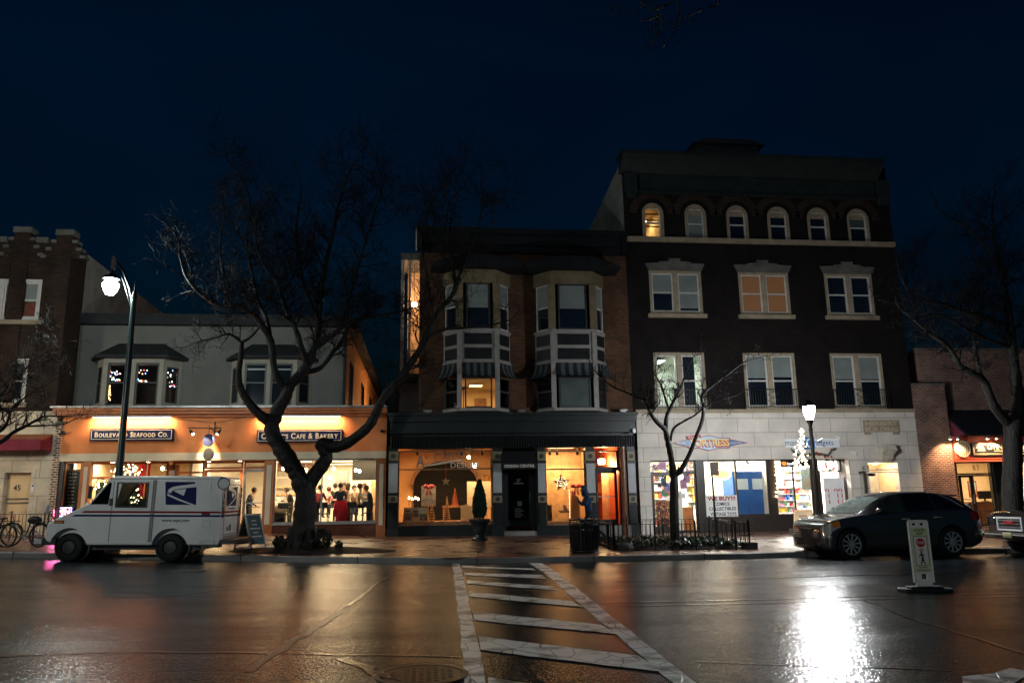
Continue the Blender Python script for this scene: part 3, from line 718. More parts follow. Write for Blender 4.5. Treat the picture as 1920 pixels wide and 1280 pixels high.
# cafe interior
room(tB, xBl+.1, PX(350), .38, 3.25, YR+.12, YR+5, WALLC, FLOORD); 
room(tB, PX(350)+.1, xBr-.15, .36, 3.3, YR+.15, YR+9.0, WALLW, FLOORD, WALLW)
mb = MB(); mb.box(wr[0]-.2, wr[0]-.12, Y0+.25, YR+.14, .3, 3.3); mb.box(xBr-.1, xBr-.03, Y0+.25, YR+.14, .3, 3.3); mb.build('window_bay_wall', WALLC, tB)
mb = MB(); mb.box(wr[0]-.12, xBr-.1, Y0+.25, YR+.15, .3, .36); mb.build('window_bay_floor', FLOORD, tB); mb = MB(); mb.box(wr[0]-.12, xBr-.1, Y0+.25, YR+.15, 3.3, 3.36); mb.build('window_bay_ceiling', WALLW, tB)
# signs
def board(name, r, txt, label, cat='sign', Y=Y0, small=.78, root_z=None):
    x0, x1, z0, z1 = r; t = thing(name, label, cat, (x0, Y, z0))
    mb = MB(); mb.box(x0, x1, Y-.16, Y-.003, z0, z1); mb.build('board', BLUE, t, bev=.01)
    mb = MB(); frame(mb, x0+.045, x1-.045, z0+.045, z1-.045, Y-.168, Y-.161, .018); mb.build('border', mat('sign_ivory', (.7, .65, .5), .5, .05), t)
    mb = MB(); mb.text(txt, x0+.17, x1-.17, z0+.12, z1-.12, Y-.162, .012, .022, small=small); mb.build('lettering', MATS['sign_ivory'], t)
board('shop_sign', rect(172, 327, 804, 826, Y0), 'Boulevard Seafood Co.', 'navy blue sign reading BOULEVARD SEAFOOD CO. on the orange fascia')
board('shop_sign', rect(483, 643, 806, 829, Y0), "Corbet's Cafe & Bakery", 'navy blue sign with CAFE & BAKERY lettering on the orange fascia behind the tree')
# light bars that wash the wall above the signs
for pl, pr, lab in ((176, 324, 'long strip light above the seafood sign'), (487, 640, 'long strip light above the cafe and bakery sign')):
    x0, x1 = P(pl, 785, Y0).x, P(pr, 785, Y0).x; t = thing('strip_light', lab, 'light', (x0, Y0, zf1), 'strip lights over the cafe signs')
    mb = MB(); mb.box(x0, x1, Y0-.22, Y0-.12, zf1-.02, zf1+.04); mb.build('housing', METAL, t)
    mb = MB(); mb.box(x0+.02, x1-.02, Y0-.2, Y0-.14, zf1-.035, zf1-.022); mb.build('tube', emit('strip_glow', (1, .68, .38), 12), t)
    area(t, ((x0+x1)/2, Y0-.2, zf1-.05), x1-x0, .12, 115, (1, .60, .32), (0, .55, -.8), spread=150)
# recessed soffit lamps
for i, (px, Yq) in enumerate(((212, Y0+.6), (278, Y0+.6), (392, Y0+.6), (450, Y0+.6))):
    p = P(px, 862, Yq); z = zb0-.002
    t = thing('soffit_lamp', ['left', 'second', 'third', 'right'][i]+' of the four round downlights under the cafe soffit', 'downlight', (p.x, Yq, z), 'round downlights under the cafe soffit')
    mb = MB(); mb.lathe([(.09, -.02), (.09, .002), (.07, .003), (.07, -.02)], (p.x, Yq, z), 16); mb.build('trim_ring', METAL, t)
    mb = MB(); mb.lathe([(.068, -.022), (.068, -.008)], (p.x, Yq, z), 16); mb.build('bulb', emit('downlight_glow', (1, .8, .55), 40), t)
    spot(t, (p.x, Yq, z-.04), 60, (1, .72, .42), (0, 0, -1), 110)
# round blade signs hung from the wall with a double spot lamp bracket
xb = P(391, 830, Y0).x
for i, (py, c, lab) in enumerate(((825, (.6, .6, .58), 'round white and red hanging sign, upper of the pair on the orange fascia'), (851, (.75, .38, .12), 'round orange and white hanging sign, lower of the pair on the orange fascia'))):
    p = P(391, py, Y0-.45); t = thing('round_sign', lab, 'hanging sign', p)
    mb = MB(); mb.lathe([(.22, -.03), (.22, .03)], p, 28, 'x'); mb.M = None; o = mb.build('disc', mat('disc_%d' % i, c, .5, .05), t)
    mb = MB(); mb.lathe([(.225, -.035), (.225, .035), (.2, .036), (.2, -.036)], p, 28, 'x'); mb.build('rim', BLUE if i == 0 else DKTRIM, t)
    mb = MB(); mb.lathe([(.13, .031), (.13, .034)], p, 20, 'x'); mb.lathe([(.13, -.034), (.13, -.031)], p, 20, 'x'); mb.build('emblem', mat('disc_red', (.45, .05, .03), .5) if i == 0 else WHITEP, t)
    mb = MB(); mb.cyl((p.x, p.y, p.z+.22), (p.x, p.y, p.z+(.5 if i == 0 else .2)+.05), .012); mb.build('rod', IRON, t); t.rotation_euler = (0, 0, radians(62))
pz = P(400, 808, Y0).z; t = thing('sign_spotlight', 'black bracket with two small spotlights above the round hanging signs', 'spotlight', (xb+.2, Y0, pz))
x = xb+.2; mb = MB(); mb.cyl((x, Y0-.05, pz+.35), (x, Y0-.05, pz-.1), .025); mb.cyl((x, Y0-.05, pz), (x, Y0-.7, pz+.05), .018)
mb.cyl((x-.75, Y0-.7, pz+.06), (x+.4, Y0-.7, pz+.05), .016); mb.build('bracket', IRON, t)
mb = MB(); mb.tube([(x-2, Y0-.02, zf1), (x, Y0-.05, pz+.3)], .009, 4); mb.tube([(x+1.1, Y0-.02, zf1), (x, Y0-.05, pz+.3)], .009, 4); mb.build('guy_wire', IRON, t)
for s in (-1, 1):
    xx = x+(-.7 if s < 0 else .38)
    mb = MB(); mb.cyl((xx, Y0-.7, pz), (xx+.1*-s, Y0-.66, pz-.14), .03, .07); mb.build('lamp_head', IRON, t)
    mb = MB(); mb.ball((xx-.11*s, Y0-.655, pz-.15), .045); mb.build('bulb', emit('spot_glow', (1, .85, .65), 60), t)
    spot(t, (xx-.13*s, Y0-.65, pz-.2), 130, (1, .72, .45), (-s*.75, .55, -.9), 80)
mb = MB(); p = P(120, 812, Y0); mb.ball((p.x+.05, Y0-.18, p.z), .07, sq=(1.4, 1, 1)); mb.cyl((p.x-.1, Y0-.1, p.z-.04), (p.x+.05, Y0-.18, p.z), .04)
tag(mb.build('security_camera', IRON, base=(p.x, Y0, p.z)), 'small dark camera fixed at the left end of the orange fascia', 'camera')
mb = MB(); p = P(716, 808, Y0); mb.ball((p.x, Y0-.1, p.z), .06); mb.cyl((p.x, Y0-.1, p.z), (p.x+.1, Y0, p.z), .03)
tag(mb.build('security_camera', IRON, base=(p.x, Y0, p.z)), 'small dark camera fixed at the right end of the orange fascia', 'camera')
# OPEN neon
r = rect(97, 134, 953, 966, Y0+.12); t = thing('neon_sign', 'glowing pink and white OPEN neon sign in the left cafe window', 'neon sign', (r[0], Y0+.06, r[2]))
mb = MB(); mb.box(r[0]-.06, r[1]+.06, Y0+.055, Y0+.085, r[2]-.05, r[3]+.05); mb.build('backing', BLACKP, t)
mb = MB(); mb.text('OPEN', r[0]+.03, r[1]-.03, r[2]+.03, r[3]-.03, Y0+.053, .012, .015); mb.build('lettering', emit('neon_pink', (1, .30, .45), 14), t)
mb = MB(); x0, x1, z0, z1 = r; mb.tube([(x0-.03, Y0+.03, z0-.02), (x1+.03, Y0+.03, z0-.02), (x1+.03, Y0+.03, z1+.02), (x0-.03, Y0+.03, z1+.02), (x0-.03, Y0+.03, z0-.02)], .012, 6); mb.build('tube', emit('neon_blue', (.45, .4, 1), 14), t)
area(t, ((x0+x1)/2, Y0-.02, (z0+z1)/2), .7, .2, 16, (1, .12, .4), (0, -1, -.35))
# chalkboard menu in the left window
r = rect(120, 150, 880, 960, Y0+.3); t = thing('menu_board', 'dark framed chalk menu board standing behind the left cafe window', 'menu board', (r[0], Y0+.3, r[2]))
mb = MB(); frame(mb, *r, Y0+.3, Y0+.35, .06); mb.build('frame', WOOD, t)
mb = MB(); mb.box(r[0]+.06, r[1]-.06, Y0+.32, Y0+.34, r[2]+.06, r[3]-.06); sl_ = mb.build('slate', BLACKP, t)
mb = MB()
for i in range(11):
    z = r[3]-.16-i*.125; xx = r[0]+.12
    while xx < r[1]-.2: l = random.uniform(.04, .13); mb.box(xx, min(xx+l, r[1]-.12), Y0+.316, Y0+.319, z, z+.035); xx += l+.04
mb.build('chalk_text', mat('chalk', (.5, .42, .36), .9), sl_)

LK = 2.0
# ================================================================== D: middle brick building
tD = thing('bay_window_building', 'three storey tan brick building with two double storey bays and dark green shopfront', 'building', (3.5, Y0, .2))
xD0, xD1 = P(786, 600, Y0).x, 8.13; zD = 11.93
low1 = (P(834, 740, Y0).x, P(960, 740, Y0).x); low2 = (P(1006, 740, Y0).x, P(1136, 740, Y0).x)
mb = MB(); wall(mb, xD0, xD1, 4.6, zD, Y0, [(low1[0]+.12, low1[1]-.12, 4.75, 6.1)], .1)
for x, s in ((xD0, 1),): mb.quad((x, Y0, 4.6), (x, 42, 4.6), (x, 42, zD), (x, Y0, zD))
mb.quad((xD0, Y0, zD), (xD1, Y0, zD), (xD1, 42, zD), (xD0, 42, zD))
mb.build('wall', BR_D, tD)
zc = P(900, 475, Y0).z
mb = MB(); mb.box(xD0-.12, xD1, Y0-.5, Y0+.2, zD-.1, zD+.12); mb.box(xD0-.04, xD1, Y0-.3, Y0, zD-.5, zD-.102); mb.box(xD0-.02, xD1, Y0-.16, Y0, zc, zD-.502)
for x in (xD0-.1, xD1-.22): mb.box(x, x+.2, Y0-.4, Y0-.161, zc, zD-.102)
mb.build('cornice', mat('black_cornice', (.008, .009, .011), .6, .3, 3, .1), tD)
mb = MB(); mb.prism([(Y0-.5, zD+.02), (Y0, zD+.02), (Y0, zc+.05), (Y0-.1, zc+.05), (Y0-.22, zc+.5)], xD0-.16, xD0-.121, 'x'); mb.build('cornice_return', WHITEP, tD)
STRIPE_D = mat('charcoal_canvas', (.015, .018, .022), .7, .2, 3, .1); STRIPE_L = mat('grey_canvas', (.07, .085, .09), .7, .2, 3, .1)
GOLDT = mat('tan_trim', (.16, .125, .075), .6, .2, 3, .1)
TRIMW = mat('bay_trim_pale', (.27, .26, .245), .6, .15, 4, .1)
def oriel(x0, x1, lit, blinds):
    pr, ca = .75, .62
    rows = [P(900, y, Y0-.5).z for y in (768, 708, 680, 620, 533, 508)]  # sill, low top, awning top, panel top, upper top, head
    zl0, zl1, za, zp, zu, zh = rows
    base = [(x0, Y0), (x0+ca, Y0-pr), (x1-ca, Y0-pr), (x1, Y0)]
    mb = MB(); mb.prism(base, zl0-.06, zl0+.05, 'z'); mb.prism(base, za-.03, za+.06, 'z'); mb.prism(base, zp-.06, zp+.04, 'z')
    for a in (x0+ca, x1-ca): mb.box(a-.09, a+.09, Y0-pr-.03, Y0-pr+.08, zl0+.05, zp-.06)
    o = mb.build('bay', TRIMW, tD)
    mb = MB(); mb.prism(base, zu+.0, zh, 'z')
    for a in (x0+ca, x1-ca): mb.box(a-.14, a+.14, Y0-pr-.02, Y0-pr+.1, zp+.04, zu)
    mb.build('bay_head', GOLDT, o)
    segs = [(base[0], base[1]), (base[1], base[2]), (base[2], base[3])]
    for k, (p, q) in enumerate(segs):
        p = V((*p, 0)); q = V((*q, 0)); d = (q-p); L = d.length; d.normalize(); n = V((d.y, -d.x, 0))
        M = Matrix(((d.x, -n.x, 0, p.x), (d.y, -n.y, 0, p.y), (0, 0, 1, 0), (0, 0, 0, 1)))
        m0 = .1 if k != 1 else .2
        pan = GLASS if lit else None
        if k == 1:
            mb = MB(); mb.M = M; frame(mb, m0, L-m0, zl0+.05, zl1, .02, .1, .06); f = mb.build('window', DKTRIM, o)
            mb = MB(); mb.M = M; mb.box(m0+.06, L-m0-.06, .05, .06, zl0+.1, zl1-.06); mb.build('pane', GLASS if lit else BLINDD, f)
            mb = MB(); mb.M = M; frame(mb, m0+.05, L-m0-.05, zp+.04, zu, .02, .1, .06); f = mb.build('window', DKTRIM, o)
            mb = MB(); mb.M = M; mb.box(m0+.1, L-m0-.1, .05, .06, zp+.1, zu-.06); mb.build('pane', NIGHT, f)
            mb = MB(); mb.M = M; mb.box(m0+.12, L-m0-.12, .044, .048, zp+(zu-zp)*.47, zu-.06); mb.build('blind', BLIND, f)
        else:
            sash(o, m0, L-m0, zl0+.05, zl1, .06, DKTRIM, 0, .55, .05, GLASS if lit else None, M=M)
            sash(o, m0+.05, L-m0-.05, zp+.04, zu, .06, WHITEP, blinds, .5, .05, None, M=M)
        mb = MB(); mb.M = M; mb.box(0, L, .03, .1, za+.06, zp-.06); mb.build('spandrel', TRIMW, o)
        h = (zp-.06-za-.06)
        for j in (0, 1):
            mb = MB(); mb.M = M; mb.box(m0+(.0 if k == 1 else .02), L-m0, .012, .029, za+.06+h*(.05+.5*j), za+.06+h*(.43+.5*j)); mb.build('dark_panel', BLACKP, o)
        # striped awning, curved outward
        n_ = 5 if k == 1 else 4; a0, a1 = (0.12, L-.12) if k == 1 else ((-.1, L-.1) if k == 0 else (.1, L+.1))
        for c in (0, 1):
            mb = MB(); mb.M = M
            for j in range(n_*2-1):
                if j % 2 != c: continue
                u0 = lerp(a0, a1, j/(n_*2-1)); u1 = lerp(a0, a1, (j+1)/(n_*2-1)); rr = []
                for s in range(6):
                    th = s/5*pi/2; rr.append([(u0, -.05-.42*(1-cos(th)), za-.03-(za-zl1+.02)*sin(th)), (u1, -.05-.42*(1-cos(th)), za-.03-(za-zl1+.02)*sin(th))])
                mb.grid(rr)
            mb.build('awning_stripe', (STRIPE_D, STRIPE_L)[c], o)
    # eyebrow roof
    zt_ = zh+.02; mb = MB(); e = .28; N = 12; top = []; 
    for i in range(N+1):
        t = i/N; x = lerp(x0-e-.2, x1+e+.2, t); top.append((x, zt_+.12+.42*math.sin(pi*t)**.8))
    mb.prism([(x0-e-.2, zt_)]+top+[(x1+e+.2, zt_)], Y0-pr-.25, Y0-.002, 'y'); mb.build('bay_roof', mat('black_cornice2', (.01, .011, .013), .6, .3, 3, .1), o)
oriel(P(830, 700, Y0-.2).x, P(960, 700, Y0-.2).x, True, .45); oriel(P(1004, 700, Y0-.2).x, P(1140, 700, Y0-.2).x, False, .5)
room(tD, low1[0]+.12, low1[1]-.12, 4.76, 6.08, Y0+.1, Y0+3.2, WALLC)
t = panel_light((low1[0]+low1[1])/2, Y0+1.6, 6.05, .5, .5, 26, (1, .55, .2), 'warm ceiling light in the lit left bay room of the tan brick building', None, 8)
t = thing('floor_lamp', 'torch shaped floor lamp in the lit left bay room', 'lamp', (low1[0]+.75, Y0+.7, 4.8))
mb = MB(); mb.cyl((low1[0]+.75, Y0+.7, 4.78), (low1[0]+.75, Y0+.7, 5.75), .02); mb.build('stem', IRON, t); mb = MB(); mb.lathe([(.03, 0), (.2, .1), (.19, .11)], (low1[0]+.75, Y0+.7, 5.72), 16); mb.build('bowl', BLACKP, t)
mb = MB(); mb.box(2.1, 2.6, Y0+3.1, Y0+3.16, 5.3, 5.7); tag(mb.build('framed_picture', WOOD, base=(2.1, Y0+3.1, 5.3)), 'brown framed picture on the wall of the lit bay room', 'picture')
# ground floor shopfront of D
xs0, xs1 = -1.38, 8.2
zk0, zk1 = P(900, 840, Y0).z, 4.7
mb = MB(); mb.box(xs0, xs1, Y0-.5, Y0+.2, zk1-.1, zk1); mb.box(xs0+.05, xs1-.04, Y0-.42, Y0, zk1-.32, zk1-.102); mb.box(xs0+.1, xs1-.08, Y0-.3, Y0, zk1-.7, zk1-.322); mb.box(xs0+.06, xs1-.05, Y0-.36, Y0, zk1-.75, zk1-.702)
mb.box(xs0+.12, xs1-.1, Y0-.02, Y0+.2, zk0, zk1-.752); mb.quad((xs0, Y0, zk1-.02), (xs1, Y0, zk1-.02), (xs1, Y0+2, zk1-.02), (xs0, Y0+2, zk1-.02))
mb.build('shop_cornice', DGREEN, tD)
mb = MB(); n_ = 96
zv0, zv1 = zk0+.02, P(900, 818, Y0).z
for i in range(n_):
    x = lerp(xs0+.1, xs1-.08, i/n_); ww = (xs1-xs0-.2)/n_
    mb.prism([(x+.005, 0), (x+ww*.5, -.045), (x+ww-.005, 0)], zv0, zv1, 'z') if False else mb.add([(x+.005, Y0-.06, zv0), (x+ww/2, Y0-.13, zv0), (x+ww-.005, Y0-.06, zv0), (x+.005, Y0-.06, zv1), (x+ww/2, Y0-.13, zv1), (x+ww-.005, Y0-.06, zv1)], [(0, 1, 4, 3), (1, 2, 5, 4), (0, 2, 1), (3, 4, 5)])
mb.box(xs0+.1, xs1-.08, Y0-.06, Y0-.021, zv0, zv1)
mb.build('fluted_valance', DGREEN, tD)
GREYG = mat('grey_panel', (.34, .36, .37), .5, .1, 3, .05); TANK = mat('tan_block', (.20, .17, .10), .55, .15, 3, .08)
def dpil(pl, pr):
    x0, x1 = P(pl, 920, Y0).x, P(pr, 920, Y0).x; yk = Y0-.12
    z = [P((pl+pr)/2, y, Y0).z for y in (1003, 945, 942, 928, 924, 868, 864, 846)]
    mb = MB(); mb.box(x0, x1, yk, Y0+.2, .05, z[1]); mb.box(x0-.04, x1+.04, yk-.04, yk-.002, z[1]-.03, z[2]); mb.box(x0-.03, x1+.03, yk-.03, Y0+.2, z[3], z[4]); mb.box(x0-.03, x1+.03, yk-.03, Y0+.2, z[5], z[6])
    mb.box(x0-.05, x1+.05, yk-.06, yk-.003, .05, .5); mb.box(x0, x1, yk+.01, Y0+.2, z[4], z[5]); mb.box(x0, x1, yk+.01, Y0+.2, z[1], z[3]); mb.box(x0, x1, yk+.01, Y0+.2, z[6], zk0)
    for i in range(4):
        xx = lerp(x0+.06, x1-.06, (i+.5)/4); mb.box(xx-.022, xx+.022, yk-.03, yk-.004, .52, z[1]-.06)
    p = mb.build('pilaster', DGREEN, tD)
    mb = MB(); mb.box(x0+.01, x1-.01, yk-.012, yk+.008, z[4]+.01, z[5]-.01); mb.build('pilaster_panel', GREYG, p)
    for a, b in ((z[2], z[3]), (z[6], z[7])):
        mb = MB(); mb.box(x0+.005, x1-.005, yk-.02, yk+.008, a+.01, b-.01); q = mb.build('pilaster_block', TANK, p)
        c = ((x0+x1)/2, yk-.022, (a+b)/2); mb = MB(); mb.lathe([(.085, -.02), (.085, 0), (.06, .0), (.05, -.015), (.03, -.03), (.001, -.03)], c, 20, 'y'); mb.build('rosette', DKTRIM, q)
for a, b in ((728, 746), (924, 941), (1008, 1023), (1099, 1116), (1177, 1192)): dpil(a, b)
def dwin(pl, pr, pt, pb, ptr, cut=None, nm='shop_window'):
    x0, x1, z0, z1 = rect(pl, pr, pt, pb, Y0); zt_ = P((pl+pr)/2, ptr, Y0).z
    f = screen(x0, x1, Y0+.05, z0, z1, [], nm, WOOD, None, (zt_,), .05, tD)
    mb = MB(); mb.box(x0, x1, Y0-.02, Y0+.2, .1, z0-.002); mb.build('stall_riser', DGREEN, tD); mb = MB(); mb.box(x0, x1, Y0-.03, Y0+.045, z0-.08, z0-.001); mb.build('sill', WOOD, tD)
    return x0, x1, z0, z1
w1 = dwin(746, 924, 844, 980, 879); w2 = dwin(1023, 1099, 844, 980, 879)
room(tD, w1[0]-.3, w1[1]+.3, .45, 3.5, Y0+.2, Y0+4.2, mat('amber_wall', (.62, .36, .16), .7, .1, 2, 0), FLOORD)
room(tD, w2[0]-.25, w2[1]+.15, .45, 3.5, Y0+.2, Y0+1.7, WOODL, FLOORD)
# recessed central door with canopy
dx0, dx1 = P(950, 930, Y0+.9).x, P(991, 930, Y0+.9).x
d_ = door(tD, P(948, 930, Y0+.8).x, P(996, 930, Y0+.8).x, Y0+.8, P(970, 986, Y0+.8).z, P(970, 878, Y0+.8).z, DGREEN, bar=False)
mb = MB(); xa, xb = P(941, 930, Y0).x, P(1008, 930, Y0).x
mb.box(xa, xa+.06, Y0+.0, Y0+.8, .1, zk0); mb.box(xb-.06, xb, Y0+.0, Y0+.8, .1, zk0); mb.box(xa, P(948, 930, Y0+.8).x, Y0+.78, Y0+.86, .1, zk0); mb.box(P(996, 930, Y0+.8).x, xb, Y0+.78, Y0+.86, .1, zk0); mb.box(P(948, 930, Y0+.8).x, P(996, 930, Y0+.8).x, Y0+.78, Y0+.86, P(970, 877, Y0+.8).z, zk0)
mb.build('door_recess', DGREEN, tD)
mb = MB(); mb.box(xa+.06, xb-.06, Y0-.1, Y0+.8, .08, .3); mb.build('door_step', CONC, tD)
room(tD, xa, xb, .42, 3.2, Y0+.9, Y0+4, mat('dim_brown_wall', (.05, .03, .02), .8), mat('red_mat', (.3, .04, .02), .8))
t = thing('door_canopy', 'black canvas canopy lettered DESIGN CENTER over the middle shop door', 'canopy', (xa, Y0, 2.6))
x0, x1 = P(941, 860, Y0-.6).x, P(1007, 860, Y0-.6).x; z0, z1 = P(975, 879, Y0-.6).z, P(975, 846, Y0).z
mb = MB(); mb.prism([(Y0-.03, z1), (Y0-.6, z0+.22), (Y0-.6, z0), (Y0-.03, z0)], x0, x1, 'x'); mb.build('canvas', mat('black_canvas', (.01, .011, .012), .75, .2, 4, .1), t)
mb = MB(); mb.text('DESIGN CENTER', x0+.1, x1-.1, z0+.06, z0+.17, Y0-.602, .004, .01); mb.build('lettering', emit('faint_white', (.55, .55, .5), .22), t)
zz = P(970, 900, Y0+.8).z; xx = P(970, 900, Y0+.8).x
mb = MB(); mb.text('57', xx-.02, xx+.13, zz-.06, zz+.06, Y0+.79, .003, .01); mb.box(xx-.13, xx+.24, Y0+.788, Y0+.79, zz-.13, zz-.1); 
for i in range(5): mb.box(xx-.12, xx+.12+.1*(i % 2), Y0+.788, Y0+.79, zz-1.1-i*.075, zz-1.07-i*.075)
mb.box(xx-.02, xx+.16, Y0+.788, Y0+.79, zz-.98, zz-.8); mb.build('door_lettering', mat('door_white', (.7, .7, .7), .5), d_)
# red lit right-hand door with transom
dr_ = rect(1117, 1158, 882, 984, Y0+.15)
door(tD, dr_[0], dr_[1], Y0+.15, dr_[2], dr_[3], BLACKP, hx=-1)
tr_ = rect(1116, 1158, 844, 877, Y0+.15); screen(tr_[0], tr_[1], Y0+.12, tr_[2], tr_[3], [], 'transom_window', BLACKP, None, (), .05, tD)
mb = MB(); mb.box(tr_[1], P(1177, 900, Y0).x, Y0+.0, Y0+.2, .1, zk0); mb.box(P(1116, 900, Y0).x, tr_[1], Y0+.08, Y0+.22, dr_[3], tr_[2]); mb.build('door_post', BLACKP, tD)
mb = MB(); mb.box(dr_[0]-.1, dr_[1]+.4, Y0-.2, Y0+.3, .06, dr_[2]-.004); mb.build('door_step', CONC, tD)
REDW = mat('red_wall', (.50, .12, .04), .5, .1, 2, 0)
room(tD, dr_[0]-.1, dr_[1]+.1, dr_[2], 3.5, Y0+.25, Y0+5, REDW, mat('red_tile', (.3, .06, .03), .3))
mb = MB(); mb.cyl((P(1170, 930, Y0-.2).x, Y0-.25, .1), (P(1170, 930, Y0-.2).x, Y0-.25, zk0), .11, n=16); mb.build('round_column', mat('rust_metal', (.15, .06, .025), .35, .6, 9, .3), tD)
# little lamps on the ledge
for i, px in enumerate((802, 978, 1168)):
    p = P(px, 766, Y0-.3); mb = MB(); mb.box(p.x-.16, p.x+.16, Y0-.4, Y0-.2, 4.76, 4.82); mb.box(p.x-.1, p.x+.1, Y0-.38, Y0-.22, 4.701, 4.759)
    tag(mb.build('flood_lamp', METAL, base=(p.x, Y0-.3, 4.7)), ['leftmost', 'middle', 'rightmost'][i]+' small floodlight lying on the dark shop cornice', 'floodlight', 'floodlights on the dark shop cornice')
p = P(1183, 809, Y0); mb = MB(); mb.box(p.x-.06, p.x+.06, Y0-.48, Y0-.31, p.z-.08, p.z+.08); tag(mb.build('alarm_box', METAL, base=(p.x, Y0-.3, p.z)), 'small pale alarm box at the right end of the dark cornice', 'alarm')

LK = 2.0
# rear porch wing behind, to the left of D, lit by an orange lamp
tW = thing('rear_porch_wing', 'lit rear porch wing with tall white posts seen left of the tan brick building', 'building', (-.3, 36, .3))
YW = 36
def wx(px, y=YW): return P(px, 600, y).x
zt_, zf_ = P(765, 487, YW).z, P(765, 700, YW).z
mb = MB(); mb.box(wx(762), wx(795), YW+2.2, YW+2.4, zf_, zt_); mb.build('wall', mat('lit_cream', (.6, .4, .22), .7), tW)
mb = MB(); mb.box(wx(750), wx(795), YW, YW+2.4, zt_, zt_+.35); mb.build('roof', LIMED, tW)
mb = MB(); mb.box(wx(750), wx(795), YW, YW+2.4, zf_-.35, zf_); mb.build('floor', DKTRIM, tW)
for a, b in ((751, 757), (765, 770)):
    mb = MB(); mb.box(wx(a), wx(b), YW+.05, YW+.2, zf_, zt_); mb.build('post', CREAM, tW)
mb = MB(); mb.box(wx(757), wx(790), YW+.08, YW+.12, P(770, 658, YW).z, P(770, 655, YW).z)
for i in range(10): xx = lerp(wx(757), wx(790), i/9); mb.cyl((xx, YW+.1, zf_), (xx, YW+.1, P(770, 658, YW).z), .012, n=4)
mb.build('railing', IRON, tW)
mb = MB(); mb.box(wx(745), wx(795), YW+.3, YW+2.4, 0, zf_-.352); mb.build('lower_wall', mat('grey_siding', (.14, .14, .15), .8), tW)
mb = MB(); mb.box(wx(738), wx(743), YW+.2, YW+.3, 0, zf_-.352); mb.build('downpipe', LIMED, tW)
p = P(777, 571, YW+.4); t = thing('porch_lamp', 'bright globe lamp hanging on the rear porch left of the tan brick building', 'lamp', p)
mb = MB(); mb.ball(p, .14); mb.build('globe', emit('porch_glow', (1, .66, .34), 60), t); mb = MB(); mb.cyl((p.x, p.y, p.z+.13), (p.x, p.y, zt_), .012, n=5); mb.build('rod', IRON, t)
point(t, (p.x-.05, p.y+.3, p.z+.3), 90, (1, .58, .32), .1)
# alley lamp lighting the clapboards
p = V((-.9, 41, 6.2)); t = thing('alley_lamp', 'small lamp in the alley lighting the orange clapboard wall', 'lamp', p); mb = MB(); mb.lathe([(.03, .16), (.14, .0), (.13, -.01)], p, 12); mb.cyl(p+V((0, 0, .14)), p+V((.8, 0, .2)), .02); mb.build('shade', IRON, t)
mb = MB(); mb.ball(p+V((0, 0, -.02)), .06); mb.build('bulb', emit('alley_glow', (1, .6, .3), 20), t); point(t, p+V((0, 0, -.12)), 260, (1, .52, .24), .1)
LK = 2.0
# ================================================================== E: tall dark brick building
tE = thing('tall_brick_building', 'four storey dark brick building with six arched top windows and pale stone shopfronts', 'building', (14, Y0, .1))
E0, E1, ZE = 8.14, 19.95, 15.45
top = [rect(a-20, a+20, b, c, Y0) for a, b, c in ((1224, 380, 444), (1304, 384, 447), (1382, 386, 448.5), (1459, 387, 450.5), (1534, 390, 453), (1609, 393, 455))]
zs0 = sum(r[2] for r in top)/6; zs1 = sum(r[3] for r in top)/6; top = [(r[0], r[1], zs0, zs1) for r in top]
mid = [rect(a, b, c, d, Y0) for a, b, c, d in ((1218, 1316, 508, 590), (1386, 1480, 512, 590), (1548, 1637, 513, 592))]
m0 = sum(r[2] for r in mid)/3; m1 = sum(r[3] for r in mid)/3; mid = [(r[0], r[1], m0, m1) for r in mid]
low = [rect(a, b, c, d, Y0) for a, b, c, d in ((1227, 1323, 661, 769), (1396, 1493, 662, 768), (1560, 1657, 662, 768))]
l0 = 4.86; l1 = sum(r[3] for r in low)/3; low = [(r[0], r[1], l0, l1) for r in low]
arch = []
mb = MB(); wall(mb, E0, E1, 4.76, ZE-.3, Y0, top+mid+low, .16)
for x0, x1, z0, z1 in top:
    r = (x1-x0)/2; c = (x0+x1)/2; zc_ = z1-r; N = 12
    for s in (-1, 1):
        pts = [(c+s*r*cos(pi/2*i/N), zc_+r*sin(pi/2*i/N)) for i in range(N+1)]
        mb.prism(pts+[(c+s*r, z1)], Y0-.004, Y0+.16, 'y')
mb.quad((E1, Y0, 0), (E1, 46, 0), (E1, 46, ZE), (E1, Y0, ZE))
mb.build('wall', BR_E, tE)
mb = MB()
for x0, x1, z0, z1 in top:   # brick arch rings, slightly proud
    r = (x1-x0)/2; c = (x0+x1)/2; zc_ = z1-r
    for i in range(18):
        a0, a1 = pi*i/18+.02, pi*(i+1)/18-.02
        mb.prism([(c+cos(a)*rr, zc_+sin(a)*rr) for a, rr in ((a0, r+.2), (a1, r+.2), (a1, r+.52), (a0, r+.52))], Y0-.03, Y0-.006, 'y')
mb.build('arch_bricks', mat('arch_brick', (.045, .028, .022), .8, .3, 4, .1), tE)
mb = MB(); mb.quad((E0, Y0+.02, 4.8), (E0, 46, 4.8), (E0, 46, 12.6), (E0, 35.6, 14.65), (E0, Y0+.02, ZE-.1)); mb.quad((E0, Y0+.1, ZE-.3), (E1, Y0+.1, ZE-.3), (E1, 46, 12.6), (E0, 46, 12.6))
mb.build('side_wall', mat('pale_side_render', (.24, .24, .22), .85, .25, 1.5, .2), tE)
CORN = mat('cornice_grey', (.022, .03, .03), .6, .25, 3, .1)
zf = P(1400, 340, Y0).z; zcb = P(1400, 306, Y0-.8).z
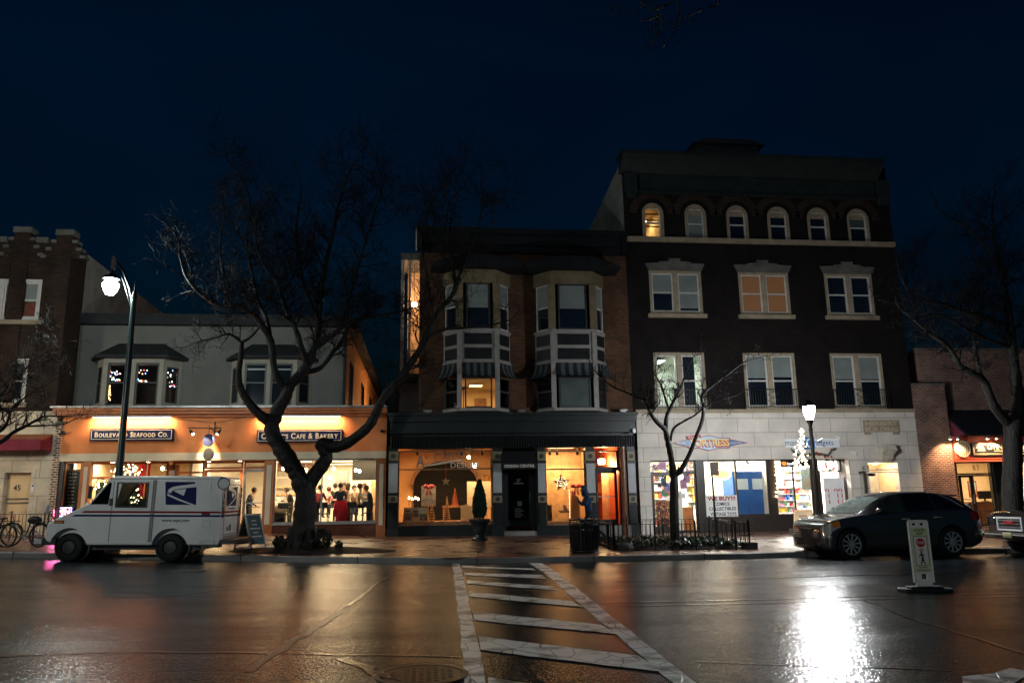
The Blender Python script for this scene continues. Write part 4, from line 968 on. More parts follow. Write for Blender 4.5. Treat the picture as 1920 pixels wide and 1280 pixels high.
mb = MB(); mb.box(7.93, 19.45, Y0-.85, Y0+.1, ZE-.12, ZE); mb.prism([(Y0-.78, ZE-.122), (Y0-.001, ZE-.122), (Y0-.001, ZE-.75), (Y0-.2, ZE-.75), (Y0-.6, ZE-.4)], 8.0, 19.4, 'x')
mb.box(E0+.7, E1-.7, Y0-.12, Y0-.002, ZE-1.5, ZE-.752); mb.box(E0+.6, E1-.6, Y0-.2, Y0-.002, ZE-1.58, ZE-1.502)
for x in (E0+.05, E1-.6): mb.box(x, x+.5, Y0-.3, Y0-.003, ZE-1.6, ZE-.752); mb.box(x+.05, x+.45, Y0-.26, Y0-.004, ZE-1.8, ZE-1.602)
mb.build('cornice', CORN, tE)
x0, x1, _, z1 = rect(1300, 1428, 264, 300, Y0+3); mb = MB(); mb.box(x0+.2, x1-.2, Y0+3, Y0+5, ZE-1.5, z1-.25); mb.prism([(x0-.1, z1-.25), (x1+.1, z1-.25), (x1-.5, z1), (x0+.5, z1)], Y0+2.8, Y0+5.2, 'y'); mb.build('roof_hut', DKTRIM, tE)
zz = zs0; mb = MB(); mb.box(E0+.02, E1-.02, Y0-.14, Y0-.002, zz-.2, zz-.004); mb.build('sill_band', LIME, tE)
WA = emit('lit_room_amber', (1, .6, .22), .35)
for i, (x0, x1, z0, z1) in enumerate(top):
    r = (x1-x0)/2; c = (x0+x1)/2; zc_ = z1-r; N = 16
    mb = MB(); out = [(c+r*cos(pi*k/N), zc_+r*sin(pi*k/N)) for k in range(N+1)]; inn = [(c+(r-.11)*cos(pi*k/N), zc_+(r-.11)*sin(pi*k/N)) for k in range(N+1)]
    for k in range(N): mb.prism([out[k], out[k+1], inn[k+1], inn[k]], Y0-.03, Y0+.1, 'y')
    mb.box(x0, x0+.11, Y0-.03, Y0+.1, z0, zc_); mb.box(x1-.11, x1, Y0-.03, Y0+.1, z0, zc_)
    f = mb.build('window_surround', LIME, tE)
    bl = (0, .95, 0, 0, 0, .45)[i]; lit = i == 0
    zt_ = z1-.2
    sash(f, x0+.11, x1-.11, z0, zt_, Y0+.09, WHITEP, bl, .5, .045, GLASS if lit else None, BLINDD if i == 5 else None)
    mb = MB(); mb.prism([(c+(r-.11)*cos(pi*k/N), zc_+(r-.11)*sin(pi*k/N)) for k in range(N+1)], Y0+.06, Y0+.09, 'y'); mb.build('arch_panel', LIME, f) if not lit else None
x0, x1, z0, z1 = top[0]
room(tE, x0, x1, z0, z1, Y0+.17, Y0+2.4, WALLC)
panel_light((x0+x1)/2+.1, Y0+1.6, z1-.15, .25, .25, 6, (1, .66, .3), 'round bright ceiling lamp in the lit arched window at top left', None, 25)
mb = MB()
for k in range(4): mb.box(x0+.16, x1-.16, Y0+.14, Y0+.15, z0+.5+k*.27, z0+.56+k*.27)
mb.build('blind_slats', DKTRIM, tE)
# middle row with keystone lintels
for i, (x0, x1, z0, z1) in enumerate(mid):
    c = (x0+x1)/2
    mb = MB(); mb.prism([(x0-.02, z1+.002), (x1+.02, z1+.002), (x1+.16, z1+.3), (x1-.45, z1+.32), (x1-.45, z1+.38), (c+.55, z1+.38), (c+.22, z1+.4), (c+.26, z1+.52), (c-.26, z1+.52), (c-.22, z1+.4), (c-.55, z1+.38), (x0+.45, z1+.38), (x0+.45, z1+.32), (x0-.16, z1+.3)], Y0-.09, Y0-.002, 'y'); mb.build('lintel', LIMED, tE)
    lit = None
    if i == 1: lit = (mat('amber_blind_glass', (.3, .16, .07), .3, .1), ) * 2
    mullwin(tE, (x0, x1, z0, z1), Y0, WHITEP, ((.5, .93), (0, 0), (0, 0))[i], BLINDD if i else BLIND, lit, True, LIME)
m_, nt_, b_ = newmat('lit_amber_blind'); b_.inputs['Base Color'].default_value = (.22, .12, .06, 1); b_.inputs['Emission Color'].default_value = (1, .38, .12, 1); b_.inputs['Emission Strength'].default_value = .05
x0, x1, z0, z1 = mid[1]; c = (x0+x1)/2
for a, b in ((x0+.16, c-.16), (c+.16, x1-.16)):
    mb = MB(); mb.box(a+.005, b-.005, Y0+.062, Y0+.066, z0+.17, z0+(z1-z0)*.5-.04); mb.box(a+.005, b-.005, Y0+.052, Y0+.056, z0+(z1-z0)*.5+.04, z1-.17); mb.build('lit_blind', m_, tE)
# lower row with balconettes
for i, (x0, x1, z0, z1) in enumerate(low):
    lit = (GLASS, GLASS) if i == 0 else None
    mullwin(tE, (x0, x1, z0, z1), Y0, WHITEP, ((0, 0), (.44, .42), (.46, .46))[i], BLIND, lit, False, LIME)
    mb = MB(); a, b = x0-.08, x1+.08; zt_ = z0+.78; y = Y0-.16
    mb.box(a, b, y-.015, y+.015, zt_-.03, zt_); mb.box(a, b, y-.015, y+.015, z0+.06, z0+.09); n_ = 22
    for k in range(n_+1):
        xx = lerp(a, b, k/n_)
        if abs(xx-(a+b)/2) > .25: mb.box(xx-.009, xx+.009, y-.009, y+.009, z0, zt_)
    c = (a+b)/2
    for k in range(3):
        h = (zt_-z0-.06)/3; z_ = z0+.08+k*h; mb.tube([(c-.24, y, z_), (c+.24, y, z_+h)], .01, 4); mb.tube([(c+.24, y, z_), (c-.24, y, z_+h)], .01, 4)
    for xx in (a, b): mb.box(xx-.012, xx+.012, y, Y0, zt_-.03, zt_-.006); mb.box(xx-.012, xx+.012, y-.012, y+.012, z0, zt_)
    mb.build('balcony_railing', IRON, tE)
x0, x1, z0, z1 = low[0]
room(tE, x0, x1, z0, z1, Y0+.17, Y0+3, mat('green_room_wall', (.60, .62, .54), .7, .05))
panel_light(x0+.6, Y0+1.5, z1-.1, .5, .9, 46, (.92, 1, .93), 'cool ceiling light in the lit greenish window above the comic shop', None, 5)
mb = MB(); mb.box(x1-1.0, x1-.35, Y0+.25, Y0+.3, z0, z1-.1); tag(mb.build('dark_curtain', mat('dark_cloth', (.015, .018, .03), .8), base=(x1-1, Y0+.25, z0)), 'dark curtain hanging at the right side of the greenish lit window', 'curtain')
# stone ground floor
g0, g1 = 8.24, 19.93
op1 = (P(1221, 920, Y0).x, P(1596, 920, Y0).x, 0, P(1400, 861, Y0).z); op2 = (P(1629, 900, Y0).x, P(1685, 900, Y0).x, 0, P(1656, 867, Y0).z)
mb = MB(); wall(mb, g0, g1, -.1, 4.7, Y0-.05, [op1, op2], .3); mb.build('stone_front', STONE, tE)
mb = MB(); mb.box(g0-.02, g1+.02, Y0-.12, Y0+.1, 4.702, 4.84); mb.build('ledge', LIME, tE)
# carved plaque
r = rect(1617, 1684, 789, 809, Y0); mb = MB(); mb.box(r[0], r[1], Y0-.085, Y0-.052, r[2]-.02, r[3]+.03); mb.box(r[0]+.02, r[0]+.3, Y0-.084, Y0-.052, r[2]-.12, r[2]-.022); mb.box(r[1]-.3, r[1]-.02, Y0-.084, Y0-.052, r[2]-.12, r[2]-.022); pq = mb.build('name_plaque', LIME, tE)
zm = (r[2]+r[3])/2
mb = MB(); mb.text('HERBERT', r[0]+.1, r[1]-.1, zm+.03, r[3]-.02, Y0-.086, .022, .02); mb.text('BUILDING', r[0]+.06, r[1]-.06, r[2]-.0, zm-.04, Y0-.086, .022, .02); mb.build('carved_lettering', mat('carved_stone', (.50, .42, .31), .7, .1), pq)
r = rect(1611, 1697, 838, 872, Y0); 
mb = MB(); frame(mb, r[0]-.1, r[1]+.12, r[2]-.2, r[3], Y0-.075, Y0-.052, .05); frame(mb, op2[0]-.28, op2[1]+.3, .1, r[2]-.25, Y0-.07, Y0-.052, .04); mb.build('door_moulding', STONE, tE)
# carved console above the door
cx = P(1656, 850, Y0).x; z0, z1 = P(1656, 866, Y0).z, P(1656, 836, Y0).z
mb = MB()
for k in range(5):
    xx = cx-.26+k*.13; h = z1-z0
    mb.tube([(xx, Y0-.1, z1), (xx, Y0-.42, z1-.02), (xx, Y0-.46, z1-h*.25), (xx+(cx-xx)*.2, Y0-.3, z1-h*.5), (xx+(cx-xx)*.3, Y0-.17, z1-h*.8), (xx+(cx-xx)*.35, Y0-.14, z0+.02)], [.075, .08, .08, .07, .06, .055], 8)
mb.box(cx-.24, cx+.24, Y0-.3, Y0-.05, z0+.1, z1-.05)
mb.build('console', mat('pale_stone', (.5, .46, .38), .6, .15, 6, .2), tE, True)
# entrance 61
rx0, rx1 = op2[0], op2[1]
room(tE, rx0, rx1, .15, op2[3]-.002, Y0+.25, Y0+1.5, WALLC)
mb = MB(); mb.box(rx0+.62, rx1-.02, Y0+1.36, Y0+1.42, .15, 2.35); d_ = mb.build('door', WHITEP, tE); mb = MB(); mb.box(rx0+.7, rx1-.25, Y0+1.35, Y0+1.358, 1.2, 1.7); 
mb.build('notice', mat('paper_white', (.75, .75, .72), .6), d_)
mb = MB(); mb.box(rx0+.34, rx0+.5, Y0+.9, Y0+1.3, .15, op2[3]-.01); mb.build('door_jamb', mat('brown_jamb', (.18, .12, .08), .6), tE)
zz = P(1622, 884, Y0).z; xx = P(1621, 884, Y0).x; mb = MB(); mb.text('61', xx-.12, xx+.16, zz-.02, zz+.24, Y0-.054, .008, .0); mb.build('house_number', BLACKP, tE)
mb = MB(); mb.ball((xx+.22, Y0-.12, zz-.12), .1, sq=(1.8, 1, .7)); tag(mb.build('mailbox', IRON, base=(xx+.2, Y0, zz-.12)), 'small black letter basket below the number 61 beside the doorway', 'mailbox')
t = thing('entrance_light', 'small lamp under the soffit of doorway 61', 'light', ((rx0+rx1)/2, Y0+.6, op2[3])); mb = MB(); mb.lathe([(.08, -.05), (.1, -.002)], ((rx0+rx1)/2, Y0+.5, op2[3]-.005), 14); mb.build('globe', emit('hall_glow', (1, .8, .55), 8), t); point(t, ((rx0+rx1)/2, Y0+.5, op2[3]-.2), 26, (1, .78, .5), .06)
# shop frames
BF = mat('bronze_frame', (.03, .022, .018), .4, .2, 4, .05)
ZT = op1[3]; X = lambda px: P(px, 920, Y0).x
def mull(a, b, z0=.05, z1=None, nm='post', y0=Y0+.04, y1=Y0+.28): mb = MB(); mb.box(X(a), X(b), y0, y1, z0, z1 or ZT-.002); return mb.build(nm, BF, tE)
zd = P(1265, 886, Y0).z
screen(X(1221), X(1308), Y0+.12, zd, ZT-.002, [], 'transom_window', BF, None, (), .05, tE)
door(tE, X(1223), X(1268)-.01, Y0+.12, .14, zd-.002, BF, hx=1, bar=False); f59 = screen(X(1268)+.01, X(1308), Y0+.12, .14, zd-.002, [], 'shop_window', BF, None, (), .06, tE)
mull(1308, 1322)
zw = P(1385, 967, Y0).z
fw_ = screen(X(1322), X(1445), Y0+.1, zw, ZT-.002, [X(1384)], 'shop_window', BF, None, (), .06, tE)
mb = MB(); mb.box(X(1322), X(1535), Y0+.06, Y0+.27, .02, zw-.002); mb.build('stall_riser', BF, tE)
mull(1445, 1457, zw)
screen(X(1457), X(1527), Y0+.1, zw, ZT-.002, [X(1492)], 'shop_window', BF, None, (), .05, tE); mull(1527, 1538)
zd2 = P(1560, 884, Y0+.6).z; XR = lambda px: P(px, 920, Y0+.6).x
screen(XR(1536), XR(1582), Y0+.6, zd2, ZT-.002, [], 'transom_window', BF, None, (), .06, tE)
mb = MB(); mb.box(XR(1533), XR(1540), Y0+.55, Y0+.7, .1, zd2); mb.box(XR(1581), XR(1592), Y0+.28, Y0+.7, .1, ZT-.002); mb.build('door_frame', BF, tE)
mb = MB(); mb.box(X(1538), op1[1], Y0+.26, Y0+.75, ZT-.001, ZT+.05); mb.build('soffit', LIMED, tE)
# door leaf standing open towards the street
hx_, hy_ = XR(1582), Y0+.55; ang = radians(-62); M = Matrix.Translation(V((hx_, hy_, 0))) @ Matrix.Rotation(ang, 4, 'Z')
mb = MB(); mb.M = M; frame(mb, 0, .95, .15, zd2-.02, 0, .05, .07, .2); d_ = mb.build('door', BF, tE); mb = MB(); mb.M = M; mb.box(.07, .88, .02, .028, .35, zd2-.09); mb.build('pane', GLASS, d_)
mb = MB(); mb.M = M; mb.box(.1, .85, -.05, -.02, 1.05, 1.1); mb.build('handle', METAL, d_)
# white board in the doorway with red and white canes
x0, x1 = XR(1543), XR(1580); z0, z1 = .2, P(1560, 895, Y0+.5).z
t = thing('white_board', 'white panel with three red striped candy canes in the gadget shop doorway', 'board', ((x0+x1)/2, Y0+.5, .2)); mb = MB(); mb.box(x0, x1, Y0+.5, Y0+.53, z0, z1); mb.build('panel', mat('bright_white', (.82, .84, .86), .45, .03), t)
RED = mat('bright_red', (.6, .02, .02), .5, .1)
for k, fx in enumerate((.22, .66, .88)):
    xx = lerp(x0, x1, fx); zc_ = z1-.42
    pts = [(xx, Y0+.49, zc_-.6+j*.06) for j in range(9)]+[(xx-.06+.06*cos(a), Y0+.49, zc_-.1+.07*sin(a)) for a in (.3, .9, 1.5, 2.1, 2.8, 3.4)]
    for c_, nm in ((0, 'cane_red'), (1, 'cane_white')):
        mb = MB()
        for j in range(0, len(pts)-1):
            if (j//2) % 2 == c_: mb.cyl(pts[j], pts[j+1], .022, n=6)
        mb.build(nm, RED if c_ == 0 else WHITEP, t)
# rooms
room(tE, X(1221), X(1446), .14, 3.35, Y0+.3, Y0+4.6, WALLW); room(tE, X(1457)-.05, X(1592), .14, 3.35, Y0+.72, Y0+4.0, WALLW)
mb = MB(); mb.box(X(1457)-.12, X(1457)-.05, Y0+.28, Y0+.72, .14, 3.35); mb.box(X(1536), X(1536)+.05, Y0+.28, Y0+.72, .14, 3.35); mb.build('side_panel', WALLW, tE)
mb = MB(); mb.box(X(1457)-.05, X(1592), Y0+.28, Y0+.72, .08, .139); mb.build('door_floor', FLOORD, tE)
# FORTRESS sign
def poly(pts, Y): return [(P(a, b, Y).x, P(a, b, Y).z) for a, b in pts]
YS = Y0-.1
t = thing('shop_sign', 'diamond shaped blue FORTRESS comic shop sign with yellow block letters on pale stone', 'sign', (P(1330, 830, YS).x, Y0-.05, P(1330, 845, YS).z))
SB = mat('sign_mid_blue', (.08, .17, .33), .4, .15); SL = mat('sign_pale_blue', (.42, .56, .68), .4, .1); SR = mat('sign_red', (.42, .03, .03), .45, .1); SY = mat('sign_yellow', (.78, .55, .22), .45, .15)
outl = [(1259, 830), (1288, 823.6), (1291, 820.5), (1314, 819.5), (1329, 815), (1346, 819.5), (1368, 820.5), (1369, 823), (1403, 829.6), (1369, 836.5), (1367, 840.5), (1346, 840.5), (1329, 845), (1312, 840.5), (1291, 840.5), (1289, 837)]
cx_, cy_ = 1330, 830
def shr(pts, k, kx_=None): return [(cx_+(a-cx_)*(kx_ or k), cy_+(b-cy_)*k) for a, b in pts]
mb = MB(); mb.prism(poly(outl, YS), YS-.02, Y0-.052, 'y'); mb.build('border', SR, t)
mb = MB(); mb.prism(poly(shr(outl, .93, .965), YS), YS-.026, YS-.021, 'y'); mb.build('face', SB, t)
mb = MB(); mb.prism(poly([(1293, 822.5), (1314, 821), (1329, 816.5), (1346, 821), (1366, 822), (1366, 839), (1346, 839), (1329, 843.5), (1312, 839), (1293, 839)], YS), YS-.03, YS-.027, 'y'); mb.build('centre_panel', SL, t)
x0, z0 = XZ(1295, 839, YS); x1, z1 = XZ(1366, 822.5, YS)
mb = MB(); mb.text('FORTRESS', x0, x1, z0, z1-.03, YS-.031, .012, .05); mb.build('lettering_shadow', SR, t)
mb = MB(); mb.text('FORTRESS', x0+.01, x1+.005, z0+.05, z1+.01, YS-.045, .012, .03); mb.build('lettering', SY, t)
mb = MB(); mb.prism(poly([(1286, 817), (1312, 814.5), (1314, 820), (1291, 825)], YS), YS-.07, YS-.05, 'y'); mb.build('comic_flag', SR, t)
x0, z0 = XZ(1290, 822.5, YS); x1, z1 = XZ(1311, 816.5, YS); mb = MB(); mb.text('Comic', x0, x1, z0, z1, YS-.071, .005, .01, .3); mb.build('comic_lettering', WHITEP, t)
for s, a, b in (('GALLERY', 1268, 1286.5), ('COLLECTIBLES', 1368.5, 1391)):
    x0, z0 = XZ(a, 832, YS); x1, z1 = XZ(b, 828, YS); mb = MB(); mb.text(s, x0, x1, z0, z1, YS-.027, .005, .02, .2); mb.build('side_lettering', WHITEP, t)
# gadgets sign
r = rect(1472, 1574, 822, 838.5, YS); t = thing('shop_sign', 'white sign reading many Gadgets with a blue square initial', 'sign', (r[0], Y0-.05, r[2]))
mb = MB(); mb.box(r[0], r[1], Y0-.1, Y0-.053, r[2], r[3]); mb.build('board', mat('sign_white', (.78, .8, .82), .4, .03), t)
b0, b1 = X(1513.5), X(1533); mb = MB(); mb.box(b0, b1, Y0-.12, Y0-.102, r[2]-.06, r[3]+.06); mb.build('blue_square', mat('sign_blue', (.03, .2, .55), .4, .05), t)
mb = MB(); mb.text('many', X(1477), X(1509), r[2]+.02, r[3]-.11, Y0-.101, .006, .0, keep=True); mb.build('grey_lettering', mat('sign_grey', (.12, .13, .15), .5), t)
mb = MB(); mb.text('adgets', X(1536), X(1569), r[2]+.02, r[3]-.06, Y0-.101, .006, .0); mb.build('blue_lettering', mat('sign_blue2', (.03, .12, .35), .5), t)
mb = MB(); mb.text('G', b0+.06, b1-.06, r[2]-.02, r[3]+.02, Y0-.121, .006, .03); mb.build('initial', MATS['sign_white'], t)
# spotlight & cameras on the stone
for px, py, lab in ((1570, 818, 'white floodlight pair on the stone wall at the right end of the gadget sign'), (1599, 847, 'small white dome camera on the stone wall beside doorway 61')):
    p = P(px, py, Y0-.1); mb = MB(); mb.ball(p, .06); mb.cyl(p+V((-.1, .02, .06)), p+V((.1, -.06, -.08)), .035, .06); tag(mb.build('wall_fixture', mat('fixture_white', (.6, .58, .52), .4), base=(p.x, Y0-.05, p.z)), lab, 'fixture')
# ================================================================== F: red brick building at the right
tF = thing('red_brick_building', 'red brick building with dark awning and lit shop at the right edge', 'building', (24, Y0, 0))
YF = Y0+.5; F1 = 40
wz0 = P(1840, 990, Y0+.3)
o1 = (P(1800, 930, YF).x, P(1875, 930, YF).x, 0, P(1840, 865, YF).z); o2 = (P(1887, 930, YF).x, P(1990, 930, YF).x, .9, o1[3])
mb = MB(); block(mb, 20.75, F1, -.2, 7.4, YF, 45, [o1, o2], .3); mb.build('wall', BR_F, tF)
mb = MB(); mb.box(E1+.01, 21.42, Y0-.02, YF+.6, -.2, 5.82); mb.build('brick_pier', BR_F, tF)
mb = MB(); mb.box(E1+.01, 21.44, Y0-.05, YF+.6, 5.822, 5.9); mb.box(20.7, F1, YF-.05, YF+.3, 7.402, 7.5); mb.build('coping', LIMED, tF)
xa = 21.5
zt_, zb_ = P(1850, 768, YF).z, P(1850, 816, Y0-.9).z
t = thing('shop_awning', 'large dark sloping awning above the red fascia at the right edge', 'awning', (xa, YF, zb_))
mb = MB(); mb.prism([(YF-.01, zt_), (Y0-.9, zb_+.06), (Y0-.9, zb_), (Y0-.82, zb_), (YF-.01, zt_-.1)], xa, F1, 'x'); mb.build('canopy', mat('navy_canvas', (.012, .014, .02), .7, .2, 2, .1), t)
mb = MB(); mb.prism([(YF-.01, zt_-.1), (Y0-.85, zb_+.02), (YF-.01, zb_)], xa+.01, xa+.03, 'x'); mb.build('side_cheek', mat('maroon_panel', (.14, .03, .05), .6), t)
zr0, zr1 = P(1850, 862, Y0).z, P(1850, 817, Y0).z
t = thing('shop_fascia', 'red wooden fascia carrying the LIVING sign on the red brick building', 'fascia', (xa, Y0, zr0))
mb = MB(); mb.box(xa, F1, Y0-.05, YF-.002, zr0, zr1); mb.box(xa-.04, F1, Y0-.1, YF-.003, zr0-.06, zr0-.002); mb.box(xa, F1, Y0-.08, Y0-.052, zr0+.05, zr0+.1); mb.box(xa, F1, Y0-.08, Y0-.052, zr1-.12, zr1-.06); mb.build('panel', mat('red_fascia_paint', (.5, .10, .055), .5, .1, 2, .05), t)
r = rect(1822, 2010, 829, 853, Y0-.1); t = thing('shop_sign', 'black framed sign with cream LIVING TODAY lettering on the red fascia', 'sign', (r[0], Y0, r[2]))
mb = MB(); mb.box(r[0], r[1], Y0-.13, Y0-.052, r[2], r[3]); mb.build('board', BLACKP, t)
SC_ = mat('sign_cream', (.78, .62, .4), .5, .05); mb = MB(); frame(mb, r[0]+.04, r[1]-.04, r[2]+.04, r[3]-.04, Y0-.136, Y0-.131, .012); frame(mb, r[0]+.08, r[1]-.08, r[2]+.08, r[3]-.08, Y0-.136, Y0-.131, .008)
c = P(1837, 840, Y0-.1); 
for k in range(5): mb.box(c.x-.14+.03*k, c.x+.2-.02*k, Y0-.137, Y0-.131, c.z-.11+k*.046, c.z-.09+k*.046)
mb.prism([(c.x-.2, c.z), (c.x-.06, c.z+.13), (c.x+.05, c.z+.13), (c.x-.1, c.z)], Y0-.138, Y0-.131, 'y'); mb.build('border', SC_, t)
XF_ = lambda px: P(px, 840, Y0-.1).x
mb = MB(); mb.text('LIVING TODAY', XF_(1851), XF_(1932), c.z-.05, c.z+.16, Y0-.131, .012, .01); mb.build('lettering', SC_, t); mb = MB(); mb.text('antiques to modern', XF_(1862), XF_(1925), c.z-.15, c.z-.08, Y0-.131, .01, .02); mb.build('small_lettering', SC_, t)
c = P(1804, 841, Y0-.1); t = thing('round_sign', 'round cream medallion with dark cut-out tree pattern on the red fascia', 'sign', (c.x, Y0, c.z-.32))
mb = MB(); mb.lathe([(.33, -.05), (.33, .03), (.001, .03)], (c.x, Y0-.1, c.z), 32, 'y'); mb.build('disc', mat('medallion', (.8, .68, .48), .5, .05), t)
mb = MB()
for k in range(16):
    a = 2*pi*k/16+.1
    for rr, s in ((.25, .035), (.17, .025)): mb.prism([(c.x+rr*cos(a)+s*cos(q+a), c.z+rr*sin(a)+s*1.7*sin(q+a)) for q in (0, 2.1, 4.2)], Y0-.155, Y0-.151, 'y')
mb.build('cut_out', BLACKP, t)
for i, px in enumerate((1783, 1797, 1853, 1870, 1915)):
    p = P(px, 820, Y0-.5); p.z = zr1-.04; t = thing('fascia_spotlight', ['first', 'second', 'third', 'fourth', 'fifth'][i]+' spotlight from the left under the dark awning over the red fascia', 'spotlight', p, 'spotlights over the red fascia')
    mb = MB(); mb.cyl(p, p+V((0, .04, -.1)), .05, .07); mb.build('can', METAL, t); mb = MB(); mb.ball(p+V((0, .045, -.11)), .05, sq=(1, 1, .4)); mb.build('bulb', emit('fascia_glow', (1, .75, .45), 30), t)
    spot(t, p+V((0, .06, -.16)), 85, (1, .62, .32), (0, .5, -1), 110)
# storefront of F
BFm = BLACKP
screen(o1[0], P(1868, 930, YF).x, YF+.05, P(1840, 889, YF).z, o1[3], [], 'transom_window', BFm, None, (), .06, tF)
zt2 = P(1840, 889, YF).z-.01
door(tF, P(1803, 930, YF).x, P(1828, 930, YF).x, YF+.05, .1, zt2, BFm, hx=1, bar=True)
screen(P(1829, 930, YF).x, P(1868, 930, YF).x, YF+.05, .1, zt2, [], 'shop_window', BFm, None, (), .06, tF)
mb = MB(); mb.box(P(1868, 930, YF).x, P(1886, 930, YF).x, YF-.05, YF+.29, 0, o1[3]-.002); mb.build('post', BFm, tF)
screen(o2[0], o2[1], YF+.05, o2[2], o2[3], [], 'shop_window', BFm, None, (), .06, tF)
xx = P(1832, 876, YF).x; zz = P(1832, 876, YF).z; mb = MB(); mb.text('63', xx-.14, xx+.14, zz-.13, zz+.13, YF+.084, .004, .0); mb.build('house_number', mat('gold_leaf', (.5, .3, .1), .4, metal=.3), tF)
room(tF, o1[0]-.2, o2[1]+.2, .05, 3.1, YF+.32, YF+4.5, mat('cream_wall2', (.8, .64, .42), .7, .04), FLOORD)
for i in range(3): panel_light(o1[0]+.8+i*1.8, YF+2, 3.05, .9, .5, 60, (1, .72, .44), ['left', 'middle', 'right'][i]+' ceiling panel in the lit shop number 63', 'ceiling panels in shop number 63', 4)
# desk, monitor and pictures inside
x0 = P(1812, 960, YF+1.4).x; t = thing('shop_counter', 'orange brown counter inside the window of shop 63', 'counter', (x0, YF+1.2, .05))
mb = MB(); mb.box(x0, x0+3, YF+1.2, YF+1.8, .05, 1.0); mb.build('front', mat('orange_wood', (.5, .2, .08), .45, .2, 4), t); mb = MB(); mb.box(x0-.05, x0+3.05, YF+1.12, YF+1.85, 1.002, 1.06); mb.build('top', WOODL, t)
x1 = P(1850, 940, YF+1.4).x; t = thing('computer_monitor', 'black computer monitor on the counter of shop 63', 'monitor', (x1, YF+1.5, 1.06)); mb = MB(); mb.box(x1-.3, x1+.3, YF+1.45, YF+1.5, 1.16, 1.5); mb.box(x1-.04, x1+.04, YF+1.47, YF+1.5, 1.062, 1.17); mb.box(x1-.12, x1+.12, YF+1.38, YF+1.58, 1.062, 1.08); mb.build('screen', BLACKP, t)
r = rect(1816, 1832, 901, 932, YF+2.5); t = thing('wall_painting', 'blue and orange landscape painting on the wall inside shop 63', 'painting', (r[0], YF+2.5, r[2])); mb = MB(); mb.box(r[0], r[1], YF+2.5, YF+2.53, r[2], r[3]); mb.build('frame', mat('maroon_frame', (.2, .05, .05), .5), t)
mb = MB(); mb.box(r[0]+.06, r[1]-.06, YF+2.488, YF+2.499, lerp(r[2], r[3], .5), r[3]-.06); mb.build('sky_part', SL, t); mb = MB(); mb.box(r[0]+.06, r[1]-.06, YF+2.489, YF+2.499, r[2]+.12, lerp(r[2], r[3], .5)-.002); mb.build('field_part', mat('ochre', (.5, .25, .08), .6, .4, 9), t)
r = rect(1913, 1960, 893, 935, YF+2.5); mb = MB(); frame(mb, *r, YF+2.5, YF+2.53, .06); t = tag(mb.build('picture_frame', WOOD, base=(r[0], YF+2.5, r[2])), 'large brown picture frame in shop 63 at the right edge', 'picture')
p = P(1787, 886, YF-.1); mb = MB(); mb.ball(p, .06); mb.cyl(p, p+V((.05, .05, .08)), .05); mb.cyl(p+V((0, .1, 0)), p+V((0, .1, -1)), .012); tag(mb.build('wall_fixture', MATS['fixture_white'], base=p), 'white outdoor fixture with a pipe on the brick wall left of shop 63', 'fixture')
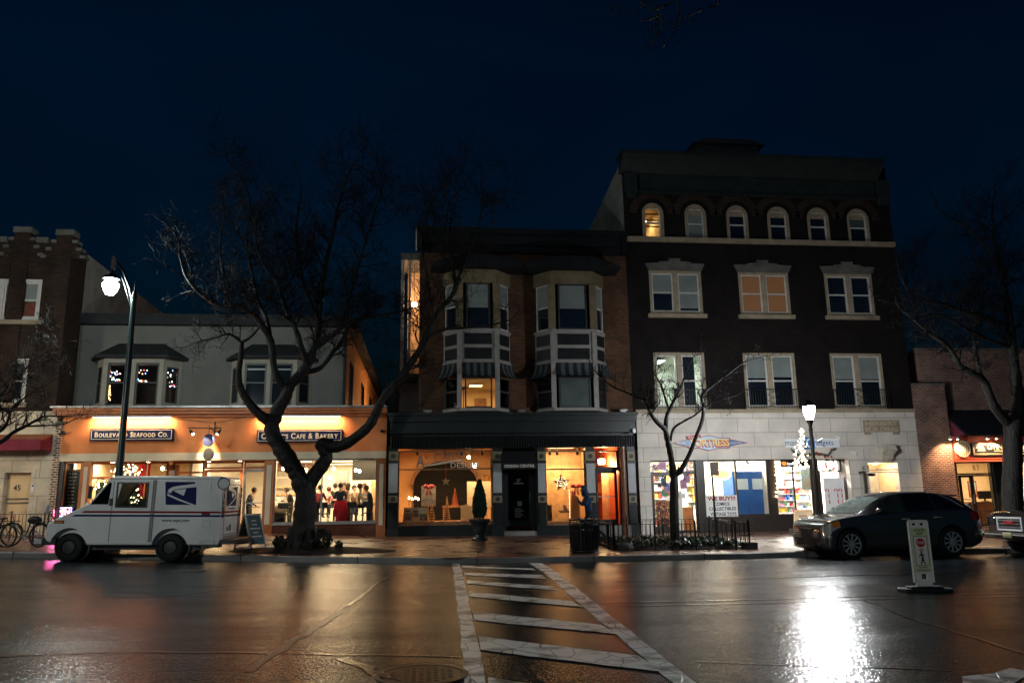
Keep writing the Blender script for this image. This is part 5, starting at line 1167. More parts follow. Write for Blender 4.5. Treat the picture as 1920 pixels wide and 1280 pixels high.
# neighbouring wall beyond F, keeps the street closed at the right
# ================================================================== people builder
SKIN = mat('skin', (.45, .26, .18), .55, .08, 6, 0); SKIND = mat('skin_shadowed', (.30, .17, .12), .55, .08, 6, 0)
_cl = {}
def cloth(name, c): return mat(name, c, .85, .2, 9, .3)
def person(loc, rot, pose, top, legs, label, group=None, hair=(.02, .015, .01), hood=None, skin=None, long_hair=False, s=1.0, shoes=BLACKP):
    """continuous skinned body facing local -y; joints in metres"""
    J = {'pel': (0, 0, .95, .135, .10), 'spi': (0, .01, 1.12, .125, .095), 'che': (0, .01, 1.33, .165, .11), 'nek': (0, 0, 1.49, .055, .055), 'hd0': (0, -.01, 1.57, .06, .07), 'hd1': (0, -.015, 1.66, .078, .095), 'hd2': (0, -.005, 1.735, .06, .075)}
    for k, sx in (('l', 1), ('r', -1)):
        J.update({'sh'+k: (.17*sx, .01, 1.42, .058, .058), 'el'+k: (.23*sx, .03, 1.14, .042, .042), 'wr'+k: (.22*sx, -.07, .91, .028, .03), 'ha'+k: (.215*sx, -.10, .83, .026, .036),
                  'hi'+k: (.09*sx, 0, .90, .095, .095), 'kn'+k: (.10*sx, -.02, .49, .06, .06), 'an'+k: (.10*sx, .02, .09, .042, .045), 'to'+k: (.11*sx, -.15, .045, .04, .035)})
    for k, v in pose.items(): J[k] = tuple(v)+tuple(J[k][len(v):])
    E_ = [('pel', 'spi', 1), ('spi', 'che', 1), ('che', 'nek', 2), ('nek', 'hd0', 2), ('hd0', 'hd1', 2), ('hd1', 'hd2', 2)]
    for k in 'lr': E_ += [('che', 'sh'+k, 1), ('sh'+k, 'el'+k, 1), ('el'+k, 'wr'+k, 1), ('wr'+k, 'ha'+k, 2), ('pel', 'hi'+k, 0), ('hi'+k, 'kn'+k, 0), ('kn'+k, 'an'+k, 0), ('an'+k, 'to'+k, 3)]
    names = list(J); me = bpy.data.meshes.new('person')
    me.from_pydata([V(J[n][:3])*s for n in names], [(names.index(a), names.index(b)) for a, b, _ in E_], [])
    ob = bpy.data.objects.new('person', me); COL.objects.link(ob)
    md = ob.modifiers.new('s', 'SKIN'); lay = me.skin_vertices[0].data
    for i, n in enumerate(names): lay[i].radius = (J[n][3]*s, J[n][4]*s); lay[i].use_root = (n == 'pel')
    ob.modifiers.new('u', 'SUBSURF').levels = 2; ob.modifiers['u'].render_levels = 2
    baked(ob); me = ob.data; me.materials.clear()
    for m_ in (legs, top, skin or SKIN, shoes): me.materials.append(m_)
    segs = [(V(J[a][:3])*s, V(J[b][:3])*s, k) for a, b, k in E_]
    for p in me.polygons:
        c = p.center; best = 9; kk = 0
        for a, b, k in segs:
            d = b-a; t = max(0, min(1, (c-a).dot(d)/max(1e-9, d.length_squared))); q = (c-(a+d*t)).length
            if q < best: best = q; kk = k
        if kk == 0 and c.z > J['hil'][2]*s+.06*s: kk = 1
        p.material_index = kk
    me.polygons.foreach_set('use_smooth', [True]*len(me.polygons))
    tag(ob, label, 'person', group); ORG[ob.name] = V((0, 0, 0))
    hc = V(J['hd1'][:3])*s
    mb = MB()
    if hood: mb.ball(hc+V((0, .022, .022))*s, .135*s, 14, 10, (.86, 1.0, 1.05)); mb.tube([hc+V((0, .05, -.05))*s, V(J['nek'][:3])*s+V((0, .03, .0))], [.11*s, .12*s], 12)
    else:
        mb.ball(hc+V((0, .025, .03))*s, .112*s, 12, 8, (.88, 1.0, 1.0))
        if long_hair: mb.tube([hc+V((0, .05, 0))*s, hc+V((0, .075, -.14))*s, hc+V((0, .06, -.27))*s], [.095*s, .095*s, .05*s], 10)
    # clip the hair away from the face
    h = mb.build('hood' if hood else 'hair', hood or mat('hair_%d' % int(hair[0]*1000), hair, .6), ob, True)
    bm = bmesh.new(); bm.from_mesh(h.data)
    kill = [f for f in bm.faces if (f.calc_center_median()-hc).y < -.045*s and (f.calc_center_median()-hc).z < (.095 if hood else .05)*s and (f.calc_center_median()-hc).z > -.15*s]
    bmesh.ops.delete(bm, geom=kill, context='FACES'); bm.to_mesh(h.data); bm.free()
    mb = MB(); f0 = hc+V((0, -.088, -.01))*s
    mb.add([f0+V((-.016, 0, -.02))*s, f0+V((.016, 0, -.02))*s, f0+V((0, -.025, -.018))*s, f0+V((0, -.002, .03))*s], [(0, 1, 2), (0, 2, 3), (1, 3, 2)])
    mb.ball(f0+V((0, .0, -.05))*s, .016*s, 8, 4, (1.3, .5, .35)); n_ = mb.build('face', skin or SKIN, ob, True)
    mb = MB()
    for sx in (-1, 1): mb.ball(hc+V((sx*.032, -.082, .012))*s, .011*s, 8, 5, (1.2, .7, .8))
    mb.build('eyes', BLACKP, ob, True)
    mb = MB()
    for k in 'lr':
        w_ = V(J['wr'+k][:3])*s; hnd = V(J['ha'+k][:3])*s; d = (hnd-w_).normalized(); side = d.cross(V((0, 1, .3))).normalized(); nrm = d.cross(side)
        for f in range(4):
            o_ = side*(.027*(f-1.5)/1.5*.9)*s; L = (.068, .078, .072, .056)[f]*s; b0 = hnd+o_
            mb.tube([b0, b0+d*L*.5, b0+d*L*.85+nrm*L*.25], [.009*s, .0085*s, .007*s], 5)
        b0 = w_.lerp(hnd, .5)+side*(.028 if k == 'l' else -.028)*s; mb.tube([b0, b0+(d*.5+side*(.7 if k == 'l' else -.7)).normalized()*.05*s], [.011*s, .008*s], 5)
    mb.build('fingers', skin or SKIN, ob, True)
    ob.location = V(loc); ob.rotation_euler = (0, 0, rot); return ob
SIT = {'pel': (0, .05, .72), 'spi': (0, .05, .89), 'che': (0, .01, 1.10), 'nek': (0, -.02, 1.26), 'hd0': (0, -.03, 1.34), 'hd1': (0, -.035, 1.43), 'hd2': (0, -.03, 1.505),
       'shl': (.17, .0, 1.19), 'shr': (-.17, .0, 1.19), 'ell': (.22, -.1, .95), 'elr': (-.22, -.1, .95), 'wrl': (.14, -.32, .98), 'wrr': (-.14, -.32, .98), 'hal': (.1, -.39, 1.0), 'har': (-.1, -.39, 1.0),
       'hil': (.1, 0, .70), 'hir': (-.1, 0, .70), 'knl': (.12, -.42, .70), 'knr': (-.12, -.42, .70), 'anl': (.12, -.36, .30), 'anr': (-.12, -.36, .30), 'tol': (.12, -.5, .26), 'tor': (-.12, -.5, .26)}
LK = 1.9
# ================================================================== inside the cafe
FZ = .36
gC = 'people in the cafe'
def PXf(px, Y): return P(px, 930, Y).x
NAVYC = cloth('navy_cloth', (.015, .03, .06)); BLK = cloth('black_cloth', (.015, .015, .017)); BEIG = cloth('beige_cloth', (.42, .36, .27)); PINK = cloth('pink_cloth', (.6, .3, .28)); REDC = cloth('red_cloth', (.5, .02, .04)); JEAN = cloth('denim', (.05, .08, .14)); GREYC = cloth('grey_cloth', (.2, .2, .2)); BROWNC = cloth('brown_cloth', (.16, .09, .06))
person((PXf(638, Y0+2.0), Y0+2.0, FZ+.3), pi, SIT, NAVYC, JEAN, 'person in a dark blue jumper seated with their back to the cafe window', gC)
person((PXf(645, Y0+3.2), Y0+3.2, FZ+.32), 0, SIT, BROWNC, JEAN, 'dark haired person facing the street across the high cafe table', gC, long_hair=True)
person((PXf(652, Y0+3.4), Y0+3.5, FZ+.32), radians(160), SIT, cloth('cream_cloth', (.55, .5, .42)), JEAN, 'long haired person in a cream top seen from behind in the cafe', gC, long_hair=True)
person((PXf(616, Y0+3.4), Y0+3.4, FZ+.28), radians(120), SIT, PINK, JEAN, 'small person in pink standing behind the cafe table', gC, s=.93, hair=(.1, .03, .02))
person((PXf(628, Y0+3.8), Y0+3.8, FZ+.32), radians(200), SIT, BLK, BLK, 'dark haired person in black behind the blue jumper in the cafe', gC)
person((PXf(674, Y0+1.5), Y0+1.5, FZ+.25), radians(100), SIT, BEIG, BLK, 'person bent over in a beige hooded jacket by the cafe window', gC, hair=(.06, .03, .02))
LEAN = {'che': (0, -.06, 1.33), 'nek': (0, -.12, 1.47), 'hd0': (0, -.16, 1.53), 'hd1': (0, -.2, 1.6), 'hd2': (0, -.2, 1.68), 'shl': (.18, -.06, 1.4), 'shr': (-.18, -.06, 1.4), 'wrl': (.2, -.22, 1.0), 'wrr': (-.2, -.22, 1.0), 'hal': (.18, -.3, .97), 'har': (-.18, -.3, .97)}
person((PXf(695, Y0+1.3), Y0+1.3, FZ), radians(-75), LEAN, NAVYC, BLK, 'tall standing person in a dark jacket at the right end of the cafe window', gC, hair=(.05, .035, .025))
person((PXf(468, YR+1.4), YR+1.4, FZ), radians(80), LEAN, NAVYC, BLK, 'person in a dark jacket standing behind the glass cafe door', gC)
person((PXf(438, YR+2.2), YR+2.2, FZ), radians(20), {}, cloth('stone_cloth', (.42, .38, .3)), BROWNC, 'person in a pale hooded coat inside near the cafe door', gC, hood=cloth('stone_cloth', (.42, .38, .3)))
person((PXf(545, Y0+3.6), Y0+3.6, FZ), radians(-60), LEAN, BLK, BLK, 'person in black ordering at the bakery counter', gC)
person((PXf(664, Y0+3.9), Y0+3.9, FZ), radians(30), {}, BROWNC, JEAN, 'person in brown standing among the cafe guests left of the beige jacket', gC)
person((PXf(683, Y0+3.4), Y0+3.4, FZ+.3), radians(-20), SIT, GREYC, JEAN, 'person in grey seated behind the beige jacket in the cafe', gC, hair=(.1, .05, .02))
person((PXf(600, Y0+2.6), Y0+2.6, FZ+.25), radians(150), SIT, cloth('wine_cloth', (.12, .015, .02)), JEAN, 'person in a wine red top seated just right of the tree trunk', gC)
person((PXf(575, Y0+4.6), Y0+4.6, FZ), radians(10), {}, cloth('apron_white', (.6, .6, .58)), BLK, 'person in a white top serving behind the bakery counter', gC)
def high_table(x, y, w_, d, label, h=1.04, legs=DKTRIM):
    t = thing('high_table', label, 'table', (x, y, FZ)); mb = MB(); mb.box(x-w_/2, x+w_/2, y-d/2, y+d/2, FZ+h-.05, FZ+h); mb.build('tabletop', WOOD, t)
    for a in (-1, 1):
        mb = MB(); mb.box(x+a*(w_/2-.22)-.11, x+a*(w_/2-.22)+.11, y-.1, y+.1, FZ, FZ+h-.051); mb.build('leg', legs, t)
high_table((PXf(512, Y0+.9)+PXf(574, Y0+.9))/2, Y0+.95, 1.45, .45, 'wooden high window table left of the tree trunk in the cafe', 1.0, WOOD)
high_table(PXf(620, Y0+1.0), Y0+1.0, 1.5, .5, 'wooden high table in the middle of the cafe window')
high_table(PXf(673, Y0+1.0), Y0+1.0, 1.25, .5, 'wooden high table at the right end of the cafe window')
def stool(x, y, label, coat=None, g='high chairs at the cafe window'):
    t = thing('high_chair', label, 'chair', (x, y, FZ), g)
    mb = MB(); mb.box(x-.2, x+.2, y-.2, y+.2, FZ+.68, FZ+.72); mb.build('seat', IRON, t)
    mb = MB(); mb.box(x-.19, x+.19, y-.22, y-.19, FZ+.9, FZ+1.12); mb.box(x-.19, x-.16, y-.22, y-.19, FZ+.72, FZ+1.1); mb.box(x+.16, x+.19, y-.22, y-.19, FZ+.72, FZ+1.1); mb.build('backrest', IRON, t)
    for a in (-1, 1):
        for b in (-1, 1): mb = MB(); mb.cyl((x+a*.23, y+b*.23, FZ), (x+a*.17, y+b*.17, FZ+.68), .015, n=5); mb.build('leg', METAL, t)
    mb = MB(); mb.box(x-.21, x+.21, y-.215, y-.205, FZ+.25, FZ+.27); mb.build('footrest', METAL, t)
    return t
stool(PXf(640, Y0+.45), Y0+.6, 'high chair with a red coat over its back in the cafe window')
x = PXf(640, Y0+.4); mb = MB(); y = Y0+.35
mb.grid([[(x+dx*(1+.12*sin(k*2.1)), y-.03-.05*cos(dx*9)+.02*sin(k+dx*20), FZ+1.16-k*.13) for dx in [i*.026 for i in range(-7, 8)]] for k in range(7)]); mb.tube([(x-.17, y, FZ+1.12), (x-.24, y-.02, FZ+.8), (x-.25, y, FZ+.4)], [.05, .05, .035], 8); mb.tube([(x+.17, y, FZ+1.12), (x+.22, y-.02, FZ+.8), (x+.24, y, FZ+.35)], [.05, .05, .035], 8)
tag(mb.build('red_coat', REDC, smooth='all', base=(x, y, FZ+.5)), 'bright red coat draped over a high chair back in the cafe window', 'coat')
for i, px in enumerate((533, 588, 606, 660, 690)): stool(PXf(px, Y0+.55), Y0+.62, ['high chair beside the pushchair left of the tree trunk', 'high chair half hidden by the tree trunk in the cafe window', 'high chair just right of the tree trunk in the cafe window', 'high chair between the red coat and the beige jacket', 'high chair at the far right of the cafe window'][i])
# pushchair
x = PXf(525, Y0+.55); y = Y0+.6; t = thing('pushchair', 'dark pushchair with pale hood in the left corner of the cafe window', 'pushchair', (x, y, FZ))
mb = MB(); mb.ball((x, y, FZ+.85), .28, 12, 8, (1, .8, .7)); mb.build('hood', BEIG, t, True); mb = MB(); mb.box(x-.2, x+.2, y-.2, y+.2, FZ+.4, FZ+.75); mb.build('seat', BLK, t)
for a in (-.2, .22): mb = MB(); mb.lathe([(.05, -.02), (.13, -.02), (.13, .02), (.05, .02)], (x+a, y-.15, FZ+.13), 16, 'y'); mb.build('wheel', GREYG, t)
mb = MB(); mb.tube([(x-.2, y, FZ+.13), (x+.05, y, FZ+.6), (x+.3, y+.05, FZ+1.0)], .015, 6); mb.tube([(x+.22, y, FZ+.13), (x-.1, y, FZ+.7)], .015, 6); mb.build('frame', METAL, t)
# bakery counter with trays, shelves, white menu boards, coffee machine
xa, xb = PXf(508, YR+2.6), PXf(598, YR+2.6); yk = YR+2.6
t = thing('bakery_display', 'white bakery shelves with loaves and price tags at the left of the cafe window', 'shelf', (xa, yk, FZ))
mb = MB(); mb.box(xa, xb, yk, yk+.5, FZ, FZ+1.35); mb.build('counter', mat('white_tile', (.75, .74, .7), .35, .05), t)
mb = MB()
for z in (1.62, 2.12): mb.box(xa, xb, yk+.25, yk+.55, FZ+z, FZ+z+.03)
mb.build('shelf_board', WHITEP, t)
mb = MB()
for i in range(9): xx = lerp(xa+.1, xb-.3, (i % 5)/5); z = FZ+(.9 if i < 5 else 1.15); mb.box(xx, xx+.14, yk-.012, yk-.002, z+.05*(i % 2), z+.06+.05*(i % 2))
mb.build('price_tags', mat('tag_dark', (.12, .06, .05), .6), t)
BREAD = mat('bread', (.5, .26, .09), .6, .3, 9, .2)
for k, z in enumerate((1.35, 1.65)):
    for i in range(6):
        xx = lerp(xa+.2, xb-.2, i/5); mb = MB(); mb.box(xx-.17, xx+.17, yk+.1, yk+.4, FZ+z+.002, FZ+z+.03); b_ = mb.build('bread_tray', METAL, t)
        mb = MB()
        for j in range(3): mb.ball((xx-.1+j*.1, yk+.2, FZ+z+.075), .055, 8, 5, (1, 1.6, .7))
        mb.build('loaves', BREAD, b_, True)
mb = MB(); z = FZ+2.45
for i in range(6): xx = lerp(xa, xb, i/6); mb.box(xx+.01, xx+(xb-xa)/6-.02, yk+.5, yk+.53, z-.05, z+.28)
tag(mb.build('menu_board', mat('menu_brown', (.16, .09, .07), .6, .4, 9), base=(xa, yk, z)), 'row of brown menu boards on the wall above the bakery shelves', 'menu board')
# kitchen hood and counter at the back right
xa, xb = PXf(628, YR+6), PXf(700, YR+6); yk = YR+6
t = thing('kitchen_hood', 'large steel kitchen hood at the back of the cafe', 'hood', (xa, yk, 2.1)); mb = MB(); mb.box(xa, xb-1.2, yk, yk+1, 2.2, 2.85); mb.prism([(yk, 2.2), (yk+1, 2.2), (yk+1, 2.05), (yk-.15, 2.05)], xa, xb-1.2, 'x'); mb.build('body', METAL, t)
mb = MB(); mb.box(xa, xb-.8, yk-.8, yk-.2, FZ, FZ+1.1); mb.box(xa, xb-.8, yk+1.5, yk+1.8, FZ, 2.2); tag(mb.build('kitchen_counter', mat('white_tile2', (.7, .7, .68), .35, .1), base=(xa, yk-.8, FZ)), 'white kitchen counter below the steel hood in the cafe', 'counter')
mb = MB(); xx = PXf(700, YR+3); mb.box(xx-.9, xx+.7, YR+3, YR+3.2, 2.35, 3.28); tag(mb.build('chalk_board', BLACKP, base=(xx, YR+3, 2.3)), 'dark chalk menu board hanging at the top right of the cafe window', 'menu board')
mb = MB(); mb.box(xx-.1, xx+.5, YR+2.8, YR+3, FZ, 2.3); tag(mb.build('wooden_column', WOODL, base=(xx, YR+2.8, FZ)), 'pale wooden column at the right side of the cafe', 'column')
gp = 'pendant bulbs in the cafe'
for i, (px, py, yy) in enumerate(((531, 878, 1.6), (574, 880, 1.6), (626, 878, 1.2), (667, 881, 1.2), (674, 883, 1.6), (618, 894, 2.4))):
    p = P(px, py, Y0+yy); t = thing('pendant_lamp', ['leftmost', 'second', 'third', 'fourth', 'fifth', 'lowest'][i]+' glowing pendant bulb in the big cafe window, counted from the left' if i < 5 else 'small lowest pendant bulb near the centre of the cafe window', 'pendant lamp', p, gp)
    mb = MB(); mb.ball(p, .055, 10, 8, (1, 1, 1.2)); mb.build('bulb', emit('pendant_glow', (1, .75, .45), 45), t); mb = MB(); mb.cyl(p+V((0, 0, .06)), V((p.x, p.y, 3.28)), .006, n=4); mb.cyl(p+V((0, 0, .05)), p+V((0, 0, .12)), .022); mb.build('cord', BLACKP, t)
for i, (x, y, sx, sy, pw) in enumerate(((PXf(545, Y0+2.5), Y0+2.6, 1.6, .35, 115), (PXf(655, Y0+3), Y0+3.2, 2.0, .35, 125), (PXf(650, YR+5), YR+4.6, 2.6, .6, 210), (PXf(540, YR+5), YR+4.6, 2, .5, 110), (PXf(660, YR+7.4), YR+7.6, 3, .6, 150))):
    panel_light(x, y, 3.26, sx, sy, pw, (1, .69, .39), ['ceiling panel above the bakery shelves', 'ceiling panel above the seated cafe guests', 'long ceiling panel before the kitchen hood', 'ceiling panel over the rear left of the cafe', 'rearmost ceiling panel of the cafe kitchen'][i], 'ceiling panels in the cafe', 7)
for i, px in enumerate((200, 260, 400)): panel_light(PXf(px, YR+1.8), YR+1.8, 3.2, .6, .4, 45, (1, .68, .38), ['left', 'middle', 'right'][i]+' ceiling panel in the restaurant room behind the van', 'ceiling panels behind the van', 5)
panel_light(PXf(130, Y0+.9), Y0+.8, 3.1, .4, .3, 18, (1, .75, .5), 'small ceiling light above the chalk menu board', None, 8)
# drapes and lamps behind the van
for i, (px, c) in enumerate(((262, (.4, .02, .04)), (272, (.4, .02, .04)))):
    x = PXf(px, YR+.9); mb = MB(); mb.grid([[(x-.12+.02*k, YR+.9+.03*sin(k*1.6), z) for k in range(13)] for z in (.4, 3.2)]); tag(mb.build('curtain', cloth('drape_%d' % (i//2), c), smooth='all', base=(x, YR+.9, .4)), ['left red curtain behind the white van', 'right red curtain behind the white van'][i], 'curtain')
for i, (px, py) in enumerate(((276, 876), (305, 878), (315, 881))):
    p = P(px, py, YR+1.1); t = thing('wall_lamp', ['left', 'middle', 'right'][i]+' of the three small warm lamps above the van roof', 'lamp', p, 'warm lamps above the van roof'); mb = MB(); mb.ball(p, .07); mb.build('bulb', emit('pendant_glow', (1, .75, .45), 45), t); mb = MB(); mb.cyl(p, (p.x, p.y, 3.2), .012, n=5); mb.build('stem', IRON, t)
def bulbs(name, label, cat, pts, cols, r=.02, wire=None, group=None, base=None):
    t = thing(name, label, cat, base or pts[0], group)
    by = {}
    for i, p in enumerate(pts):
        mt = cols[i % len(cols)]; mb = MB(); mb.ball(p, r*random.uniform(.8, 1.25), 6, 4)
        mb.build('bulb', mt, t, norm=False)
    mb = MB()
    if wire: mb.tube(wire, .006, 4)
    else: mb.tube(pts, .004, 3)
    mb.build('wire', mat('dark_wire', (.02, .03, .02), .6), t); return t
LW = emit('fairy_warm', (1, .68, .36), 22); LB = emit('fairy_blue', (.25, .4, 1), 9); LR = emit('fairy_red', (1, .08, .04), 9); LG = emit('fairy_green', (.15, 1, .5), 6); LWW = emit('fairy_white', (.8, .9, 1), 9); LWL = emit('fairy_warm_low', (1, .55, .22), 8)
c = P(238, 885, YR+.5); pts = []
for i in range(60): a = i*2.4; r_ = .55*math.sqrt(random.random()); pts.append(c+V((r_*cos(a)*1.1, .15*sin(a), r_*sin(a)*.75)))
bulbs('fairy_lights', 'cluster of warm fairy lights behind the glass above the van roof', 'fairy lights', pts, [LW], .022)
c = P(225, 925, YR+.35); pts = [c+V((random.uniform(-1.0, .9), .1, random.uniform(-.5, .5))) for i in range(75)]
bulbs('fairy_lights', 'warm fairy lights seen through the side window of the white van', 'fairy lights', pts, [LW], .03)
mb = MB(); mb.box(P(180, 918, YR+.75).x, P(258, 918, YR+.75).x, YR+.75, YR+.8, .95, 2.35); tag(mb.build('dark_backing', cloth('backing_green', (.015, .03, .026)), base=(P(220, 918, YR+.75).x, YR+.75, .95)), 'added dark green panel that keeps the view through the van window dark behind the fairy lights', 'screen')  # panel added: the dark behind the lights is put into its colour
# upper bay window decorations
YB = YU-.2
def upts(px0, px1, py0, py1, n, Y=YB):
    return [P(random.uniform(px0, px1), random.uniform(py0, py1), Y+random.uniform(0, .3)) for _ in range(n)]
bulbs('fairy_lights', 'coloured fairy lights at the top of the left upper bay window', 'fairy lights', upts(189, 227, 692, 716, 50), [LB, LWW, LWL, LR, LG, LWL, LB], .02)
bulbs('fairy_lights', 'coloured fairy lights in the middle upper bay window', 'fairy lights', [P(241+i*2.9, 693+random.uniform(0, 8), YB+.2) for i in range(13)]+[P(242+i*1.7, 708+i*.45+random.uniform(-2, 2), YB+.2) for i in range(20)], [LB, LWL, LWW, LWL, LR, LB], .02)
pts = [P(random.uniform(192, 208), 721+i*.6, YB+.25) for i in range(50)]; bulbs('fairy_lights', 'column of warm fairy lights in the lower left of the upper bay window', 'fairy lights', pts, [LWL], .02)
bx = bay1[1]-.28
pts = [P(random.uniform(303, 328), random.uniform(693, 725), YB+.35) for i in range(18)]; bulbs('fairy_lights', 'fairy lights around the star in the right side of the upper bay window', 'fairy lights', pts, [LB, LWW, LWL, LR], .02)
pts = []
for i in range(34): t_ = i/33; pts.append(P(304+random.uniform(-1, 1)*(1.5+5*t_), 735+t_*19, YB+.35))
bulbs('lit_christmas_tree', 'small coloured light Christmas tree in the right side of the upper bay window', 'Christmas tree', pts, [LR, LG, LWL, LWW], .018)
def starpoly(cx, cz, R_, r_, n=5, rot=pi/2): return [((R_ if k % 2 == 0 else r_)*cos(rot+pi*k/n)+cx, (R_ if k % 2 == 0 else r_)*sin(rot+pi*k/n)+cz) for k in range(2*n)]
p = P(308, 709, YB+.3); mb = MB(); mb.prism(starpoly(p.x, p.z, .15, .065), p.y-.02, p.y+.02, 'y'); tag(mb.build('star_light', emit('star_white', (.6, .8, 1), 3), base=p), 'glowing white star in the right side of the upper bay window', 'star')
LK = 2.6
# ================================================================== D shop display
x0, x1, z0, z1 = w1; zf_ = .62
mb = MB(); mb.box(x0-.1, x1+.1, Y0+.2, Y0+1.6, .45, z0+.05); tag(mb.build('display_plinth', WOOD, base=(x0, Y0+.2, .45)), 'low wooden display plinth inside the design shop window', 'plinth')
zp = z0+.05
mb = MB(); N = 24; xc = (x0+x1)/2+.1   # black slab at the back: the opening's dark is put into its colour
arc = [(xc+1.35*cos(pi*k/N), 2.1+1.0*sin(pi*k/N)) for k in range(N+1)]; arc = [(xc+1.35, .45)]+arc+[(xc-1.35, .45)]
mb.prism(arc, Y0+4.0, Y0+4.18, 'y'); tag(mb.build('dark_arch_slab', cloth('arch_black', (.006, .005, .005)), base=(xc, Y0+4, .45)), 'black arched slab standing for the dark opening at the back of the design shop', 'archway')
mb = MB(); arc2 = [(xc+1.5*cos(pi*k/N), 2.1+1.15*sin(pi*k/N)) for k in range(N+1)]
for a, b in zip(arc2, arc2[1:]):
    ia = (xc+(a[0]-xc)*.9, 2.1+(a[1]-2.1)*.88); ib = (xc+(b[0]-xc)*.9, 2.1+(b[1]-2.1)*.88); mb.prism([a, b, ib, ia], Y0+3.9, Y0+3.99, 'y')
tag(mb.build('arch_trim', WOOD, base=(xc, Y0+3.9, 2.1)), 'brown wooden trim around the dark arch in the design shop', 'trim')
def easel_board(px0, px1, py0, py1, y, m_, label, cat='board', name='display_board', tilt=.06):
    r = rect(px0, px1, py0, py1, y); t = thing(name, label, cat, ((r[0]+r[1])/2, y, zp))
    mb = MB(); mb.add([(r[0], y, r[2]), (r[1], y, r[2]), (r[1], y+tilt, r[3]), (r[0], y+tilt, r[3]), (r[0], y+.03, r[2]), (r[1], y+.03, r[2]), (r[1], y+tilt+.03, r[3]), (r[0], y+tilt+.03, r[3])], [(0, 1, 2, 3), (4, 7, 6, 5), (0, 4, 5, 1), (1, 5, 6, 2), (2, 6, 7, 3), (3, 7, 4, 0)]); mb.build('panel', m_, t)
    mb = MB(); m = (r[0]+r[1])/2
    for s in (-1, 1): mb.tube([(m+s*(r[1]-r[0])*.35, y+.02, zp), (m+s*.05, y+tilt+.06, r[3]+.05)], .015, 5)
    mb.tube([(m, y+.35, zp), (m, y+tilt+.06, r[3])], .015, 5); mb.box(r[0], r[1], y-.03, y+.05, r[2]-.03, r[2]-.002); mb.build('easel', WOODL, t); return t, r
GWD = mat('grey_planks', (.30, .30, .29), .7, .25, 5, .1)
easel_board(790, 817, 910, 947, Y0+.8, GWD, 'grey plank board on an easel with a pink bow in the design shop window')
def bow(c, s, label):
    t = thing('bow', label, 'bow', c); mb = MB()
    for a in (-1, 1):
        mb.ball(c+V((a*.11*s, 0, .03*s)), .085*s, 10, 6, (1.25, .5, 1)); mb.prism([(c.x+a*.01*s, c.z), (c.x+a*.05*s, c.z-.02*s), (c.x+a*.13*s, c.z-.32*s), (c.x+a*.03*s, c.z-.28*s)], c.y-.02, c.y, 'y')
    mb.ball(c, .04*s, 8, 5); mb.build('ribbon', mat('coral_ribbon', (.75, .12, .14), .55, .1), t, True)
bow(P(804, 913, Y0+.74), 1.0, 'pink ribbon bow on top of the grey plank board')
r = rect(755, 803, 951, 978, Y0+.35); t = thing('photo_board', 'cream presentation board with small garden photographs at the lower left of the design shop window', 'board', (r[0], Y0+.35, r[2]))
mb = MB(); mb.add([(r[0], Y0+.35, r[2]), (r[1], Y0+.35, r[2]), (r[1]-.03, Y0+.42, r[3]), (r[0]+.05, Y0+.42, r[3])], [(0, 1, 2, 3)]); mb.build('card', mat('cream_card', (.75, .66, .5), .6), t)
mb = MB()
for a, b, c_, d in ((.06, .36, .1, .6), (.4, .62, .35, .8), (.66, .95, .1, .55), (.1, .3, .68, .85)): mb.add([(lerp(r[0], r[1], a), Y0+.33+.07*c_, lerp(r[2], r[3], c_)), (lerp(r[0], r[1], b), Y0+.33+.07*c_, lerp(r[2], r[3], c_)), (lerp(r[0], r[1], b), Y0+.33+.07*d, lerp(r[2], r[3], d)), (lerp(r[0], r[1], a), Y0+.33+.07*d, lerp(r[2], r[3], d))], [(0, 1, 2, 3)])
mb.build('photos', mat('garden_photo', (.25, .2, .16), .5, .9, 11, 0), t)
easel_board(876, 921, 902, 950, Y0+1.0, mat('beige_stone_panel', (.55, .48, .36), .5, .1), 'large pale beige panel leaning behind the conical shrub', tilt=.15)
easel_board(864, 888, 947, 975, Y0+.5, mat('tan_panel', (.6, .45, .28), .5, .15), 'tan wood sample panel with small lettering at the lower right of the window', tilt=.08)
def stacktree(c, h, w_, label, m_, n=9, cat='Christmas tree'):
    t = thing('table_tree', label, cat, c); mb = MB()
    for k in range(n):
        f = 1-k/n; mb.lathe([(w_*f*.5, 0), (w_*f*.5, h/n*.55)], c+V((0, 0, k*h/n)), 12)
    mb.build('rings', m_, t); mb = MB(); mb.cyl(c, c+V((0, 0, h)), .012, n=6); mb.build('stem', WOOD, t); return t
pz = P(838, 976, Y0+.9); stacktree(V((pz.x, Y0+.9, zp)), P(838, 929, Y0+.9).z-zp, .3, 'tall slatted wooden cone tree in the middle of the design shop window', WOODL, 12)
pz = P(810, 976, Y0+.6); stacktree(V((pz.x, Y0+.6, zp)), P(810, 941, Y0+.6).z-zp, .27, 'small tree of stacked gold rings beside the photo board', mat('gold_ring', (.7, .5, .25), .3, .2, 5, 0, .6), 7)
pz = P(853, 950, Y0+2.4); stacktree(V((pz.x, Y0+2.4, 1.25)), .7, .3, 'rust coloured cone tree on the table in the design shop', mat('rust_cone', (.3, .08, .04), .7), 14)
mb = MB(); x = pz.x; mb.box(x-.5, x+.9, Y0+2.1, Y0+2.8, 1.18, 1.25); 
for a in (-.45, .85): mb.box(x+a-.03, x+a+.03, Y0+2.15, Y0+2.7, .45, 1.179)
tag(mb.build('table', WOOD, base=(x, Y0+2.1, .45)), 'brown display table at the back of the design shop', 'table')
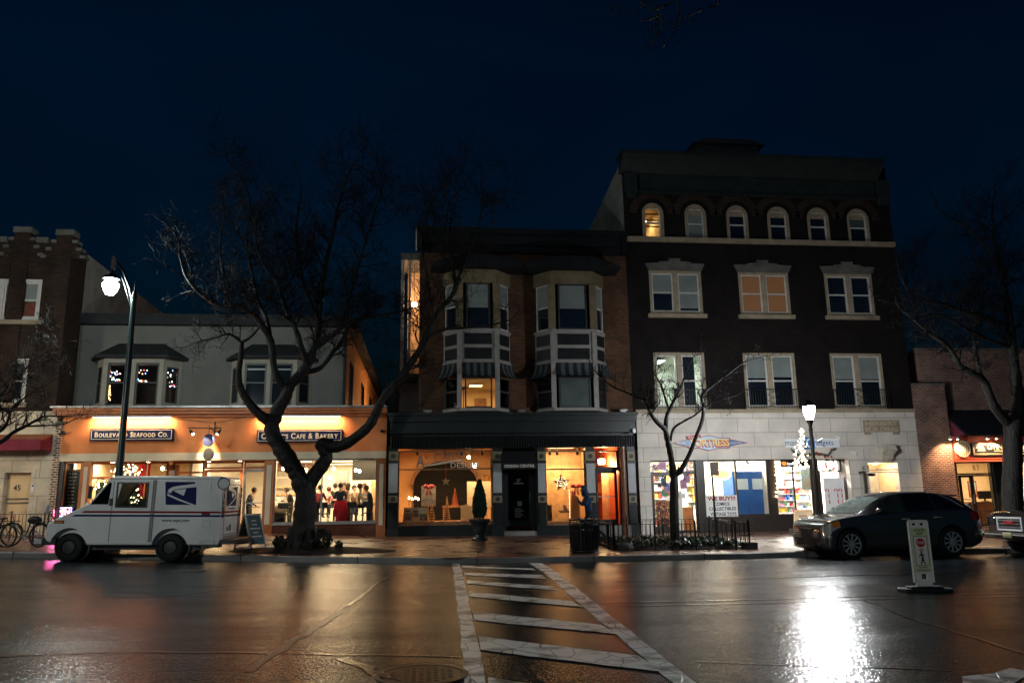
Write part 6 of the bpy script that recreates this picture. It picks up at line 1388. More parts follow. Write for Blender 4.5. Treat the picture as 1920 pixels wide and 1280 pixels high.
p = P(836, 902, Y0+.5); t = thing('hanging_star', 'small gold star hanging on a red ribbon in the design shop window', 'star', p); mb = MB(); mb.prism(starpoly(p.x, p.z, .16, .07), p.y-.03, p.y+.03, 'y'); mb.build('star', MATS['gold_ring'], t); mb = MB(); mb.box(p.x-.012, p.x+.012, p.y-.004, p.y+.004, p.z+.15, 3.45); mb.build('ribbon', REDC, t)
for i, (px, py) in enumerate(((767, 933), (773, 935), (779, 933), (784, 935))):
    p = P(px, py, Y0+1.7); t = thing('candle_lamp', ['first', 'second', 'third', 'fourth'][i]+' small candle bulb from the left in the design shop window', 'candle bulb', p, 'candle bulbs in the design shop'); mb = MB(); mb.ball(p, .035, 8, 6, (1, 1, 1.6)); mb.build('bulb', emit('candle_glow', (1, .5, .2), 40), t); mb = MB(); mb.cyl(p-V((0, 0, .3)), p-V((0, 0, .04)), .012, n=6); mb.build('holder', IRON, t)
p = P(879, 857, Y0+2.4); t = thing('ceiling_spot', 'bright star shaped ceiling spotlight in the design shop', 'spotlight', p); mb = MB(); mb.ball(p, .07); mb.build('bulb', emit('pendant_glow', (1, .75, .45), 45), t); mb = MB(); mb.cyl(p, (p.x, p.y, 3.48), .02); mb.build('stem', IRON, t)
for i, px in enumerate((782, 834, 865, 903, 921, 1030, 1044, 1082)):
    p = P(px, 849, Y0+.6); t = thing('track_spot', 'number %s black track spotlight from the left under the design shop ceiling' % 'one two three four five six seven eight'.split()[i], 'track light', p, 'track spotlights in the design shop windows')
    mb = MB(); mb.cyl(p+V((0, 0, .1)), p+V((.03, .06, -.06)), .04, .06); mb.cyl(p+V((0, 0, .1)), V((p.x, p.y, 3.49)), .015); mb.build('can', BLACKP, t)
    spot(t, p+V((.03, .08, -.1)), 45 if px > 1000 else 62, (1, .55, .24), (random.uniform(-.2, .2), .55, -1), 100)
mb = MB(); r = rect(906, 922, 889, 915, Y0+3.9); mb.box(r[0], r[1]+.3, Y0+3.9, Y0+3.94, r[2], r[3]); tag(mb.build('wall_art', mat('checker_art', (.45, .22, .08), .6, .8, 14, 0), base=(r[0], Y0+3.9, r[2])), 'brown and cream patterned artwork on the right wall of the design shop', 'picture')
panel_light((x0+x1)/2, Y0+2.2, 3.46, 2.6, .5, 60, (1, .58, .28), 'warm ceiling panel in the design shop', None, 3)
mb = MB(); mb.text('A', XZ(780, 870, Y0)[0], XZ(796, 870, Y0)[0], XZ(790, 876, Y0)[1], XZ(790, 852, Y0)[1], Y0+.046, .003, .02)
for s, a, b in (('L', 797, 803), ('P', 815, 824), ('I', 832, 835), ('N', 841, 852), ('E', 860, 869)): mb.text(s, P(a, 860, Y0).x, P(b, 860, Y0).x, P(850, 859, Y0).z, P(850, 847.5, Y0).z, Y0+.046, .003, .0)
tag(mb.build('window_lettering', mat('grey_vinyl', (.16, .15, .14), .5), base=(P(820, 860, Y0).x, Y0, 3.1)), 'dark ALPINE lettering on the transom glass of the design shop', 'lettering')
mb = MB(); mb.text('DESIGN', P(845, 873, Y0).x, P(898, 873, Y0).x, P(870, 876.5, Y0).z, P(870, 866.5, Y0).z, Y0+.046, .003, .01)
N = 14; up_ = [(P(795+k*78/N, 873-22*math.sin(pi*.5*k/N), Y0).x, P(795+k*78/N, 873-12*math.sin(pi*.5*k/N), Y0).z) for k in range(N+1)]; mb.prism(up_+[(a, b-.03-.05*math.sin(pi*k/N)) for k, (a, b) in list(enumerate(up_))[::-1]], Y0+.042, Y0+.045, 'y')
tag(mb.build('window_lettering', mat('tan_vinyl', (.60, .45, .3), .5), base=(P(870, 873, Y0).x, Y0, 3)), 'tan DESIGN lettering with a swoosh on the transom glass', 'lettering')
# second display window: star, shelf, red bow, tree print
x0, x1, z0, z1 = w2
p = P(1053, 905, Y0+.7); t = thing('star_ornament', 'large dark star ornament covered in fairy lights in the right display window', 'star', p)
mb = MB(); mb.prism(starpoly(p.x, p.z, .34, .15, rot=pi/2+.1), p.y-.03, p.y+.04, 'y'); mb.cyl(p+V((0, 0, .3)), V((p.x, p.y, 3.45)), .006, n=4); mb.build('frame', mat('twig_brown', (.12, .06, .03), .8), t)
for k in range(60): a = random.uniform(0, 2*pi); rr = .24*math.sqrt(random.random()); mb = MB(); mb.ball(p+V((rr*cos(a), -.045, rr*sin(a))), .011, 5, 3); mb.build('bulb', emit('star_bulb', (1, .75, .45), 7), t, norm=False)
bow(P(1080, 912, Y0+.55), 1.05, 'pink ribbon bow hanging behind the pedestrian')
t = thing('display_tree', 'orange slatted triangular tree frame edged with small lights behind the pedestrian', 'Christmas tree', (P(1078, 960, Y0+.7).x, Y0+.7, .6)); xa, za = XZ(1069, 975, Y0+.7); xt, zt3 = XZ(1070, 918, Y0+.7); xr_, _ = XZ(1088, 975, Y0+.7)
mb = MB(); mb.prism([(xa, za), (xr_, za), (xr_, za+.75), (xt+.05, zt3)], Y0+.7, Y0+.74, 'y'); mb.build('panel', mat('orange_wood2', (.5, .22, .08), .5), t)
mb = MB()
for k in range(9): mb.tube([(xa+.03, Y0+.68, za+.2+k*.11), (xr_, Y0+.68, za-.1+k*.09)], .012, 4)
mb.build('slats', WOODL, t)
for k in range(22): mb = MB(); mb.ball((xa-.01, Y0+.67, za+k*(zt3-za)/21), .013, 5, 3); mb.build('bulb', MATS['star_bulb'], t, norm=False)
x, z = XZ(1062, 957, Y0+.9); mb = MB(); mb.prism([(x-.32, z), (x-.22, z-.09), (x+.1, z-.07), (x+.25, z-.3), (x+.36, z-.32), (x+.24, z-.02), (x+.05, z+.02), (x-.02, z+.2), (x-.12, z+.22), (x-.1, z+.02)], Y0+.9, Y0+.96, 'y'); tag(mb.build('driftwood_deer', mat('drift', (.14, .07, .03), .8), base=(x, Y0+.9, z)), 'dark driftwood leaping animal ornament in the right display window', 'ornament')
r = rect(1023, 1035, 946, 977, Y0+.3); mb = MB(); mb.box(r[0], r[1], Y0+.3, Y0+.33, r[2], r[3]); tag(mb.build('poster', mat('grey_photo', (.18, .18, .17), .4, .6, 7), base=(r[0], Y0+.3, r[2])), 'grey photograph poster at the lower left of the right display window', 'poster')
panel_light((x0+x1)/2, Y0+.9, 3.46, 1.0, .3, 34, (1, .60, .28), 'warm ceiling panel over the wooden display window', None, 3)
# red hallway
p = P(1128, 865, Y0+1.9); t = thing('hall_lamp', 'bright square hall lamp behind the red door transom', 'lamp', p); mb = MB(); mb.box(p.x-.12, p.x+.12, p.y-.12, p.y+.12, p.z-.11, p.z+.11); mb.build('shade', emit('hall_lamp_glow', (1, .8, .45), 22), t, bev=.02); mb = MB(); mb.cyl(p, (p.x, p.y, 3.49), .02); mb.build('stem', IRON, t)
point(t, p+V((0, -.4, -.25)), 85, (1, .62, .3), .1)
mb = MB(); x = P(1142, 930, Y0+2).x; mb.box(x-.05, x+.02, Y0+1.9, Y0+2, .2, 2.7); mb.box(x-.3, x-.051, Y0+1.95, Y0+2, .2, 2.7); tag(mb.build('inner_door', WOODL, base=(x, Y0+2, .2)), 'pale wooden inner door in the red hallway', 'door')
mb = MB(); x, z = XZ(1121, 914, Y0+1.5); frame(mb, x-.13, x+.13, z-.2, z+.2, Y0+1.5, Y0+1.53, .03); mb.box(x-.1, x+.1, Y0+1.51, Y0+1.525, z-.17, z+.17); tag(mb.build('small_picture', mat('ochre2', (.45, .3, .1), .6, .4, 12), base=(x, Y0+1.5, z)), 'small framed notice on the left wall of the red hallway', 'picture')
LK = 4.2
# ================================================================== comic shop contents
def XE(px, Y): return P(px, 930, Y).x
for i, (px, yy, pw) in enumerate(((1262, 1.6, 95), (1350, 1.5, 80), (1410, 1.5, 60), (1320, 3.4, 70))):
    panel_light(XE(px, Y0+yy), Y0+yy, 3.3, .9, .5, pw, (1, .88, .74), ['ceiling panel behind the glass door of the comic shop', 'ceiling panel above the WE BUY banner', 'ceiling panel above the tall blue cabinet', 'rear ceiling panel of the comic shop'][i], 'ceiling panels in the comic shop', 6)
# blue cabinet, a plain one
xb0, xb1 = XE(1384, Y0+1.1), XE(1432, Y0+1.1); xm0 = XE(1352, Y0+2.0); ztop = P(1410, 888, Y0+1.1).z
t = thing('blue_cabinet', 'tall plain blue wooden cabinet with pale paned windows in the comic shop window', 'cabinet', (xb0, Y0+1.1, .5))
CB = mat('cabinet_blue', (.02, .09, .30), .45, .12, 4, .05)
yc = Y0+.75; mb = MB(); mb.box(xb0-.32, xb1, yc, yc+1.1, .5, ztop); mb.box(xb0-.36, xb1+.04, yc-.05, yc+1.15, ztop+.001, ztop+.09); mb.build('body', CB, t)
mb = MB(); w_ = (xb1-xb0+.32)
for k in range(2):
    a = xb0-.32+.08+k*w_/2; b = a+w_/2-.14
    for z_0, z_1 in ((.62, 1.1), (1.16, 1.62)): frame(mb, a, b, z_0, z_1, yc-.03, yc-.002, .05)
mb.build('door_panels', CB, t)
for k in range(2):
    a = xb0-.32+.1+k*w_/2; b = a+w_/2-.18; z_0, z_1 = ztop-.62, ztop-.2
    mb = MB(); mb.box(a, b, yc-.02, yc-.002, z_0, z_1); wn = mb.build('window', mat('pale_pane', (.55, .6, .62), .3, .05), t)
    mb = MB(); 
mb.M = None
# plain yellow oval neon, behind the glass
p = P(1353, 889, Y0+.4); t = thing('oval_neon', 'plain glowing yellow oval neon in the comic shop window', 'neon', p)
mb = MB(); mb.tube([(p.x+.36*cos(2*pi*k/28), p.y, p.z+.2*sin(2*pi*k/28)) for k in range(29)], .022, 7); mb.build('tube', emit('neon_yellow', (1, .6, .2), 26), t)
mb = MB(); mb.ball((p.x, p.y+.02, p.z), .1, 14, 8, (3.2, .2, 1.6)); mb.build('backing', emit('yellow_back', (1, .62, .25), 1.6), t, True)
# WE BUY banner
YBn = Y0+.06; r = rect(1324, 1383, 928, 969, YBn); t = thing('banner', 'white banner reading WE BUY COMICS COLLECTIBLES VINTAGE TOYS on the comic shop window', 'banner', (r[0], YBn, r[2]))
mb = MB(); mb.box(r[0], r[1], YBn, YBn+.012, r[2], r[3]); mb.build('sheet', emit('banner_white', (.8, .8, .76), .28), t)  # unlit sheet given a glow of its own
h = (r[3]-r[2]); a, b = r[0]+.05, r[1]-.05
mb = MB(); mb.text('WE BUY!!!', a+.02, b-.02, r[3]-.24*h, r[3]-.05*h, YBn, .004, .03); mb.build('red_lettering', mat('banner_red', (.3, .006, .01), .9, .05), t)
mb = MB(); mb.text('COMICS', a+.28, b-.28, r[3]-.47*h, r[3]-.32*h, YBn, .004, .02); mb.text('COLLECTIBLES', a+.06, b-.02, r[3]-.69*h, r[3]-.54*h, YBn, .004, .02); mb.text('VINTAGE TOYS', a+.1, b-.02, r[3]-.93*h, r[3]-.78*h, YBn, .004, .02); mb.build('blue_lettering', mat('banner_blue', (.004, .012, .07), .9, .05), t)
# orange neon over the comic door
p0 = XZ(1245, 882, Y0+.5); p1 = XZ(1281, 871, Y0+.5); t = thing('neon_sign', 'small orange lit sign over the comic shop door', 'neon sign', (p0[0], Y0+.5, p0[1]))
mb = MB(); mb.box(p0[0], p1[0], Y0+.5, Y0+.54, p0[1], p1[1]); mb.build('backing', BLACKP, t); mb = MB()
w_ = p1[0]-p0[0]
mb.tube([(p0[0]+.06, Y0+.48, p0[1]+.04), (p0[0]+.06, Y0+.48, p1[1]-.04), (p0[0]+.2, Y0+.48, p0[1]+.04), (p0[0]+.2, Y0+.48, p1[1]-.04)], .012, 5)
for k in range(4): xx = p0[0]+.3+k*.11; mb.tube([(xx, Y0+.48, p0[1]+.06), (xx, Y0+.48, p1[1]-.05), (xx+.07, Y0+.48, p1[1]-.05)], .01, 5)
mb.build('tube', emit('neon_orange', (1, .4, .12), 18), t)
zz = P(1285, 898, Y0).z; xx = P(1285, 898, Y0).x; mb = MB(); mb.text('59', xx-.08, xx+.08, zz-.05, zz+.05, Y0+.155, .003, .01); tag(mb.build('house_number', BLACKP, base=(xx, Y0+.15, zz)), 'black number 59 on the comic shop glass', 'number')
# shelving with goods
PAL = [mat('goods_%d' % i, c, .5, .3, 12, 0) for i, c in enumerate(((.6, .05, .04), (.05, .12, .45), (.7, .68, .62), (.7, .45, .08), (.03, .03, .04), (.1, .35, .15), (.7, .7, .72), (.45, .2, .35), (.62, .3, .1)))]
def shelves(xa, xb, y, z0, z1, n, label, gname, glabel, per=9, frame_m=WHITEP, hmax=.26, cat='shelf', goods='box'):
    t = thing('display_shelf', label, cat, (xa, y, z0)); mb = MB(); mb.box(xa, xb, y+.3, y+.32, z0, z1); mb.build('back_panel', frame_m, t); mb = MB(); dz = (z1-z0)/n
    for k in range(n+1): mb.box(xa, xb, y, y+.299, z0+k*dz-.012, z0+k*dz+.012)
    mb.build('shelf_board', frame_m, t)
    for k in range(n):
        x = xa+.02
        while x < xb-.08:
            w_ = random.uniform(.06, 1.4*(xb-xa)/per); h = random.uniform(.35, .85)*dz; w_ = min(w_, xb-x-.02)
            if w_ > .04:
                mb = MB(); mb.box(x, x+w_*.9, y+random.uniform(.0, .08), y+.27, z0+k*dz+.0125, z0+k*dz+.0125+h)
                g_ = tag(mb.build(goods, random.choice(PAL), base=(x, y, z0+k*dz)), glabel, 'packaging', gname)
            x += w_+random.uniform(.01, .05)
    return t
def sheets(n, xa, xb, za, zb, y, label, g, name='poster', cols=None, s=(.12, .3)):
    for i in range(n):
        w_ = random.uniform(*s); h = w_*random.uniform(.9, 1.5); x = random.uniform(xa, xb-w_); z = random.uniform(za, zb-h); yy = y+i*.0025
        mb = MB(); mb.box(x, x+w_, yy, yy+.002, z, z+h); tag(mb.build(name, random.choice(cols or PAL), base=(x, yy, z)), label, name, g)
sheets(13, X(1228), X(1262), 1.2, 2.9, Y0+.15, 'small colourful comic leaflet taped to the comic shop door', 'leaflets on the comic shop door')
sheets(9, X(1272), X(1303), 1.2, 2.8, Y0+.19, 'small colourful poster taped to the comic shop side window', 'posters in the comic shop side window')
r = rect(1231, 1262, 938, 990, Y0+.18); t = thing('poster', 'large dark poster with red and gold splashes on the lower comic shop door', 'poster', (r[0], Y0+.2, r[2])); m_, nt_, b_ = newmat('splash_poster'); n_ = noise(nt_, 7, objc(nt_), 4, 2); rr = nt_.nodes.new('ShaderNodeValToRGB'); e = rr.color_ramp.elements; e[0].position = .42; e[0].color = (.02, .015, .015, 1); e[1].position = .62; e[1].color = (.9, .5, .15, 1); q_ = e.new(.52); q_.color = (.35, .03, .02, 1); nt_.links.new(n_.outputs[0], rr.inputs[0]); nt_.links.new(rr.outputs[0], b_.inputs['Base Color'])
mb = MB(); mb.box(r[0], r[1], Y0+.2, Y0+.21, max(.3, r[2]), r[3]); mb.build('print', m_, t)
shelves(X(1270), X(1320), Y0+3.0, .3, 2.8, 7, 'white comic rack behind the comic shop door', 'comics on the racks', 'colourful comic or figure box on the comic shop racks')
shelves(X(1225), X(1262), Y0+2.6, .3, 2.8, 6, 'white comic rack left of the comic shop entrance', 'comics on the racks', 'colourful comic or figure box on the comic shop racks', 6)
shelves(X(1324), X(1350), Y0+1.9, .9, 2.9, 6, 'white shelf of figures behind the WE BUY banner', 'comics on the racks', 'colourful comic or figure box on the comic shop racks', 5)
mb = MB(); mb.box(X(1296), X(1318), Y0+1.2, Y0+1.8, .15, 1.05); tag(mb.build('shop_counter', MATS['orange_wood'], base=(X(1296), Y0+1.2, .15)), 'orange wooden counter low in the comic shop doorway', 'counter')
mb = MB(); mb.box(X(1273), X(1294), Y0+1.0, Y0+1.7, .15, 1.7); tag(mb.build('glass_display_case', MATS['pale_pane'], base=(X(1273), Y0+1.0, .15)), 'pale lit display case in the comic shop doorway', 'display case')
mb = MB(); mb.box(X(1434), X(1443), Y0+1.8, Y0+1.9, .5, 3.3); tag(mb.build('brick_wall_panel', BR_P, base=(X(1434), Y0+1.8, .5)), 'narrow brick strip at the right side of the comic shop', 'wall')
for i, (px, py) in enumerate(((1253, 875), (1268, 877), (1300, 876), (1401, 867), (1288, 880))):
    p = P(px, py, Y0+.9); mb = MB(); mb.cyl(p+V((-.05, 0, .06)), p+V((.06, -.02, -.05)), .045, .06); mb.cyl(p, (p.x, p.y, 3.33), .012); tag(mb.build('track_spot', METAL, base=p), ['first', 'second', 'fourth', 'fifth', 'third'][i]+' grey track spotlight from the left in the comic shop', 'track light', 'track spotlights in the comic shop')
LK = 4.5
# ================================================================== gadget shop contents
for i, (px, yy, pw) in enumerate(((1490, 1.5, 330), (1560, 1.8, 200))): panel_light(XE(px, Y0+yy), Y0+yy, 3.3, 1.2, .8, pw, (1, .92, .86), ['big bright ceiling panel in the gadget shop window', 'bright ceiling panel behind the gadget shop door'][i], 'ceiling panels in the gadget shop', 12)
gg = ('goods in the gadget shop', 'small colourful gadget box on the gadget shop shelves')
shelves(X(1459), X(1492), Y0+1.5, .75, 2.9, 8, 'white shelf packed with gadgets in the left of the gadget shop window', *gg, 9)
shelves(X(1492), X(1528), Y0+1.3, .75, 1.75, 4, 'low white shelf packed with gadgets in the right of the gadget shop window', *gg, 8)
shelves(X(1540), X(1590), Y0+3.0, .2, 2.8, 8, 'white shelf with orange boxes behind the gadget shop door', *gg, 8)
r = rect(1458.5, 1490, 863, 875, Y0+.09); t = thing('brand_sign', 'black boost sign with orange square at the top of the gadget shop window', 'sign', (r[0], Y0+.09, r[2])); mb = MB(); mb.box(r[0]+.1, r[1], Y0+.07, Y0+.09, r[2], r[3]); mb.build('board', BLACKP, t)
z_ = (r[2]+r[3])/2; mb = MB(); mb.prism([(r[0]+.16, z_-.04), (r[0]+.26, z_-.09), (r[0]+.36, z_-.02), (r[0]+.33, z_+.07), (r[0]+.23, z_+.09), (r[0]+.14, z_+.05)], Y0+.064, Y0+.069, 'y'); mb.build('square_emblem', emit('boost_orange', (1, .35, .05), .8), t)
mb = MB(); mb.text('boost', r[0]+.38, r[1]-.05, z_-.05, z_+.06, Y0+.07, .004, .04); mb.text('mobile', r[0]+.4, r[1]-.22, z_-.1, z_-.075, Y0+.07, .004, .02); mb.build('lettering', emit('boost_white', (1, 1, 1), .9), t)
r = rect(1496, 1519, 863, 874, Y0+.09); mb = MB(); mb.box(r[0], r[1], Y0+.07, Y0+.09, r[2], r[3]); tag(mb.build('brand_sign', BLACKP, base=(r[0], Y0+.07, r[2])), 'black sign half hidden by the light tree in the gadget shop window', 'sign')
r = rect(1502, 1524, 876, 918, Y0+.5); t = thing('poster', 'pale green poster with an orange tree drawing in the gadget shop window', 'poster', (r[0], Y0+.5, r[2])); mb = MB(); mb.box(r[0], r[1], Y0+.5, Y0+.51, r[2], r[3]); mb.build('sheet', mat('sage_paper', (.35, .42, .38), .6, .1), t)
mb = MB(); xm = (r[0]+r[1])/2
for k in range(7): mb.box(xm-.03-.024*k, xm+.03+.024*k, Y0+.494, Y0+.499, r[3]-.42-.055*k, r[3]-.40-.055*k)
mb.build('tree_drawing', mat('coral_ink', (.7, .25, .12), .6), t)
mb = MB()
for k in range(4): mb.box(xm-.1+.01*k, xm+.1-.02*k, Y0+.494, Y0+.499, r[3]-.1-.06*k, r[3]-.075-.06*k)
mb.build('text_lines', mat('grey_ink', (.15, .17, .16), .6), t)
# garland and wreath
def needle_tube(mb, pts, r, n):
    for i in range(n):
        t_ = random.random()*(len(pts)-1); k = int(t_); p = V(pts[k]).lerp(V(pts[min(k+1, len(pts)-1)]), t_-k); d = V((random.gauss(0, 1), random.gauss(0, 1), random.gauss(0, 1))).normalized()*r*random.uniform(.5, 1.1); s_ = d.cross(V((.3, .5, .8))).normalized()*.006
        mb.add([p-s_, p+s_, p+d], [(0, 1, 2)])
GRN = mat('fir_green', (.05, .12, .07), .6, .4, 9, 0)
x0, x1 = X(1488), X(1573); pts = [(lerp(x0, x1, i/10), Y0-.12, ZT+.1+.1*abs(cos(i*.6))+(.18 if i in (0, 9, 10) else 0)) for i in range(11)]
t = thing('garland', 'green fir garland with red berries over the gadget shop door', 'garland', pts[0]); mb = MB(); needle_tube(mb, pts, .11, 1500); mb.build('fir', GRN, t, norm=False)
mb = MB()
for i in range(9): p = V(pts[i+1])+V((random.uniform(-.1, .1), -.08, random.uniform(-.08, .05))); mb.ball(p, .045, 8, 5)
mb.build('berries', RED, t)
c = P(1556, 871, Y0+.5); pts = [(c.x+.2*cos(2*pi*k/16), c.y, c.z+.2*sin(2*pi*k/16)) for k in range(17)]; t = thing('wreath', 'round green and red Christmas wreath in the transom over the gadget shop door', 'wreath', c); mb = MB(); needle_tube(mb, pts, .08, 900); mb.build('fir', GRN, t, norm=False)
mb = MB()
for k in (2, 7, 8, 9, 13, 14): mb.ball(V(pts[k])+V((0, -.05, 0)), .055, 8, 5)
mb.build('red_flowers', RED, t)
# strings of warm bulbs at the gadget shop post
pts = [P(1456+random.uniform(-2, 2), 866+k*8, Y0-.04) for k in range(9)]; bulbs('fairy_lights', 'short string of warm bulbs hanging on the dark post left of the gadget shop', 'fairy lights', pts, [LW], .035)
# ================================================================== street lamps
def base_pt(px, Y): 
    x = P(px, 930, Y).x; return V((x, Y, sz(x, Y) if Y > ky(x) else gz(x, Y)))
# tall lamp at the left
YL = 22.9; top_ = P(252, 545, YL); bx = P(221, 950, YL).x; b0 = V((bx, YL, sz(bx, YL)))
topx = P(250, 560, YL); b0.x = topx.x+.02
t = thing('street_lamp', 'tall dark street lamp with a hooked arm and bright hanging globe beside the mail van', 'street lamp', b0)
mb = MB(); mb.lathe([(.2, 0), (.2, .35), (.13, .5), (.105, 1.2), (.085, topx.z-b0.z-1.5), (.075, topx.z-b0.z)], b0, 16); mb.build('pole', mat('teal_black_metal', (.02, .035, .037), .3, .2, 6, .05), t, True)
mb = MB(); mb.lathe([(.075, 0), (.09, .05), (.03, .25), (.006, .55)], (b0.x, b0.y, topx.z), 12); mb.build('finial', IRON, t, True)
lg = P(208, 538, YL); ar = [P(249, 568, YL), P(243, 540, YL), P(232, 510, YL), P(222, 494, YL), P(214, 488, YL), P(209, 500, YL)]
mb = MB(); mb.tube(ar, [.05, .045, .04, .04, .04, .04], 8); q = P(214, 484, YL); mb.box(q.x-.05, q.x+.05, YL-.05, YL+.05, q.z-.35, q.z+.05); mb.tube([P(248, 585, YL), P(234, 535, YL), P(224, 505, YL)], .015, 5); mb.build('arm', IRON, t, True)
cap = P(209, 520, YL); mb = MB(); mb.lathe([(.04, .25), (.06, .12), (.2, .02), (.235, -.03), (.23, -.06)], (cap.x, YL, cap.z), 18); mb.build('hood', IRON, t, True)
mb = MB(); mb.lathe([(.02, -.27), (.1, -.24), (.17, -.15), (.21, -.02), (.222, .08), (.2, .1)], (cap.x, YL, lg.z+.02), 18); mb.build('globe', emit('lamp_white', (.86, 1, .95), 420), t, True)
tn = copy_tree(t); tn.location = (-15, -1.5, gz(-15, 0)); tn.rotation_euler = (0, 0, pi); tn['label'] = 'tall hooked street lamp on the near side, mirrored in the upper bay window'
for ch in tn.children:
    if ch.name.startswith('globe'): ch.data = ch.data.copy(); ch.data.materials[0] = emit('lamp_white4', (.92, 1, .97), 1900)
# acorn lamp at the right
YR2 = 22.4; gp_ = P(1517, 771, YR2); b1 = V((P(1530, 964, YR2).x, YR2, 0)); b1.x = gp_.x; b1.z = sz(b1.x, YR2)
t = thing('street_lamp', 'short black post lamp with a bright acorn globe in front of the gadget shop', 'street lamp', b1); H_ = gp_.z-b1.z-.25
mb = MB(); mb.lathe([(.2, 0), (.2, .2), (.15, .3), (.13, .8), (.085, .95), (.06, 1.2), (.052, H_-.35), (.07, H_-.33), (.05, H_-.25), (.06, H_-.15), (.1, H_-.08), (.11, H_)], b1, 16); mb.build('pole', IRON, t, True)
mb = MB(); mb.lathe([(.08, 0), (.125, .08), (.165, .26), (.17, .38), (.14, .45), (.05, .5), (.015, .54)], b1+V((0, 0, H_)), 20); mb.build('globe', emit('lamp_white2', (.94, .98, 1), 980), t, True)
mb = MB(); mb.lathe([(.05, .60), (.15, .47), (.195, .40), (.185, .40), (.14, .47), (.03, .58)], b1+V((0, 0, H_)), 24, cap=False); mb.build('cap', IRON, t, True)
tn = copy_tree(t); tn.location = (3.9, -2.0, gz(3.9, -2)); tn['label'] = 'black acorn post lamp on the near side of the street, mirrored in the shop glass'
for ch in tn.children:
    if ch.name.startswith('globe'): ch.data = ch.data.copy(); ch.data.materials[0] = emit('lamp_white3', (.94, .98, 1), 70)
tl = copy_tree(t); tl.location = (-16.3, 23.4, sz(-16.3, 23.4)); tl['label'] = 'acorn post lamp on the pavement just beyond the left edge, lighting the cream stone front'
for ch in tl.children:
    if ch.name.startswith('globe'): ch.data = ch.data.copy(); ch.data.materials[0] = emit('lamp_white5', (1, .86, .66), 420)
# fairy light tree fixed to the acorn post
pts = []
for i in range(95):
    f = random.random()**.8; py = lerp(803, 878, f); half = 3+14*min(1, f*1.6)*(1 if f < .85 else .7)
    pts.append(P(1503+random.gauss(0, .45)*half, py, YR2-.2+random.uniform(-.2, .2)))
bulbs('lit_wire_tree', 'tall wire Christmas tree covered in warm bulbs fixed beside the acorn lamp post', 'light tree', pts, [emit('fairy_warm2', (1, .72, .42), 22)], .016, wire=[P(1505, 803, YR2-.1), P(1502, 880, YR2-.1), P(1527, 870, YR2)])
mb = MB(); p = P(1528, 828, YR2); mb.tube([p, p+V((.16, -.03, .0)), p+V((.22, -.03, .09)), p+V((.1, 0, .02))], .02, 5); tag(mb.build('pole_bracket', IRON, base=p), 'small dark bracket fastened half way up the acorn lamp post', 'bracket')
